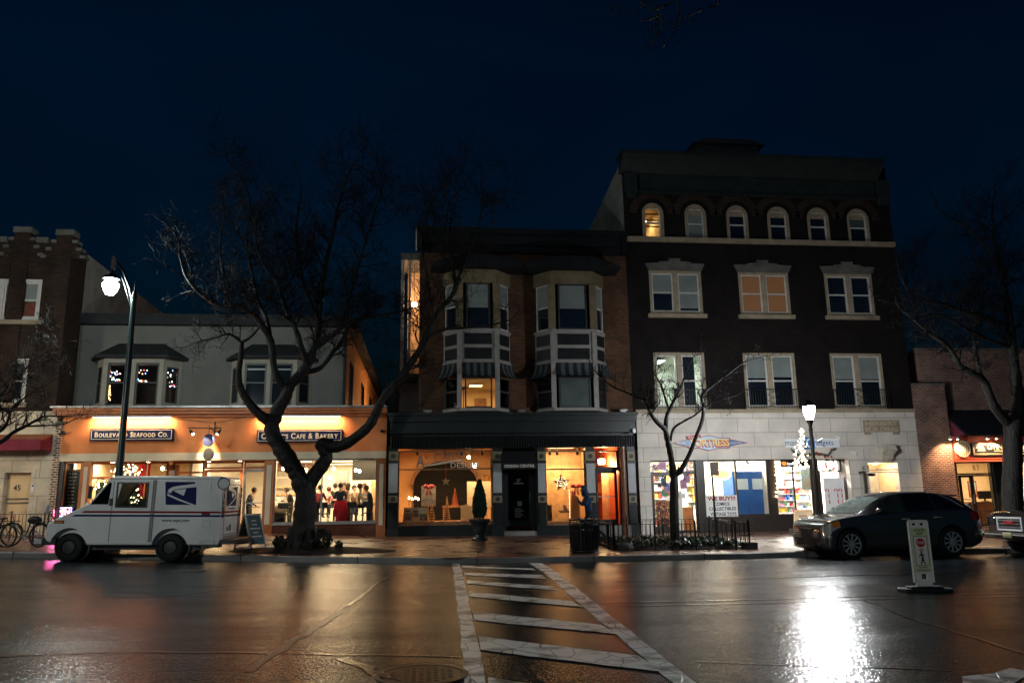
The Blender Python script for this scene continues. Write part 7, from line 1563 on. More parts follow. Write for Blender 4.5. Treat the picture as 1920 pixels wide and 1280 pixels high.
# ================================================================== trees
BARK, _nt, _b = newmat('wet_bark'); _m = _nt.nodes.new('ShaderNodeMapping'); _m.inputs['Scale'].default_value = (1, 1, .22); _nt.links.new(objc(_nt), _m.inputs[0])
_n = noise(_nt, 26, _m.outputs[0], 6, .8); _n2 = noise(_nt, 5, objc(_nt), 3); _nt.links.new(ramp(_nt, _n.outputs[0], .35, .68, (.003, .003, .003, 1), (.028, .026, .022, 1)), _b.inputs['Base Color'])
_b.inputs['Roughness'].default_value = .5; _b.inputs['Specular IOR Level'].default_value = .25; bump(_nt, _b, _n2.outputs[0], .5, .08, bump(_nt, None, _n.outputs[0], 1.0, .035))
BARKT = mat('twig_bark', (.006, .005, .005), .7, .2, 8, 0)
class Tree:
    def __init__(s, seed, twigseg=9000): s.r = random.Random(seed); s.mb = MB(); s.tw = MB(); s.n = 0; s.max = twigseg
    def limb(s, pts, r0, r1, n=10, gn=.12):
        pts = [V(p) for p in pts]; out = []
        m = len(pts)
        for i in range(m-1):    # catmull-rom
            p0, p1, p2, p3 = pts[max(0, i-1)], pts[i], pts[i+1], pts[min(m-1, i+2)]
            k = 4
            for j in range(k):
                t = j/k; out.append(.5*((2*p1)+(p2-p0)*t+(2*p0-5*p1+4*p2-p3)*t*t+(3*p1-p0-3*p2+p3)*t**3))
        out.append(pts[-1]); rs = []
        for i in range(len(out)):
            f = i/(len(out)-1); rs.append((r0+(r1-r0)*f)*(1+s.r.uniform(-gn, gn)))
        s.mb.tube(out, rs, n); return out, rs
    def twig(s, p, d, L, r, depth):
        if s.n > s.max: return
        k = 4 if depth > 0 else 3; pts = [p]; q = p; dd = d.copy()
        for i in range(k):
            dd = (dd+V((s.r.gauss(0, .24), s.r.gauss(0, .24), s.r.gauss(0, .2)+.05))).normalized(); q = q+dd*L/k; pts.append(q)
        rs = [max(.0045, r*(1-.65*i/k)) for i in range(k+1)]
        (s.tw if r < .03 else s.mb).tube(pts, rs, 3 if r < .012 else (4 if r < .03 else 6), cap=False); s.n += k
        if depth <= 0: return
        nb = s.r.randint(3, 5)
        for b in range(nb):
            i = s.r.randint(1, k); a = pts[i]; ax = dd.orthogonal(); ax.rotate(Matrix.Rotation(s.r.uniform(0, 2*pi), 3, dd)); nd = (dd*.75+ax*s.r.uniform(.5, .95)+V((0, 0, .12))).normalized()
            s.twig(a, nd, L*s.r.uniform(.5, .78), rs[i]*.72, depth-1)
    def bush(s, limb, n, L, depth, start=.3, up=.35, side=1.0):
        L *= .8
        out, rs = limb
        for i in range(n):
            f = start+(1-start)*(i+s.r.random())/n; k = min(len(out)-2, int(f*(len(out)-1))); p = out[k]; d = (out[k+1]-out[k]).normalized()
            ax = d.orthogonal(); ax.rotate(Matrix.Rotation(s.r.uniform(0, 2*pi), 3, d)); nd = (d*.5+ax*.8*side+V((0, 0, up))).normalized()
            s.twig(p, nd, L*s.r.uniform(.6, 1.15), min(rs[k]*.55, .03), depth)
        k = len(out)-1; s.twig(out[k], (out[k]-out[k-1]).normalized(), L, rs[k]*.9, depth)
    def done(s, name, label, base, cat='tree'):
        t = thing(name, label, cat, base); tr = s.mb.build('trunk', BARK, t, True); s.tw.build('crown', BARKT, t, norm=False); return t
def pl(pts, Ys):
    n = len(pts); return [P(a, b, lerp(Ys[0], Ys[1], i/max(1, n-1))) for i, (a, b) in enumerate(pts)]
T = Tree(3, 60000); Yt = 22.6
gb = P(568, 1022, Yt); gb.z = sz(gb.x, Yt)
fork = P(573, 905, Yt)
T.limb([gb+V((0, 0, -.25)), gb+V((0, 0, .05)), P(569, 985, Yt), P(573, 945, Yt), fork], .37, .27, 16, .08)
for a in range(6): an = a*1.05+.3; T.limb([gb+V((cos(an)*.6, sin(an)*.5, -.08)), gb+V((cos(an)*.38, sin(an)*.34, .1)), gb+V((cos(an)*.2, sin(an)*.2, .6))], .1, .2, 8)
l1 = T.limb([fork+V((0, 0, -.3))]+pl([(560, 893), (545, 868), (528, 842), (513, 818), (510, 798), (515, 778)], (Yt, Yt)), .265, .21, 14, .13)
# right limb with the elbow
T.limb([fork+V((.0, 0, -.3))]+pl([(588, 893), (603, 873), (612, 856), (606, 838)], (Yt, Yt-.1)), .21, .18, 12, .12)
T.limb(pl([(612, 852), (603, 836), (606, 832), (622, 836)], (Yt-.1, Yt-.1)), .18, .19, 12, .14)
R1 = T.limb(pl([(612, 838), (640, 835), (664, 822), (690, 800), (704, 778), (712, 758), (728, 732), (760, 695), (790, 650), (808, 612), (824, 582), (852, 545), (850, 505), (845, 450)], (Yt-.1, Yt-1.2)), .17, .045, 12, .12)
T.bush(R1, 18, 1.3, 3, .45)
R1b = T.limb(pl([(850, 500), (838, 440), (842, 386), (870, 350)], (Yt-1.1, Yt-1.3)), .05, .02, 7); T.bush(R1b, 10, 1.4, 3, .1)
R1c = T.limb(pl([(852, 540), (880, 470), (900, 410), (905, 360)], (Yt-1.1, Yt-1.0)), .045, .018, 7); T.bush(R1c, 9, 1.25, 3, .1)
R1d = T.limb(pl([(815, 600), (800, 520), (790, 440), (815, 370)], (Yt-1.1, Yt-1.4)), .04, .015, 7); T.bush(R1d, 8, 1.25, 3, .2)
R2 = T.limb(pl([(800, 632), (830, 618), (880, 614), (930, 607), (955, 600)], (Yt-.9, Yt-1.4)), .05, .02, 7); T.bush(R2, 7, .7, 2, .3)
# left limb
L1 = T.limb(pl([(513, 800), (500, 788), (483, 773), (468, 756), (450, 725), (448, 695), (452, 665), (453, 640)], (Yt, Yt-.4)), .16, .06, 10)
L1a = T.limb(pl([(453, 642), (430, 626), (400, 634), (372, 640), (350, 650)], (Yt-.4, Yt-.6)), .045, .015, 7); T.bush(L1a, 12, .6, 2, .1)
L1b = T.limb(pl([(453, 642), (470, 632), (485, 615), (500, 600)], (Yt-.4, Yt-.2)), .045, .02, 7)
# middle trunk
M1 = T.limb(pl([(515, 785), (522, 765), (535, 745), (542, 725)], (Yt, Yt)), .21, .165, 12)
Ma = T.limb(pl([(540, 730), (522, 712), (513, 682), (508, 640), (495, 616), (478, 592), (460, 580), (441, 572), (410, 572), (370, 545), (348, 515), (338, 480), (336, 455)], (Yt, Yt-.8)), .12, .03, 9); T.bush(Ma, 22, 1.15, 3, .35)
Mb = T.limb(pl([(505, 640), (500, 600), (482, 560), (470, 500), (462, 441), (468, 370), (430, 305)], (Yt, Yt+.7)), .085, .02, 8); T.bush(Mb, 26, 1.25, 3, .2)
Mc = T.limb(pl([(542, 725), (572, 690), (588, 655), (597, 620), (600, 560), (612, 492), (626, 430), (640, 365), (660, 310)], (Yt, Yt+.6)), .15, .025, 10); T.bush(Mc, 30, 1.3, 3, .25)
Md = T.limb(pl([(575, 685), (562, 640), (550, 606), (534, 576), (520, 530), (496, 500), (478, 440), (490, 380)], (Yt, Yt-.5)), .09, .02, 8); T.bush(Md, 24, 1.25, 3, .25)
Me = T.limb(pl([(590, 652), (625, 628), (652, 604), (690, 595), (730, 588), (765, 580)], (Yt, Yt-.6)), .085, .02, 8); T.bush(Me, 18, 1.15, 3, .2)
Mf = T.limb(pl([(640, 615), (655, 560), (672, 500), (690, 440), (706, 390), (718, 350)], (Yt, Yt+.3)), .065, .018, 8); T.bush(Mf, 24, 1.25, 3, .15)
Mg = T.limb(pl([(550, 715), (566, 700), (600, 690), (625, 660), (640, 640), (655, 610)], (Yt+.1, Yt+.9)), .1, .04, 8); T.bush(Mg, 10, .9, 2, .5)
Mh = T.limb(pl([(597, 600), (572, 540), (560, 480), (556, 420), (565, 350), (548, 300)], (Yt+.2, Yt+.5)), .065, .015, 8); T.bush(Mh, 24, 1.2, 3, .15)
Mi = T.limb(pl([(430, 580), (420, 520), (412, 460), (420, 400), (412, 350)], (Yt-.2, Yt-.2)), .05, .014, 7); T.bush(Mi, 16, 1.15, 3, .15)
t = T.done('bare_tree', 'big gnarled bare tree with a forked trunk in front of the cafe and bakery', gb)
# small tree in the fenced bed
T = Tree(11, 6000); Ys = 23.2; gb2 = P(1265, 1003, Ys); gb2.z = sz(gb2.x, Ys)-.1
T.limb([gb2, P(1264, 960, Ys), P(1264, 920, Ys), P(1264, 890, Ys)], .145, .125, 12, .06)
a = T.limb(pl([(1264, 895), (1277, 880), (1293, 850), (1306, 816), (1316, 790), (1319, 768), (1317, 740), (1337, 722), (1362, 703), (1394, 680), (1430, 668)], (Ys, Ys-1)), .085, .015, 8); T.bush(a, 14, .6, 2, .55, .1)
a = T.limb(pl([(1263, 895), (1258, 855), (1252, 828), (1247, 806), (1236, 795), (1225, 783), (1216, 766), (1207, 750), (1180, 738), (1145, 722), (1112, 692)], (Ys, Ys-1.2)), .11, .014, 9); T.bush(a, 15, .6, 2, .55, .1)
a = T.limb(pl([(1248, 808), (1250, 780), (1257, 765), (1266, 745), (1276, 727), (1287, 696), (1304, 662)], (Ys, Ys-.3)), .075, .012, 8); T.bush(a, 14, .6, 2, .4)
a = T.limb(pl([(1255, 770), (1247, 745), (1240, 722), (1228, 700), (1232, 675)], (Ys, Ys+.4)), .045, .012, 7); T.bush(a, 10, .5, 2, .3)
a = T.limb(pl([(1257, 826), (1263, 803), (1283, 789), (1303, 778), (1320, 764), (1345, 752), (1385, 740)], (Ys, Ys-.8)), .045, .01, 7); T.bush(a, 8, .5, 2, .5)
T.done('bare_tree', 'slender bare tree growing inside the low iron fence before the comic shop', gb2)
# tree at the right edge
T = Tree(23, 22000); Yr = 22.8; gb3 = P(1896, 965, Yr); gb3.z = sz(gb3.x, Yr)-.1
T.limb([gb3, P(1898, 930, Yr), P(1899, 872, Yr), P(1899, 825, Yr), P(1900, 790, Yr)], .31, .27, 14, .06)
a = T.limb(pl([(1898, 800), (1880, 782), (1862, 757), (1848, 720), (1836, 706), (1803, 688), (1790, 668), (1778, 650), (1744, 625), (1715, 600), (1690, 580)], (Yr, Yr-1)), .16, .03, 10); T.bush(a, 16, 1.1, 3, .4)
a = T.limb(pl([(1855, 745), (1842, 715), (1834, 685), (1827, 640), (1830, 600), (1842, 560), (1836, 500), (1815, 440)], (Yr, Yr+.4)), .1, .02, 9); T.bush(a, 20, 1.3, 3, .35)
a = T.limb(pl([(1900, 795), (1910, 764), (1906, 720), (1900, 670), (1896, 620), (1888, 560), (1870, 480), (1860, 400)], (Yr, Yr)), .24, .03, 11); T.bush(a, 24, 1.5, 3, .4)
a = T.limb(pl([(1895, 610), (1860, 600), (1810, 585), (1770, 570), (1720, 560), (1690, 520), (1680, 460)], (Yr, Yr-.7)), .08, .02, 8); T.bush(a, 20, 1.25, 3, .25)
a = T.limb(pl([(1890, 650), (1850, 635), (1800, 610), (1760, 590), (1700, 600)], (Yr, Yr-1)), .07, .02, 8); T.bush(a, 12, 1.1, 3, .3)
a = T.limb(pl([(1900, 780), (1930, 740), (1950, 680), (1940, 600), (1930, 500)], (Yr, Yr)), .18, .05, 10); T.bush(a, 14, 1.5, 3, .4)
a = T.limb(pl([(1870, 490), (1820, 430), (1770, 400), (1740, 350)], (Yr, Yr-.3)), .05, .015, 7); T.bush(a, 14, 1.3, 3, .1)
T.done('bare_tree', 'large bare tree rising behind the parked cars at the right edge', gb3)
# tree at the left edge, trunk outside the frame
T = Tree(31, 9000); Yl = 21.9; x_ = P(-150, 900, Yl+1.6).x; gb4 = V((x_, Yl+1.6, sz(x_, Yl+1.6)-.1))
T.limb([gb4, gb4+V((0, -.1, 1.5)), P(-110, 840, Yl+.8), P(-90, 800, Yl)], .25, .16, 12)
a = T.limb(pl([(-100, 830), (-50, 840), (0, 829), (24, 811), (47, 799), (69, 787), (84, 780), (126, 780), (166, 775)], (Yl, Yl-.4)), .08, .008, 8); T.bush(a, 12, .5, 2, .4)
a = T.limb(pl([(47, 799), (91, 797), (118, 795), (146, 783), (173, 768)], (Yl-.2, Yl-.5)), .028, .006, 6); T.bush(a, 8, .45, 1, .2)
a = T.limb(pl([(-95, 815), (-40, 820), (0, 807), (13, 791), (19, 772), (27, 760), (60, 736), (92, 718)], (Yl, Yl-.2)), .07, .01, 8); T.bush(a, 16, .8, 2, .3)
a = T.limb(pl([(-95, 800), (-60, 770), (-10, 750), (20, 720), (50, 690), (70, 650)], (Yl, Yl+.2)), .07, .01, 8); T.bush(a, 16, .9, 3, .3)
a = T.limb(pl([(84, 780), (82, 765), (84, 745), (86, 725)], (Yl-.3, Yl-.3)), .02, .006, 5); T.bush(a, 5, .4, 1, .2)
T.done('bare_tree', 'bare tree whose thin branches reach in from the left edge', gb4)
# tree on the near side, only hanging twigs come into view at the top
T = Tree(41, 3000); Yn = 9.0; gb5 = V((8.5, 6.0, gz(8.5, 6)))
T.limb([gb5, gb5+V((0, 0, 4)), gb5+V((-.3, .3, 8)), gb5+V((-1, 1.2, 10.5))], .3, .16, 10)
a = T.limb([gb5+V((-.9, 1.1, 10.2)), P(1450, -150, Yn), P(1300, -40, Yn), P(1262, 0, Yn)], .12, .02, 8)
for pth in ([(1290, -35), (1262, 2), (1240, 14), (1236, 28), (1226, 48)], [(1238, 26), (1215, 38), (1206, 36)], [(1240, 14), (1225, 18), (1208, 8), (1190, 22), (1160, 26)], [(1272, -20), (1271, 10), (1272, 30), (1268, 42), (1275, 48), (1262, 64), (1250, 84)], [(1380, -60), (1348, 4), (1330, 14), (1306, 24), (1294, 30)], [(1236, 28), (1242, 48), (1232, 60), (1228, 75), (1220, 86)]):
    a = T.limb(pl(pth, (Yn, Yn)), .018, .005, 5); T.bush(a, 3, .18, 1, .3, -.3)
T.done('bare_tree', 'thin dark twigs of a near tree hanging in from the top edge of the sky', gb5)
# ================================================================== shrub planter
c = base_pt(899, 26.9); t = thing('planter', 'dark urn planter in front of the design shop window', 'planter', c)
mb = MB(); mb.lathe([(a_*.82, b_*.82) for a_, b_ in [(.34, 0), (.34, .07), (.24, .12), (.2, .22), (.27, .34), (.30, .5), (.33, .62), (.41, .74), (.45, .8), (.45, .86), (.38, .86), (.36, .78), (.001, .78)]], c, 28); mb.build('urn', mat('dark_urn', (.02, .028, .032), .35, .2, 5, .1), t, True)
mb = MB(); mb.lathe([(.295, .65), (.25, .68), (.001, .69)], c, 16); mb.build('soil', mat('dark_soil2', (.03, .02, .015), .9), t, True)
t = thing('conical_shrub', 'clipped conical evergreen shrub growing in the dark urn planter', 'shrub', c+V((0, 0, .69)))
def leafy(mb, n, prof, c, s=.03, sq=(1, 1), jit=.06):
    for i in range(n):
        f = random.random(); z = f*prof[-1][0]; R_ = interp(prof, z)*(random.random()**.35)*random.uniform(.92, 1.1); a = random.uniform(0, 2*pi)
        p = V(c)+V((R_*cos(a)*sq[0], R_*sin(a)*sq[1], z+random.uniform(-jit, jit)))
        d = V((cos(a)*.6, sin(a)*.6, 1.0+random.gauss(0, .4)))+V((random.gauss(0, .4), random.gauss(0, .4), 0)); d = d.normalized()*s*random.uniform(.7, 1.6); sd = d.cross(V((random.gauss(0, 1), random.gauss(0, 1), .2))).normalized()*s*.32
        mb.add([p, p+d*.5+sd, p+d, p+d*.5-sd], [(0, 1, 2, 3)])
mb = MB(); leafy(mb, 7000, [(0, .14), (.2, .24), (.6, .22), (.9, .14), (1.15, .05), (1.22, .02)], c+V((0, 0, .74)), .05); mb.build('foliage', mat('evergreen', (.02, .05, .035), .6, .5, 4, 0), t, norm=False)
mb = MB(); mb.cyl(c+V((0, 0, .66)), c+V((0, 0, 1.8)), .03, .01); mb.build('stem', BARKT, t)
# ================================================================== fenced bed before the comic shop
def fpt(px, Y): x = P(px, 930, Y).x; return x
bx0, bx1, by0, by1 = fpt(1146, 22.6), fpt(1375, 22.6), 21.9, 25.0
bx0 = 5.35; bx1 = 9.35
m_soil = mat('mulch', (.02, .015, .012), .8, .5, 12, .6, bd=.03)
mb = MB(); mb.grid([[(x, y, sz(x, y)+.02+.1*sin(pi*min(1, max(0, (x-bx0)/(bx1-bx0))))*sin(pi*(y-by0)/(by1-by0))**.5 if 0 < (y-by0)/(by1-by0) < 1 else sz(x, y)+.01) for y in [by0+(by1-by0)*j/10 for j in range(11)]] for x in [bx0+(bx1-bx0)*i/20 for i in range(21)]])
tag(mb.build('planting_bed', m_soil, smooth='all'), None, None, kind='structure')
mb = MB()
for i in range(900):
    x = random.uniform(bx0+.1, bx1-.1); y = random.uniform(by0+.1, by1-.1); c = V((x, y, sz(x, y)+.03))
    for k in range(7):
        a = random.uniform(0, 2*pi); d = V((cos(a), sin(a), random.uniform(.3, 1.4))).normalized()*random.uniform(.1, .3); s_ = V((-sin(a), cos(a), 0))*.028
        p = c+d; mb.add([c+d*.45, c+d*.75+s_, p, c+d*.75-s_], [(0, 1, 2, 3)])
tag(mb.build('ground_cover', mat('dark_leaves', (.018, .035, .02), .35, .5, 3, 0), norm=False), 'low dark leafy ground cover inside the iron fence', 'ground cover', kind='stuff')
def fence(label, corners, h=.72, step=.13, gap=None):
    t = thing('iron_fence', label, 'fence', (*corners[0], sz(*corners[0])))
    bars = MB(); rails = (MB(), MB())
    for (xa, ya), (xb, yb) in zip(corners, corners[1:]):
        L = math.hypot(xb-xa, yb-ya); n = max(2, int(L/step)); prev = None
        for i in range(n+1):
            x, y = lerp(xa, xb, i/n), lerp(ya, yb, i/n); z = sz(x, y)
            big = i % 9 == 0 or i == n
            if big:
                pm = MB(); pm.box(x-.02, x+.02, y-.02, y+.02, z-.05, z+h+.1); pm.build('post', IRON, t)
            else: bars.box(x-.007, x+.007, y-.007, y+.007, z+.06, z+h)
            if prev is not None:
                for ri, zz in enumerate((h, .1)):
                    rails[ri].tube([(prev[0], prev[1], prev[2]+zz), (x, y, z+zz)], .012, 4)
            prev = (x, y, z)
    bars.build('bars', IRON, t)
    for r_ in rails: r_.build('rail', IRON, t)
    return t
fence('low black iron fence around the tree bed before the comic shop', [(bx0, by1), (bx0, by0), (bx1, by0), (bx1, by1)]); 
fence('low black iron fence behind the planting of the tree bed', [(bx0, by1+.02), (bx1, by1+.02)])
mb = MB(); mb.box(bx1-.15, bx1+.2, by0-.1, by0+.3, sz(bx1, by0)-.02, sz(bx1, by0)+.18); tag(mb.build('stone_block', mat('dark_stone', (.05, .05, .05), .7), base=(bx1, by0, sz(bx1, by0))), 'low dark stone block at the right corner of the iron fence', 'block')
mb = MB(); mb.ball((bx0+.3, by0-.1, sz(bx0, by0)+.08), .2, 10, 6, (1.2, .8, .7)); tag(mb.build('stone_block', MATS['dark_stone'], base=(bx0+.3, by0-.1, sz(bx0, by0))), 'rounded dark stone at the left corner of the iron fence', 'stone')
# sign pole with a blank dark back
c = base_pt(1338, 23.6); zt_ = P(1338, 866, 23.6).z; t = thing('parking_sign', 'pole with a small sign seen from its dark back in front of the banner', 'sign', c)
mb = MB(); mb.box(c.x-.025, c.x+.025, c.y-.02, c.y+.02, c.z-.1, zt_-.02); mb.build('pole', IRON, t); x0, x1, z0, z1 = rect(1331, 1347, 866, 891, 23.6); mb = MB(); mb.box(x0, x1, c.y-.032, c.y-.022, z0, z1); mb.build('sign_plate', mat('sign_back', (.10, .075, .06), .5, .1, metal=.3), t, bev=.003)
# ================================================================== litter bin
c = base_pt(1092, 21.5); hb = P(1092, 972, 21.5).z-c.z; t = thing('litter_bin', 'black slatted metal litter bin beside the kerb', 'litter bin', c); r_ = .37
mb = MB()
for k in range(26): a = 2*pi*k/26; p = V((c.x+r_*cos(a), c.y+r_*sin(a), 0)); s_ = V((-sin(a), cos(a), 0))*.03; mb.tube([V((p.x, p.y, c.z+.08)), V((p.x+cos(a)*.015, p.y+sin(a)*.015, c.z+hb-.16))], .026, 4)
mb.build('slats', IRON, t)
for z, nm in ((.05, 'bottom_ring'), (hb-.15, 'upper_ring'), (hb-.02, 'rim')): mb = MB(); mb.lathe([(r_-.02, z-.02), (r_+.04, z-.02), (r_+.04, z+.02), (r_-.02, z+.02), (r_-.02, z-.02)], c, 30); mb.build(nm, IRON, t, True)
mb = MB(); mb.lathe([(r_-.04, .1), (r_-.04, hb-.3), (.001, hb-.3)], c, 20); mb.build('liner', BLACKP, t)
for k in range(5): a = 1.2*k; mb = MB()
mb = MB()
for k in range(10): a = 2*pi*k/10; mb.cyl((c.x+(r_+.01)*cos(a), c.y+(r_+.01)*sin(a), c.z+hb-.14), (c.x+(r_+.01)*cos(a), c.y+(r_+.01)*sin(a), c.z+hb-.03), .012, n=5)
for k in range(4): a = pi/4+pi/2*k; mb.box(c.x+(r_-.08)*cos(a)-.04, c.x+(r_-.08)*cos(a)+.04, c.y+(r_-.08)*sin(a)-.04, c.y+(r_-.08)*sin(a)+.04, c.z-.02, c.z+.06)
mb.build('struts', IRON, t)
mb = MB(); mb.ball(c+V((-.05, -.1, hb-.05)), .08, 8, 5, (1.3, 1, .8)); mb.ball(c+V((.15, -.08, hb-.03)), .06, 7, 5, (1, 1.2, .9)); mb.build('rubbish', mat('rubbish', (.5, .4, .3), .6, .5, 20), t, True)
# ================================================================== pedestrian
W_ = {'pel': (0, .02, .92), 'spi': (0, -.02, 1.1, .15, .12), 'che': (0, -.06, 1.30, .19, .14), 'nek': (0, -.11, 1.45), 'hd0': (0, -.15, 1.52), 'hd1': (0, -.18, 1.60), 'hd2': (0, -.17, 1.68),
      'shl': (.18, -.05, 1.39, .07, .07), 'shr': (-.18, -.05, 1.39, .07, .07), 'ell': (.21, -.14, 1.12, .055, .055), 'elr': (-.21, -.16, 1.13, .055, .055), 'wrl': (.1, -.33, 1.27), 'wrr': (-.12, -.34, 1.3), 'hal': (.05, -.34, 1.35), 'har': (-.07, -.35, 1.38),
      'knl': (.1, -.22, .52), 'anl': (.1, -.18, .09), 'tol': (.1, -.34, .045), 'knr': (-.1, .14, .5), 'anr': (-.1, .5, .2), 'tor': (-.1, .52, .04)}
JAK = cloth('blue_jacket', (.02, .05, .11)); DKP = cloth('dark_trousers', (.012, .014, .018))
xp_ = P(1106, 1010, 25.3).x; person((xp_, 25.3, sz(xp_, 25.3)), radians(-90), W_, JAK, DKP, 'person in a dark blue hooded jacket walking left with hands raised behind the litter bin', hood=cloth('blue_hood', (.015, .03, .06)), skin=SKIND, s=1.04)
# ================================================================== sandwich boards
def aboard(px, Y, w_, h, d, rot, fm, face, label, lines, hdr=None):
    c = base_pt(px, Y); t = thing('sandwich_board', label, 'sandwich board', c, local=True); ORG[t.name] = V((0, 0, 0))
    for s in (1, -1):
        M = Matrix.Translation(V((0, s*d/2, 0))) @ Matrix.Rotation(s*math.atan2(d/2, h)*1.0, 4, 'X')
        mb = MB(); mb.M = M; frame(mb, -w_/2, w_/2, 0, h, -.015, .015, .05); mb.box(-w_/2, -w_/2+.06, -.015, .015, -.0, .1); f = mb.build('frame', fm, t)
        mb = MB(); mb.M = M; mb.box(-w_/2+.05, w_/2-.05, -.008, .008, .14, h-.05); mb.build('panel', face, f)
        if s == -1 or True:
            mb = MB(); mb.M = M; yy = -.0095 if s == -1 else .0095; random.seed(px)
            for k in range(lines): z = h-.2-k*(h-.45)/lines; a = random.uniform(.4, .95)*(w_/2-.1); mb.box(-a, a, min(yy, yy*1.2), max(yy, yy*1.2), z-.02, z+.015)
            mb.build('writing', hdr, f)
    t.location = c; t.rotation_euler = (0, 0, rot); return t
TEAL = mat('teal_panel', (.02, .09, .11), .5, .1, 3, 0)
aboard(474, 23.3, .66, 1.02, .62, radians(62), WHITEP, TEAL, 'white framed sandwich board with a teal panel on the pavement behind the mail van', 5, WHITEP)
aboard(1503, 25.6, .6, .98, .55, radians(-40), WOODL, mat('kraft_panel', (.40, .29, .18), .7), 'brown wooden sandwich board on the pavement in front of the gadget shop', 7, mat('brown_ink', (.1, .05, .03), .7))
# ================================================================== shrub and mulch under the big tree
mb = MB(); cx_, cy_ = gb.x+.3, gb.y
mb.grid([[(cx_+2.3*cos(a)*r, cy_+.95*sin(a)*r, sz(cx_+2.3*cos(a)*r, cy_+.95*sin(a)*r)+.012+.12*(1-r*r)) for a in [2*pi*k/28 for k in range(29)]] for r in [.02, .25, .5, .75, .9, 1.0]]); tag(mb.build('mulch_mound', m_soil, smooth='all'), None, None, kind='structure')
def smallshrub(c, r, n, label):
    t = thing('shrub', label, 'shrub', c); mb = MB(); leafy(mb, n, [(0, r*.5), (r*.6, r), (r*1.2, r*.8), (r*1.7, r*.2)], c+V((0, 0, r*.25)), .06); mb.build('foliage', mat('shrub_leaf', (.02, .028, .018), .5, .5, 5, 0), t, norm=False)
    mb = MB()
    for k in range(7): a = 2*pi*k/7; mb.tube([c, c+V((cos(a)*r*.3, sin(a)*r*.3, r*.7)), c+V((cos(a)*r*.7, sin(a)*r*.7, r*1.3))], [.012, .008, .004], 4)
    mb.build('stems', BARKT, t)
for px, Yq, r, n, lab in ((607, 22.3, .27, 900, 'small upright shrub right of the big tree trunk'), (527, 22.4, .17, 450, 'low leafy plant left of the big tree trunk'), (580, 22.0, .13, 250, 'low plant at the foot of the big tree trunk'), (638, 22.2, .10, 200, 'tiny plant at the right end of the mulch mound')):
    c = base_pt(px, Yq); smallshrub(c+V((0, 0, .04)), r, n, lab)
# ================================================================== crosswalk sign in the road
g = on_road(1735, 1108, 0); t = thing('crosswalk_sign', 'white STATE LAW stop for pedestrians sign standing on a black base in the road', 'road sign', g, local=True); ORG[t.name] = V((0, 0, 0))
w_ = .305; hh = 1.14
mb = MB(); out = [(-w_/2+.02, .1), (w_/2-.02, .1), (w_/2, .16), (w_/2, hh-.03), (w_/2-.03, hh), (-w_/2+.03, hh), (-w_/2, hh-.03), (-w_/2, .16)]
wall_ = MB(); wall(wall_, -w_/2, w_/2, .16, hh, -.02, [(-.1, -.03, hh-.075, hh-.035), (.03, .1, hh-.075, hh-.035), (-.04, .055, .19, .28)], .04); wall(wall_, -w_/2, w_/2, .16, hh, .02, [(-.1, -.03, hh-.075, hh-.035), (.03, .1, hh-.075, hh-.035), (-.04, .055, .19, .28)], .0)
wall_.box(-w_/2-.012, -w_/2, -.03, .03, .14, hh-.01); wall_.box(w_/2, w_/2+.012, -.03, .03, .14, hh-.01); wall_.box(-w_/2, w_/2, -.026, .026, hh, hh+.014)
wall_.box(-.13, .13, -.018, .018, .06, .159)
for k in range(5): wall_.box(-.12+k*.055, -.1+k*.055, -.024, -.0185, .07, .15)
wall_.build('panel', mat('sign_plastic', (.62, .62, .58), .4, .08, 6, .05), t)
mb = MB(); mb.box(-w_/2+.02, w_/2-.02, -.0245, -.0215, .31, hh-.11); mb.build('yellow_face', mat('sign_lime', (.52, .60, .36), .45, .05), t)
mb = MB(); mb.box(-w_/2+.045, w_/2-.045, -.0275, -.0247, .42, .89); inn = mb.build('white_face', mat('sign_white2', (.66, .62, .58), .45, .05), t)
mb = MB(); frame(mb, -w_/2+.04, w_/2-.04, .415, .895, -.0285, -.0277, .008)
mb.text('STATE', -.09, .09, .965, 1.01, -.0247, .002, .02); mb.text('LAW', -.055, .055, .912, .957, -.0247, .002, .02); mb.text('FOR', -.04, .04, .655, .685, -.0277, .002, .02); mb.text('WITHIN', -.07, .07, .372, .40, -.0247, .002, .01); mb.text('CROSSWALK', -.115, .115, .325, .355, -.0247, .002, .01)
# walking figure
mb.lathe([(.001, -.0295), (.017, -.0295), (.017, -.0277)], (-.006, 0, .633), 12, 'y')
for q in ([(-.018, .612), (.012, .612), (.022, .54), (-.008, .54)], [(-.008, .545), (.02, .545), (.0, .46), (-.03, .435), (-.042, .442), (-.02, .47)], [(.0, .545), (.022, .545), (.03, .49), (.055, .435), (.04, .43), (.012, .485)], [(-.018, .61), (-.012, .59), (-.045, .55), (-.055, .556)], [(.01, .612), (.018, .595), (.045, .56), (.055, .567), (.03, .6)]): mb.prism(q, -.0295, -.0277, 'y')
mb.build('black_lettering', BLACKP, t)
mb = MB(); mb.prism([(.075*cos(pi/8+k*pi/4), .785+.075*sin(pi/8+k*pi/4)) for k in range(8)], -.0300, -.0277, 'y'); st_ = mb.build('stop_octagon', mat('stop_red', (.32, .01, .015), .4, .05), t)
mb = MB(); mb.text('STOP', -.058, .058, .762, .808, -.0302, .001, .02); mb.build('stop_lettering', MATS['sign_white2'], t)
mb = MB(); mb.prism([(-.38, -.16), (.38, -.16), (.45, 0), (.38, .16), (-.38, .16), (-.45, 0)], 0, .055, 'z'); mb.prism([(-.26, -.1), (.26, -.1), (.3, 0), (.26, .1), (-.26, .1), (-.3, 0)], .056, .085, 'z'); mb.build('base', mat('black_rubber', (.012, .012, .013), .45, .2, 12, .2), t, bev=.008)
t.location = g; t.rotation_euler = (0, 0, radians(-8))
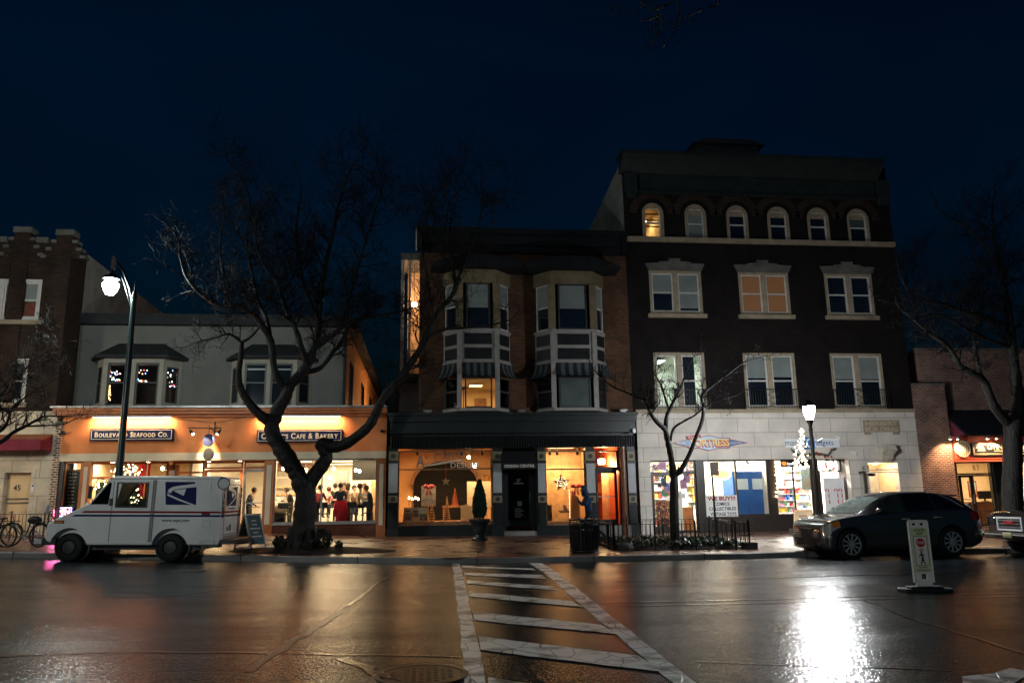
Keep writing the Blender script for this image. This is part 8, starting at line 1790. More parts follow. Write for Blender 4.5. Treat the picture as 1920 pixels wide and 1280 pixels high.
# ================================================================== bicycles
def bicycle(loc, rot, label, s=1.0):
    t = thing('bicycle', label, 'bicycle', loc, 'bicycles parked by the low fence', local=True); ORG[t.name] = V((0, 0, 0)); r = .31; wb = 1.02
    for x in (0, wb):
        mb = MB(); n = 30; mb.tube([(x+r*cos(2*pi*k/n), 0, r+r*sin(2*pi*k/n)) for k in range(n+1)], .022, 6); wl = mb.build('wheel', mat('tyre', (.012, .012, .012), .7), t, True)
        mb = MB(); mb.tube([(x+(r-.03)*cos(2*pi*k/n), 0, r+(r-.03)*sin(2*pi*k/n)) for k in range(n+1)], .009, 4); mb.ball((x, 0, r), .03, 8, 5)
        for k in range(14): a = 2*pi*k/14; mb.tube([(x, 0, r), (x+(r-.03)*cos(a), 0, r+(r-.03)*sin(a))], .0028, 3)
        mb.build('rim', METAL, wl)
    mb = MB(); bb = (.58, 0, .27); seat = (.72, 0, .74); hd = (.2, 0, .62); hd2 = (.16, 0, .86)
    mb.tube([hd, (.42, 0, .36), bb], .02, 8); mb.tube([(.195, 0, .70), (.45, 0, .45), (.63, 0, .42)], .016, 8); mb.tube([bb, seat], .018, 8); mb.tube([bb, (wb, 0, r)], .012, 6); mb.tube([(.68, 0, .6), (wb, 0, r)], .01, 6); mb.tube([(0, 0, r), (.05, 0, .4), hd, hd2], .015, 8); mb.build('frame', IRON, t, True)
    mb = MB(); mb.tube([(.33, -.28, .96), (.22, -.26, .98), (.14, -.12, .9), (.15, 0, .87), (.14, .12, .9), (.22, .26, .98), (.33, .28, .96)], .012, 6); mb.build('handlebar', METAL, t, True)
    mb = MB(); mb.ball((.74, 0, .77), .1, 10, 6, (1.3, .75, .35)); mb.build('saddle', BLACKP, t, True)
    mb = MB(); mb.lathe([(.09, -.006), (.09, .006)], (bb[0], -.04, bb[2]), 16, 'y'); mb.tube([(bb[0], -.06, bb[2]), (bb[0]+.1, -.06, bb[2]-.13)], .01, 5); mb.box(bb[0]+.06, bb[0]+.15, -.12, -.06, bb[2]-.15, bb[2]-.13); mb.build('crank', METAL, t)
    mb = MB(); mb.tube([(wb+(r+.03)*cos(a), 0, r+(r+.03)*sin(a)) for a in [.1+k*.25 for k in range(10)]], .022, 5); mb.box(.78, 1.2, -.09, .09, .68, .7); mb.build('mudguard', IRON, t)
    t.location = loc; t.rotation_euler = (0, 0, rot); return t
c = base_pt(20, 24.0); bicycle(c, radians(-12), 'dark bicycle with swept back handlebar parked in front of door 45')
c = base_pt(-32, 24.3); bicycle(c+V((-.05, 0, 0)), radians(-8), 'dark bicycle partly outside the left edge of the frame')
mb = MB(); c = base_pt(70, 24.6); mb.ball(c+V((0, 0, .72)), .17, 12, 8, (1.2, .8, .7)); mb.cyl(c, c+V((0, 0, .6)), .03); tag(mb.build('covered_basket', BLK, base=c), 'dark covered bicycle basket behind the rear of the mail van nose', 'basket')
fence('low iron fence behind the bicycles at the left', [(P(-40, 960, 26.5).x, 26.5), (P(92, 960, 26.5).x, 26.5)], .8, .11)
fence('low iron fence in front of shop 63 behind the parked cars', [(P(1818, 960, 24.2).x, 24.2), (P(1990, 960, 24.2).x, 24.2)], .9, .13)
# parking meters
c = base_pt(1806, 21.9); t = thing('parking_meter', 'twin headed grey parking meter behind the rear of the dark car', 'parking meter', c); zt_ = P(1806, 950, 21.9).z
mb = MB(); mb.cyl(c, (c.x, c.y, zt_-.25), .03); mb.box(c.x-.16, c.x+.16, c.y-.02, c.y+.02, zt_-.27, zt_-.24); mb.build('post', METAL, t)
for s in (-1, 1):
    mb = MB(); mb.prism([(c.x+s*.12+.085*cos(a), zt_+.0+.1*sin(a)) for a in [k*pi/8 for k in range(9)]]+[(c.x+s*.12-.06, zt_-.24), (c.x+s*.12+.06, zt_-.24)], c.y-.06, c.y+.06, 'y'); h_ = mb.build('meter_head', mat('meter_grey', (.12, .14, .15), .4, .1), t, bev=.01)
    mb = MB(); mb.prism([(c.x+s*.12+.06*cos(a), zt_+.01+.06*sin(a)) for a in [k*pi/8 for k in range(9)]], c.y-.065, c.y-.061, 'y'); mb.build('display', mat('meter_glass', (.35, .4, .4), .15), h_)
# ================================================================== vehicles
TYRE = mat('rubber_tyre', (.012, .012, .013), .6, .3, 14, .15)
ALLOY = mat('silver_alloy', (.75, .75, .76), .35, .08, 5, 0, metal=.7)
CHROME = mat('chrome', (.72, .72, .72), .25, .05, 5, 0, metal=.35, coat=.6)
DGL = mat('dark_car_glass', (.006, .008, .009), .04, .1, 2, 0, spec=.7)
def wheel(t, x, y, r, w_, rimm, spokes, rr=.7, steel=False):
    s = -1 if y < 0 else 1
    mb = MB(); mb.lathe([(r*rr, -w_/2), (r*.9, -w_/2), (r*.97, -w_/2+.02), (r, -w_/2+.05), (r, w_/2-.05), (r*.97, w_/2-.02), (r*.9, w_/2), (r*rr, w_/2), (r*rr, -w_/2)], (x, y, r), 40, 'y', cap=False); wl = mb.build('wheel', TYRE, t, True)
    mb = MB(); o = y+s*(w_/2-.015); mb.lathe([(r*rr, 0), (r*rr, s*-.12), (.02, s*-.12), (.001, s*-.11)], (x, o, r), 36, 'y', cap=False)
    if steel: mb.lathe([(r*rr, 0), (r*.5, -s*.02), (r*.42, s*.01), (r*.25, s*.015), (.001, s*.02)], (x, o, r), 30, 'y', cap=False); mb.build('rim', rimm, wl, True)
    else:
        mb.build('rim_barrel', mat('dark_barrel', (.006, .006, .006), .7), wl, True)
        mb = MB(); R_ = r*rr
        for k in range(40): a0, a1 = 2*pi*k/40, 2*pi*(k+1)/40; mb.add([(x+rr_*cos(a), yy, r+rr_*sin(a)) for a in (a0, a1) for rr_ in (R_, R_*.92) for yy in (o+s*.005, o-s*.03)], [(0, 4, 6, 2), (0, 1, 5, 4), (2, 6, 7, 3)])
        for k in range(spokes):
            a = 2*pi*k/spokes+.15
            for da in (0,): 
                pa = [(R_*.15, -.012), (R_*.95, -.022), (R_*.95, .022), (R_*.15, .012)]; pts = []
                for q, h_ in pa: pts.append((x+q*cos(a)-h_*sin(a), r+q*sin(a)+h_*cos(a)))
                mb.prism(pts, min(o-s*.02, o+s*.006), max(o-s*.02, o+s*.006), 'y')
        mb.lathe([(R_*.2, s*-.02), (R_*.2, s*.01), (.001, s*.015)], (x, o, r), 16, 'y'); mb.build('rim', rimm, wl)
    return wl
def cat(tab, x):
    """smooth (monotone enough) interpolation of a table"""
    n = len(tab)
    if x <= tab[0][0]: return tab[0][1]
    if x >= tab[-1][0]: return tab[-1][1]
    for i in range(n-1):
        if x <= tab[i+1][0]:
            x0, y0 = tab[i]; x1, y1 = tab[i+1]; t = (x-x0)/(x1-x0)
            m0 = (tab[i+1][1]-tab[i-1][1])/(tab[i+1][0]-tab[i-1][0]) if i > 0 else (y1-y0)/(x1-x0)
            m1 = (tab[i+2][1]-tab[i][1])/(tab[i+2][0]-tab[i][0]) if i < n-2 else (y1-y0)/(x1-x0)
            s_ = (y1-y0)/(x1-x0)
            if s_ == 0: m0 = m1 = 0
            else:
                m0 = 0 if m0*s_ < 0 else math.copysign(min(abs(m0), 3*abs(s_)), s_); m1 = 0 if m1*s_ < 0 else math.copysign(min(abs(m1), 3*abs(s_)), s_)
            h = x1-x0; return (2*t**3-3*t*t+1)*y0+(t**3-2*t*t+t)*h*m0+(-2*t**3+3*t*t)*y1+(t**3-t*t)*h*m1
class Loft:
    """body along x; tables: bottom z, belt z, roof z, half width at sill, belt, roof"""
    def __init__(s, L, zb, zl, zr, ws, wb, wr): s.t = (zb, zl, zr, ws, wb, wr); s.L = L
    def pt(s, x, v):
        zb, zl, zr, ws, wb, wr = [cat(q, x) for q in s.t]; zr = max(zr, zl+.004)
        K = [(0, 0, zb), (.12, ws*.9, zb), (.2, ws, zb+.08), (.34, ws*1.02, lerp(zb, zl, .45)), (.44, (ws+wb)/2*1.005, lerp(zb, zl, .78)), (.55, wb, zl), (.58, lerp(wb, wr, .06), lerp(zl, zr, .06)), (.78, lerp(wb, wr, .9), lerp(zl, zr, .86)), (.86, wr*.86, lerp(zl, zr, .98)), (1, 0, zr+.02*min(1, (zr-zl)*3))]
        return V((x, cat([(a, b) for a, b, c in K], v), cat([(a, c) for a, b, c in K], v)))
    def mesh(s, nx=64, nv=30):
        mb = MB(); xs = [s.L*i/nx for i in range(nx+1)]; ring = []
        for x in xs:
            h = [s.pt(x, j/nv) for j in range(nv+1)]; ring.append([V((p.x, -p.y, p.z)) for p in h]+[p for p in h[-2:0:-1]])
        n = len(ring[0]); vs = [p for r in ring for p in r]; fs = [(i*n+k, i*n+(k+1) % n, (i+1)*n+(k+1) % n, (i+1)*n+k) for i in range(nx) for k in range(n)]+[tuple(range(n-1, -1, -1)), tuple(nx*n+k for k in range(n))]
        mb.add(vs, fs); return mb
    def patch(s, side, x0, x1, v0f, v1f, off=.006, nx=14, nv=6):
        rows = []
        for i in range(nx+1):
            x = lerp(x0, x1, i/nx); row = []
            for j in range(nv+1):
                v = lerp(v0f(x) if callable(v0f) else v0f, v1f(x) if callable(v1f) else v1f, j/nv); p = s.pt(x, v); p2 = s.pt(x, min(1, v+.01)); p1 = s.pt(x, max(0, v-.01)); tg = (p2-p1); n = V((0, tg.z, -tg.y)); n = n.normalized() if n.length > 1e-9 else V((0, 1, 0))
                q = p+n*off; row.append(V((q.x, q.y*side, q.z)))
            rows.append(row)
        return rows
def cut(ob, boxes):
    for m_ in boxes:
        c = m_.build('cutter', IRON); md = ob.modifiers.new('b', 'BOOLEAN'); md.object = c; md.operation = 'DIFFERENCE'; md.solver = 'EXACT'
        baked(ob); me = c.data; bpy.data.objects.remove(c); bpy.data.meshes.remove(me)
    ob.data.polygons.foreach_set('use_smooth', [True]*len(ob.data.polygons)); ob.data.set_sharp_from_angle(angle=radians(35)); return ob
# ------------------------------------------------------------------ dark crossover car, nose at x=0
t = thing('parked_car', 'dark grey crossover car with silver ten spoke wheels parked facing left at the kerb', 'car', (0, 0, 0), local=True)
LF = Loft(4.80,
    [(0, .34), (.25, .22), (.6, .2), (4.2, .2), (4.6, .3), (4.8, .42)],
    [(0, .62), (.12, .78), (.5, .93), (1.0, 1.02), (1.35, 1.06), (2.5, 1.08), (3.6, 1.12), (4.4, 1.14), (4.7, 1.05), (4.8, .8)],
    [(0, .63), (.12, .79), (.5, .945), (1.0, 1.04), (1.28, 1.09), (1.7, 1.33), (2.1, 1.53), (2.5, 1.61), (3.1, 1.63), (3.7, 1.60), (4.15, 1.50), (4.45, 1.33), (4.68, 1.10), (4.8, .82)],
    [(0, .62), (.12, .78), (.35, .9), (.9, .94), (4.2, .94), (4.6, .86), (4.8, .72)],
    [(0, .58), (.12, .72), (.4, .84), (1.0, .9), (2.2, .93), (3.8, .92), (4.5, .84), (4.8, .7)],
    [(0, .5), (.3, .66), (1.0, .74), (1.4, .70), (1.9, .62), (2.6, .62), (3.6, .60), (4.3, .56), (4.8, .6)])
PAINTC = mat('grey_car_paint', (.10, .095, .09), .24, .06, 2, 0, metal=.7, coat=1)
body = LF.mesh().build('body', PAINTC, t, True); wf, wr_ = .98, 3.755; RW = .365
arch_ = []
for x in (wf, wr_):
    for s in (-1, 1): m_ = MB(); m_.lathe([(.43, 0), (.43, .42)], (x, -1.2 if s < 0 else .78, RW+.0), 36, 'y'); arch_.append(m_)
m_ = MB(); m_.box(.5, 4.3, -.0001, .0001, -.1, .0); cut(body, arch_)
for x in (wf, wr_):
    for y in (-.82, .82): wheel(t, x, y, RW, .235, ALLOY, 10)
    mb = MB(); mb.lathe([(.425, -.3), (.425, .3)], (x, -.5, RW), 30, 'y'); mb.lathe([(.425, -.3), (.425, .3)], (x, .5, RW), 30, 'y'); mb.build('wheel_well', BLACKP, t)
    mb = MB(); N = 22
    for s in (-1, 1):
        rows = [[(x+rr*cos(pi*k/N), s*yy, RW+rr*sin(pi*k/N)) for rr, yy in ((.425, .945), (.455, .955), (.475, .948))] for k in range(N+1)]; mb.grid(rows)
    mb.build('arch_trim', PAINTC, t, 'all')
# glasshouse patches
for s in (-1, 1):
    mb = MB(); mb.grid(LF.patch(s, 1.78, 2.52, .585, lambda x: lerp(.62, .80, min(1, (x-1.78)/.5)), .006)); mb.build('front_door_window', mat('side_car_glass', (.03, .045, .04), .05, .3, 2, 0, spec=.7), t, 'all')
    mb = MB(); mb.grid(LF.patch(s, 1.50, 1.74, .585, lambda x: lerp(.59, .63, (x-1.5)/.24), .006, 4, 3)); mb.build('quarter_glass', DGL, t, 'all')
    mb = MB(); mb.grid(LF.patch(s, 2.60, 3.38, .585, .80, .006)); mb.build('rear_door_window', DGL, t, 'all')
    mb = MB(); mb.grid(LF.patch(s, 3.46, 4.20, .585, lambda x: lerp(.80, .62, max(0, (x-3.5)/.7)), .006)); mb.build('rear_side_window', DGL, t, 'all')
    mb = MB(); mb.tube([LF.patch(s, x, x+.01, v, v, .012, 1, 1)[0][0] for x, v in ((3.42, .815), (3.7, .80), (3.95, .74), (4.12, .68), (4.24, .62))], .008, 5); mb.build('window_chrome', CHROME, t)
    for xx in (2.38, 3.28):
        p = LF.patch(s, xx, xx+.01, .47, .47, .02, 1, 1)[0][0]; mb = MB(); mb.tube([p, p+V((.05, .02*s, .01)), p+V((.19, .02*s, .01)), p+V((.23, 0, 0))], .014, 6); mb.build('door_handle', CHROME, t, True)
    p = LF.patch(s, 1.72, 1.73, .585, .585, .02, 1, 1)[0][0]; mb = MB(); mb.ball(p+V((.02, .11*s, .06)), .1, 12, 8, (.75, 1.15, .7)); mb.cyl(p, p+V((.02, .08*s, .04)), .03); mir = mb.build('side_mirror', PAINTC, t, True)
    # seams
    for xx in (1.45, 2.56, 3.42):
        mb = MB(); mb.tube([LF.patch(s, xx, xx+.01, v, v, .001, 1, 1)[0][0] for v in (.22, .3, .38, .46, .54)], .004, 4); mb.build('door_seam', BLACKP, t)
    mb = MB(); mb.grid(LF.patch(s, .16, .72, lambda x: lerp(.36, .43, (x-.16)/.56), lambda x: lerp(.53, .52, (x-.16)/.56), .008, 8, 4)); mb.build('headlight', mat('headlight_lens', (.4, .4, .38), .08, .3, 9, 0, spec=.8), t, 'all')
    mb = MB(); mb.grid(LF.patch(s, .52, .72, lambda x: .44, lambda x: .52, .011, 4, 3)); mb.build('turn_signal', mat('amber_lens', (.7, .22, .02), .2), t, 'all')
    mb = MB(); mb.grid(LF.patch(s, 4.36, 4.70, .42, .53, .010, 6, 3)); mb.build('tail_light', mat('red_lens', (.4, .01, .01), .12, spec=.8), t, 'all')
    p = LF.patch(s, .2, .21, .2, .2, .02, 1, 1)[0][0]; mb = MB(); mb.lathe([(.06, -.02), (.06, .02), (.045, .02), (.045, 0), (.001, .01)], p+V((-.03, -.1*s, .1)), 16, 'y'); mb.build('fog_light', CHROME, t)
    mb = MB(); mb.grid(LF.patch(s, 1.4, 3.4, .13, .21, .012)); mb.build('sill_trim', BLACKP, t, 'all')
mb = MB(); mb.grid([LF.patch(-1, x, x+.01, .80, 1, .006, 1, 8)[0]+LF.patch(1, x, x+.01, .80, 1, .006, 1, 8)[0][::-1] for x in [1.30+i*.08 for i in range(10)]]); mb.build('windscreen', mat('windscreen_glass', (.10, .12, .11), .04, .3, 2, 0, spec=.8), t, 'all')
mb = MB(); mb.grid([LF.patch(-1, x, x+.01, .80, 1, .006, 1, 8)[0]+LF.patch(1, x, x+.01, .80, 1, .006, 1, 8)[0][::-1] for x in [4.22+i*.06 for i in range(7)]]); mb.build('rear_screen', DGL, t, 'all')
mb = MB(); mb.box(4.05, 4.35, -.5, .5, 1.50, 1.53); mb.build('spoiler', PAINTC, t, bev=.01)
mb = MB(); mb.tube([(3.75, -.3, 1.62), (3.9, -.3, 1.82)], .006, 4); mb.build('aerial', BLACKP, t)
mb = MB(); mb.box(-.015, .1, -.34, .34, .52, .74); gr = mb.build('grille', BLACKP, t)
mb = MB()
for k in range(5): mb.box(-.03, -.016, -.33+.01*k, .33-.01*k, .54+k*.042, .555+k*.042)
mb.ball((-.03, 0, .66), .045, 12, 6, (.4, 1.3, 1)); mb.build('grille_bars', CHROME, gr)
mb = MB(); mb.box(-.02, .08, -.5, .5, .3, .42); mb.build('lower_intake', BLACKP, t); mb = MB(); mb.box(4.74, 4.83, -.6, .6, .42, .52); mb.build('rear_bumper', BLACKP, t)
mb = MB(); mb.lathe([(.22, -.1), (.22, .1)], (2.35, -.35, 1.02), 12, 'z'); mb.build('front_seat', BLACKP, t)
for ch in t.children:
    if ch.name.startswith('wheel'): continue
    for v in ch.data.vertices:
        if v.co.x < .5: v.co.x = .5-(.5-v.co.x)*.45
A_ = on_road(1602, 1047, 0); B_ = on_road(1789, 1043, 0)
d = (B_-A_); d.z = 0; yaw = math.atan2(d.y, d.x)*.5
cpos = (A_+B_)/2; Rm = Matrix.Rotation(yaw, 3, 'Z'); off = Rm @ V(((wf+wr_)/2, -.93, 0))
loc = V((cpos.x, cpos.y, 0))-off; zc_ = gz(cpos.x, cpos.y+.6); t.location = (loc.x, loc.y, zc_+.005); t.rotation_euler = (0, 0, yaw)
print('CAR wheelbase px->', d.length, 'yaw', math.degrees(yaw), 'loc', loc)
sc_ = max(.94, min(1.06, d.length/2.775)); t.scale = (sc_, sc_, sc_); off = Rm @ V(((wf+wr_)/2, -.93, 0))*sc_; t.location = (cpos.x-off.x, cpos.y-off.y, zc_+.005)
# ------------------------------------------------------------------ white mail van, nose at x=0
t = thing('mail_van', 'white boxy mail van with red and blue stripes and a blue eagle emblem', 'van', (0, 0, 0), local=True)
VW = mat('van_white', (.78, .78, .76), .38, .08, 2, .04, bd=.004, coat=.3); VB = mat('van_blue', (.006, .014, .10), .65, .1); VR = mat('van_red', (.28, .01, .02), .65, .1)
hw = .93; zb = .42
prof = [(0.06, .52), (0, .62), (.05, .97), (.18, 1.05), (1.02, 1.45), (1.48, 2.1), (1.62, 2.18), (4.28, 2.20), (4.36, 2.16), (4.42, 1.2), (4.42, zb), (.3, zb)]
mb = MB(); mb.prism(prof, -hw, hw, 'y'); body = mb.build('body', VW, t)
md = body.modifiers.new('bev', 'BEVEL'); md.width = .045; md.segments = 3; md.limit_method = 'ANGLE'; md.angle_limit = radians(30); baked(body)
WF, WR, RV = .62, 3.17, .36
cs = []
for x, r in ((WF, .46), (WR, .46)):
    for s in (-1, 1): m_ = MB(); m_.lathe([(r, 0), (r, .42)], (x, -1.15 if s < 0 else .73, RV+.03), 30, 'y'); cs.append(m_)
m_ = MB(); m_.prism([(1.72, 1.37), (2.48, 1.37), (2.5, 1.4), (2.5, 1.98), (2.46, 2.02), (1.86, 2.02), (1.82, 1.98), (1.70, 1.40)], -2, -.7, 'y'); cs.append(m_)
m_ = MB(); m_.prism([(1.22, 1.47), (2.48, 1.40), (2.5, 1.98), (1.56, 2.02)], .7, 2, 'y'); cs.append(m_)
m_ = MB(); m_.prism([(1.15, 1.46), (1.15, 1.2), (2.7, 1.2), (2.7, 2.1), (1.56, 2.06)], -.88, .88, 'y'); cs.append(m_)
cut(body, cs)
for x in (WF, WR):
    for y in (-.79, .79): wheel(t, x, y, RV, .2, mat('dull_steel', (.035, .035, .037), .5, .3, 8, .1, metal=.4), 0, .55, True)
    mb = MB(); mb.lathe([(.455, -.2), (.455, .25)], (x, -.48, RV+.03), 30, 'y'); mb.lathe([(.455, -.25), (.455, .2)], (x, .48, RV+.03), 30, 'y'); mb.build('wheel_well', BLACKP, t)
mb = MB(); mb.box(.7, 3.9, -.6, .6, .28, .45); mb.build('chassis', BLACKP, t)
def vgrid(x0, x1, z0, z1, y): return [(x0, y, z0), (x1, y, z0), (x1, y, z1), (x0, y, z1)]
for s in (-1, 1):
    ys = s*(hw+.003); ye = s*(hw+.007)
    lo_, hi_ = min(ys, ye), max(ys, ye)
    # window unit
    for (fx0, fx1, fz0, fz1, w_) in ((1.68, 2.52, 1.35, 2.04, .03),):
        mb = MB(); mb.M = None; frame(mb, fx0+.02, fx1-.01, fz0+.02, fz1-.02, lo_-.02, hi_+.002, w_); mb.build('window_seal', BLACKP, t)
    mb = MB(); mb.box(1.74, 2.47, s*(hw-.03)-.002, s*(hw-.03)+.002, 1.4, 1.99); mb.build('side_window', glassmat('van_glass', (.75, .8, .78)), t)
    mb = MB(); mb.prism([(1.08, 1.45), (1.52, 1.45), (1.56, 2.0), (1.5, 2.02)], lo_, hi_, 'y'); mb.build('quarter_window', DGL if s < 0 else MATS['van_glass'], t)
    for xx in (1.62, 2.62, 2.70):
        mb = MB(); mb.box(xx-.006, xx+.006, lo_, hi_, .5, 2.1 if xx > 2 else 2.05); mb.build('door_seam', mat('seam_grey', (.08, .08, .08), .6), t)
    mb = MB(); mb.box(2.625, 2.695, lo_, hi_+.004*0+ .0, .5, 2.08); mb.build('door_track', mat('van_grey', (.25, .25, .25), .5), t)
    mb = MB(); mb.box(1.55, 1.63, min(ys, s*(hw+.03)), max(ys, s*(hw+.03)), 1.42, 1.6); mb.build('door_handle', BLACKP, t)
    # stripes
    mb = MB(); mb.prism([(.86, 1.235), (4.40, 1.235), (4.40, 1.285), (.95, 1.285)], lo_, hi_, 'y'); mb.build('red_stripe', VR, t)
    mb = MB(); mb.prism([(.62, 1.14), (4.40, 1.14), (4.40, 1.19), (.72, 1.19)], lo_, hi_, 'y'); mb.build('blue_stripe', VB, t)
    # emblem
    ex0, ex1, ez0, ez1 = 2.92, 3.76, 1.45, 2.04
    ey = sorted((s*(hw+.0075), s*(hw+.010))); ew = sorted((s*(hw+.0105), s*(hw+.013)))
    E_ = lambda u, v: (lerp(ex0, ex1, u), lerp(ez0, ez1, v))
    mb = MB(); mb.prism([E_(0.0, 1), E_(.9, 1), E_(.97, .78), E_(1.0, .0), E_(.07, .0)], *sorted((lo_, hi_)), 'y'); mb.build('emblem_blue', VB, t)
    mb = MB()
    mb.prism([E_(.93, 1.0), E_(.93, .93), E_(.42, .83), E_(.24, .78), E_(.13, .68), E_(.10, .56), E_(.2, .5), E_(.24, .6), E_(.32, .66), E_(.45, .70), E_(.97, .78), E_(1.0, .86), E_(1.0, 1.0)], *ey, 'y')
    mb.prism([E_(.28, .6), E_(.36, .65), E_(.66, .70), E_(.60, .40), E_(.5, .45)], *ey, 'y')
    mb.prism([E_(.10, .56), E_(.14, .46), E_(.5, .24), E_(.96, 0), E_(.86, 0), E_(.5, .16), E_(.1, .4)], *ey, 'y'); mb.build('emblem_eagle', VW, t)
    if s < 0: mb = MB(); mb.text('www.usps.com', 2.93, 3.62, .99, 1.07, -(hw+.003), .003, .01, .2); mb.build('web_address', VB, t)
    mb = MB(); mb.box(.22, .46, lo_, max(hi_, lo_), .96, 1.04); k_ = mb.build('side_marker', BLACKP, t); mb = MB(); mb.box(.25, .43, *(sorted((s*(hw+.0075), s*(hw+.012)))), .975, 1.025); mb.build('amber_lens', MATS['amber_lens'], k_)
    mb = MB(); mb.box(3.92, 4.14, lo_, hi_, 1.19, 1.28); k_ = mb.build('rear_marker', BLACKP, t); mb = MB(); mb.box(3.96, 4.10, *(sorted((s*(hw+.0075), s*(hw+.012)))), 1.21, 1.26); mb.build('red_lens', MATS['red_lens'], k_)
    mb = MB(); mb.box(4.02, 4.12, *(sorted((s*(hw+.003), s*(hw+.03)))), 1.86, 2.04); mb.build('vent', VW, t)
    if s < 0:
        mb = MB(); frame(mb, 3.97, 4.16, .86, 1.05, -(hw+.007), -(hw+.003), .006); mb.build('fuel_flap', mat('van_grey', (.25, .25, .25), .5), t)
    # mirrors
    mb = MB(); mb.cyl((.25, s*.9, 1.0), (.12, s*1.05, 1.25), .012, n=6); mb.build('mirror_arm', BLACKP, t); mb = MB(); mb.ball((.08, s*1.06, 1.33), .13, 14, 8, (.35, .8, 1.1)); mb.build('side_mirror', VW, t, True)
    mb = MB(); mb.tube([(1.12, s*.93, 1.5), (1.08, s*1.0, 1.75), (1.22, s*1.0, 2.1), (1.36, s*.93, 2.1)], .014, 6); mb.build('mirror_bracket', METAL, t); mb = MB(); mb.box(1.04, 1.1, s*1.02-.06, s*1.02+.06, 1.6, 1.92); mb.build('long_mirror', BLACKP, t, bev=.01)
    # roof rail
    mb = MB(); mb.tube([(1.5, s*(hw-.0), 2.12), (4.3, s*(hw-.0), 2.14)], .03, 8); mb.build('gutter', VW, t, True)
    mb = MB(); mb.prism([(x_, z_) for x_, z_ in ((4.1, 1.0), (4.15, 1.0))]+[(4.15, 1.02)], lo_, hi_, 'y')
# windscreen
mb = MB(); n = V((-.65, 0, .44)).normalized()*.006
pts = [V((1.06, -.8, 1.49)), V((1.06, .8, 1.49)), V((1.45, .76, 2.05)), V((1.45, -.76, 2.05))]; mb.add([p+n for p in pts]+[p+n*1.8 for p in pts], [(0, 1, 2, 3), (7, 6, 5, 4), (0, 4, 5, 1), (1, 5, 6, 2), (2, 6, 7, 3), (3, 7, 4, 0)]); mb.build('windscreen', DGL, t)
mb = MB(); mb.box(-.02, .1, -.7, .7, .62, .93); mb.build('grille', BLACKP, t)
for s in (-1, 1): mb = MB(); mb.lathe([(.085, -.04), (.085, -.0), (.001, .0)], (.0, s*.55, .8), 18, 'x'); mb.build('headlight', MATS['headlight_lens'], t)
mb = MB(); mb.box(-.22, .3, -.9, .9, .42, .6); fb = mb.build('front_bumper', BLACKP, t, bev=.02); mb = MB(); mb.box(-.235, -.05, -.92, -.8, .45, .58); mb.build('bumper_end', CHROME, fb)
mb = MB(); mb.box(4.43, 4.78, -.88, .88, .44, .56); mb.box(3.95, 4.42, -.9, -.6, .36, .50); mb.box(3.95, 4.42, .6, .9, .36, .5); mb.build('rear_bumper', BLACKP, t, bev=.01); mb = MB(); mb.box(3.93, 4.3, -.95, -.905, .44, .56); mb.build('bumper_end', METAL, t)
# rear face
xr = 4.425
mb = MB(); 
for (y0, y1, z0, z1) in ((-.66, .66, .66, .68), (-.66, .66, 1.98, 2.0), (-.66, -.645, .66, 2.0), (.645, .66, .66, 2.0)): mb.box(xr, xr+.006, y0, y1, z0, z1)
mb.build('rear_door_seal', BLACKP, t)
mb = MB(); mb.box(xr, xr+.012, -.6, .6, .47, .64); mb.build('rear_step_plate', mat('van_tan', (.3, .27, .22), .6), t)
for z0, z1, m_, nm in ((1.235, 1.285, VR, 'red_stripe'), (1.14, 1.19, VB, 'blue_stripe')): mb = MB(); mb.box(xr, xr+.004, -.92, .92, z0, z1); mb.build(nm, m_, t)
E_ = lambda u, v: (lerp(-.42, .42, u), lerp(1.42, 1.95, v))
mb = MB(); mb.prism([E_(0, 0), E_(.93, 0), E_(1, 1), E_(.03, .8), E_(0, .75)], xr+.0, xr+.005, 'x'); mb.build('emblem_blue', VB, t)
mb = MB(); mb.prism([E_(0, 1), E_(.6, .82), E_(.8, .75), E_(.88, .6), E_(.75, .5), E_(.65, .68), E_(.0, .78)], xr+.0055, xr+.008, 'x'); mb.prism([E_(.7, .6), E_(.34, .70), E_(.42, .4), E_(.55, .45)], xr+.0055, xr+.008, 'x'); mb.prism([E_(.88, .56), E_(.5, .24), E_(.04, 0), E_(.14, 0), E_(.5, .16), E_(.9, .42)], xr+.0055, xr+.008, 'x'); mb.build('emblem_eagle', VW, t)
for s in (-1, 1):
    for k in range(5):
        z0 = 1.12+k*.165; mb = MB(); mb.box(xr-.0, xr+.02, s*.79-.045, s*.79+.045, z0, z0+.14); k_ = mb.build('tail_light', BLACKP, t); mb = MB(); mb.box(xr+.0205, xr+.03, s*.79-.033, s*.79+.033, z0+.012, z0+.128); mb.build('lens', MATS['amber_lens'] if k in (1, 2) else MATS['red_lens'], k_)
mb = MB(); mb.M = Matrix.Rotation(pi/2, 4, 'Z'); mb.text('www.usps.com', -.3, .3, 1.32, 1.37, -xr-.001, .003, .01, .2); mb.build('web_address', VB, t)
mb = MB(); mb.box(xr, xr+.02, -.35, -.28, .78, .86); mb.box(xr, xr+.03, -.12, -.06, .76, .92); mb.build('rear_latch', METAL, t)
mb = MB(); mb.cyl((4.3, -.9, 2.15), (4.42, -1.0, 2.17), .012, n=6); mb.cyl((4.3, -.7, 2.18), (4.45, -.98, 2.05), .01, n=6); mb.build('mirror_arm', BLACKP, t)
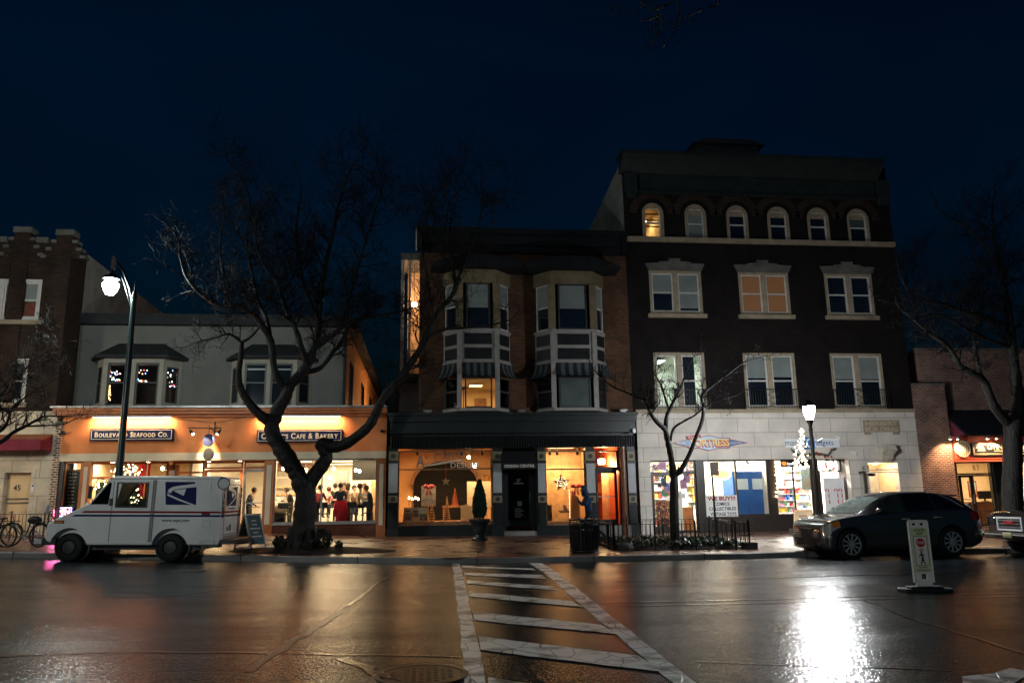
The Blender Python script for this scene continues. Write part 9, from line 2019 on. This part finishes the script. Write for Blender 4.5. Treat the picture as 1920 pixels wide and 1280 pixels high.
mb = MB(); mb.M = Matrix.Translation(V((4.45, -1.0, 2.0))) @ Matrix.Rotation(radians(25), 4, 'Z'); mb.lathe([(.001, -.03), (.09, -.02), (.145, 0), (.145, .02), (.001, .02)], (0, 0, 0), 24, 'y'); mb.build('round_mirror', VW, t, True); mb = MB(); mb.M = Matrix.Translation(V((4.45, -1.0, 2.0))) @ Matrix.Rotation(radians(25), 4, 'Z'); mb.tube([(.148*cos(2*pi*k/24), -.005, .148*sin(2*pi*k/24)) for k in range(25)], .012, 6); mb.build('mirror_rim', BLACKP, t, True)
# driver's cabin things seen through the window
mb = MB(); mb.tube([(2.05+.0*k, -.25+.19*cos(2*pi*k/20), 1.5+.19*sin(2*pi*k/20)) for k in range(21)], .014, 6); mb.box(2.2, 2.4, -.5, -.1, 1.35, 1.62); mb.tube([(2.49, .2, 1.5), (2.2, .2, 1.95)], .02, 5); mb.build('cabin_fittings', BLACKP, t)
A_ = on_road(130, 1052, 0); B_ = on_road(311, 1053, 0); d = B_-A_; print('VAN wb', d.length, 'yaw', math.degrees(math.atan2(d.y, d.x)), A_, B_)
yaw = math.atan2(d.y, d.x)*.8; sc_ = max(.97, min(1.08, d.length/2.55)); Rm = Matrix.Rotation(yaw, 3, 'Z'); off = Rm @ V(((WF+WR)/2, -.89, 0))*sc_; c = (A_+B_)/2
t.rotation_euler = (0, radians(1.2), yaw); t.scale = (sc_,)*3; t.location = (c.x-off.x, c.y-off.y, gz(c.x, c.y+.6)+.05)
# ------------------------------------------------------------------ dark pickup at the right edge
t = thing('parked_truck', 'dark utility vehicle with a chrome grille only its front showing at the right edge', 'truck', (0, 0, 0), local=True)
LT = Loft(5.2, [(0, .42), (.2, .36), (5.2, .36)], [(0, .95), (.08, 1.06), (.5, 1.14), (1.4, 1.2), (5.2, 1.25)], [(0, .96), (.08, 1.07), (.5, 1.16), (1.4, 1.25), (2.0, 1.7), (2.4, 1.85), (4.8, 1.85), (5.2, 1.3)],
    [(0, .86), (.15, .95), (.5, .99), (5.2, .98)], [(0, .84), (.15, .92), (.6, .97), (5.2, .96)], [(0, .7), (.3, .78), (1.4, .82), (2.2, .72), (5.2, .72)])
PT = mat('brown_black_paint', (.03, .024, .02), .2, .06, 2, 0, metal=.3, coat=1); bt = LT.mesh(50, 26).build('body', PT, t, True)
cs = []
for x in (.95, 4.1):
    for s in (-1, 1): m_ = MB(); m_.lathe([(.48, 0), (.48, .42)], (x, -1.25 if s < 0 else .83, .4), 30, 'y'); cs.append(m_)
cut(bt, cs)
for x in (.95, 4.1):
    for y in (-.86, .86): wheel(t, x, y, .4, .25, ALLOY, 6)
mb = MB(); mb.M = None
def fr(y0, y1, z0, z1, x0, x1, w_, m_, nm, par):
    mb = MB(); mb.box(x0, x1, y0, y0+w_, z0, z1); mb.box(x0, x1, y1-w_, y1, z0, z1); mb.box(x0+.001, x1-.001, y0+w_, y1-w_, z0, z0+w_); mb.box(x0+.001, x1-.001, y0+w_, y1-w_, z1-w_, z1); return mb.build(nm, m_, par, bev=.008)
g_ = fr(-.46, .46, .64, 1.02, -.07, .02, .055, CHROME, 'grille', t); mb = MB(); mb.box(-.04, .05, -.42, .42, .69, .97); mb.build('grille_mesh', BLACKP, g_)
mb = MB()
for k in range(3): mb.box(-.06, -.041, -.42, .42, .73+k*.09, .755+k*.09)
mb.build('grille_bars', METAL, g_)
mb = MB(); mb.M = Matrix.Rotation(-pi/2, 4, 'Z'); mb.text('GMC', -.2, .2, .82, .92, -.0, .02, .03); 
for i, v in enumerate(mb.v): mb.v[i] = V((-.065-abs(v.x)*0+(-.012 if v.x < -.01 else 0), v.y, v.z))
mb.build('lettering', emit('emblem_red', (.6, .03, .03), .15), g_)
for s in (-1, 1): mb = MB(); mb.box(-.03, .12, s*.72-.16, s*.72+.16, .78, 1.0); mb.build('headlight', DGL, t, bev=.02)
mb = MB(); mb.box(-.14, .12, -.93, .93, .42, .6); b_ = mb.build('front_bumper', PT, t, bev=.03); mb = MB(); mb.box(-.16, -.141, -.85, .85, .53, .56); mb.build('chrome_strip', CHROME, b_)
mb = MB(); mb.box(-.175, -.161, -.16, .16, .46, .61); pl_ = mb.build('number_plate', mat('plate_yellow', (.55, .5, .3), .4), t)
mb = MB(); mb.grid([LT.patch(-1, x, x+.01, .80, 1, .006, 1, 8)[0]+LT.patch(1, x, x+.01, .80, 1, .006, 1, 8)[0][::-1] for x in [1.48+i*.08 for i in range(10)]]); mb.build('windscreen', DGL, t, 'all')
for s in (-1, 1): mb = MB(); mb.grid(LT.patch(s, 2.1, 4.7, .585, .8, .006)); mb.build('side_window', DGL, t, 'all')
xg = P(1881, 1000, 20.3).x; t.location = (xg, 19.95, gz(xg, 20)+.0); t.rotation_euler = (0, 0, radians(1))
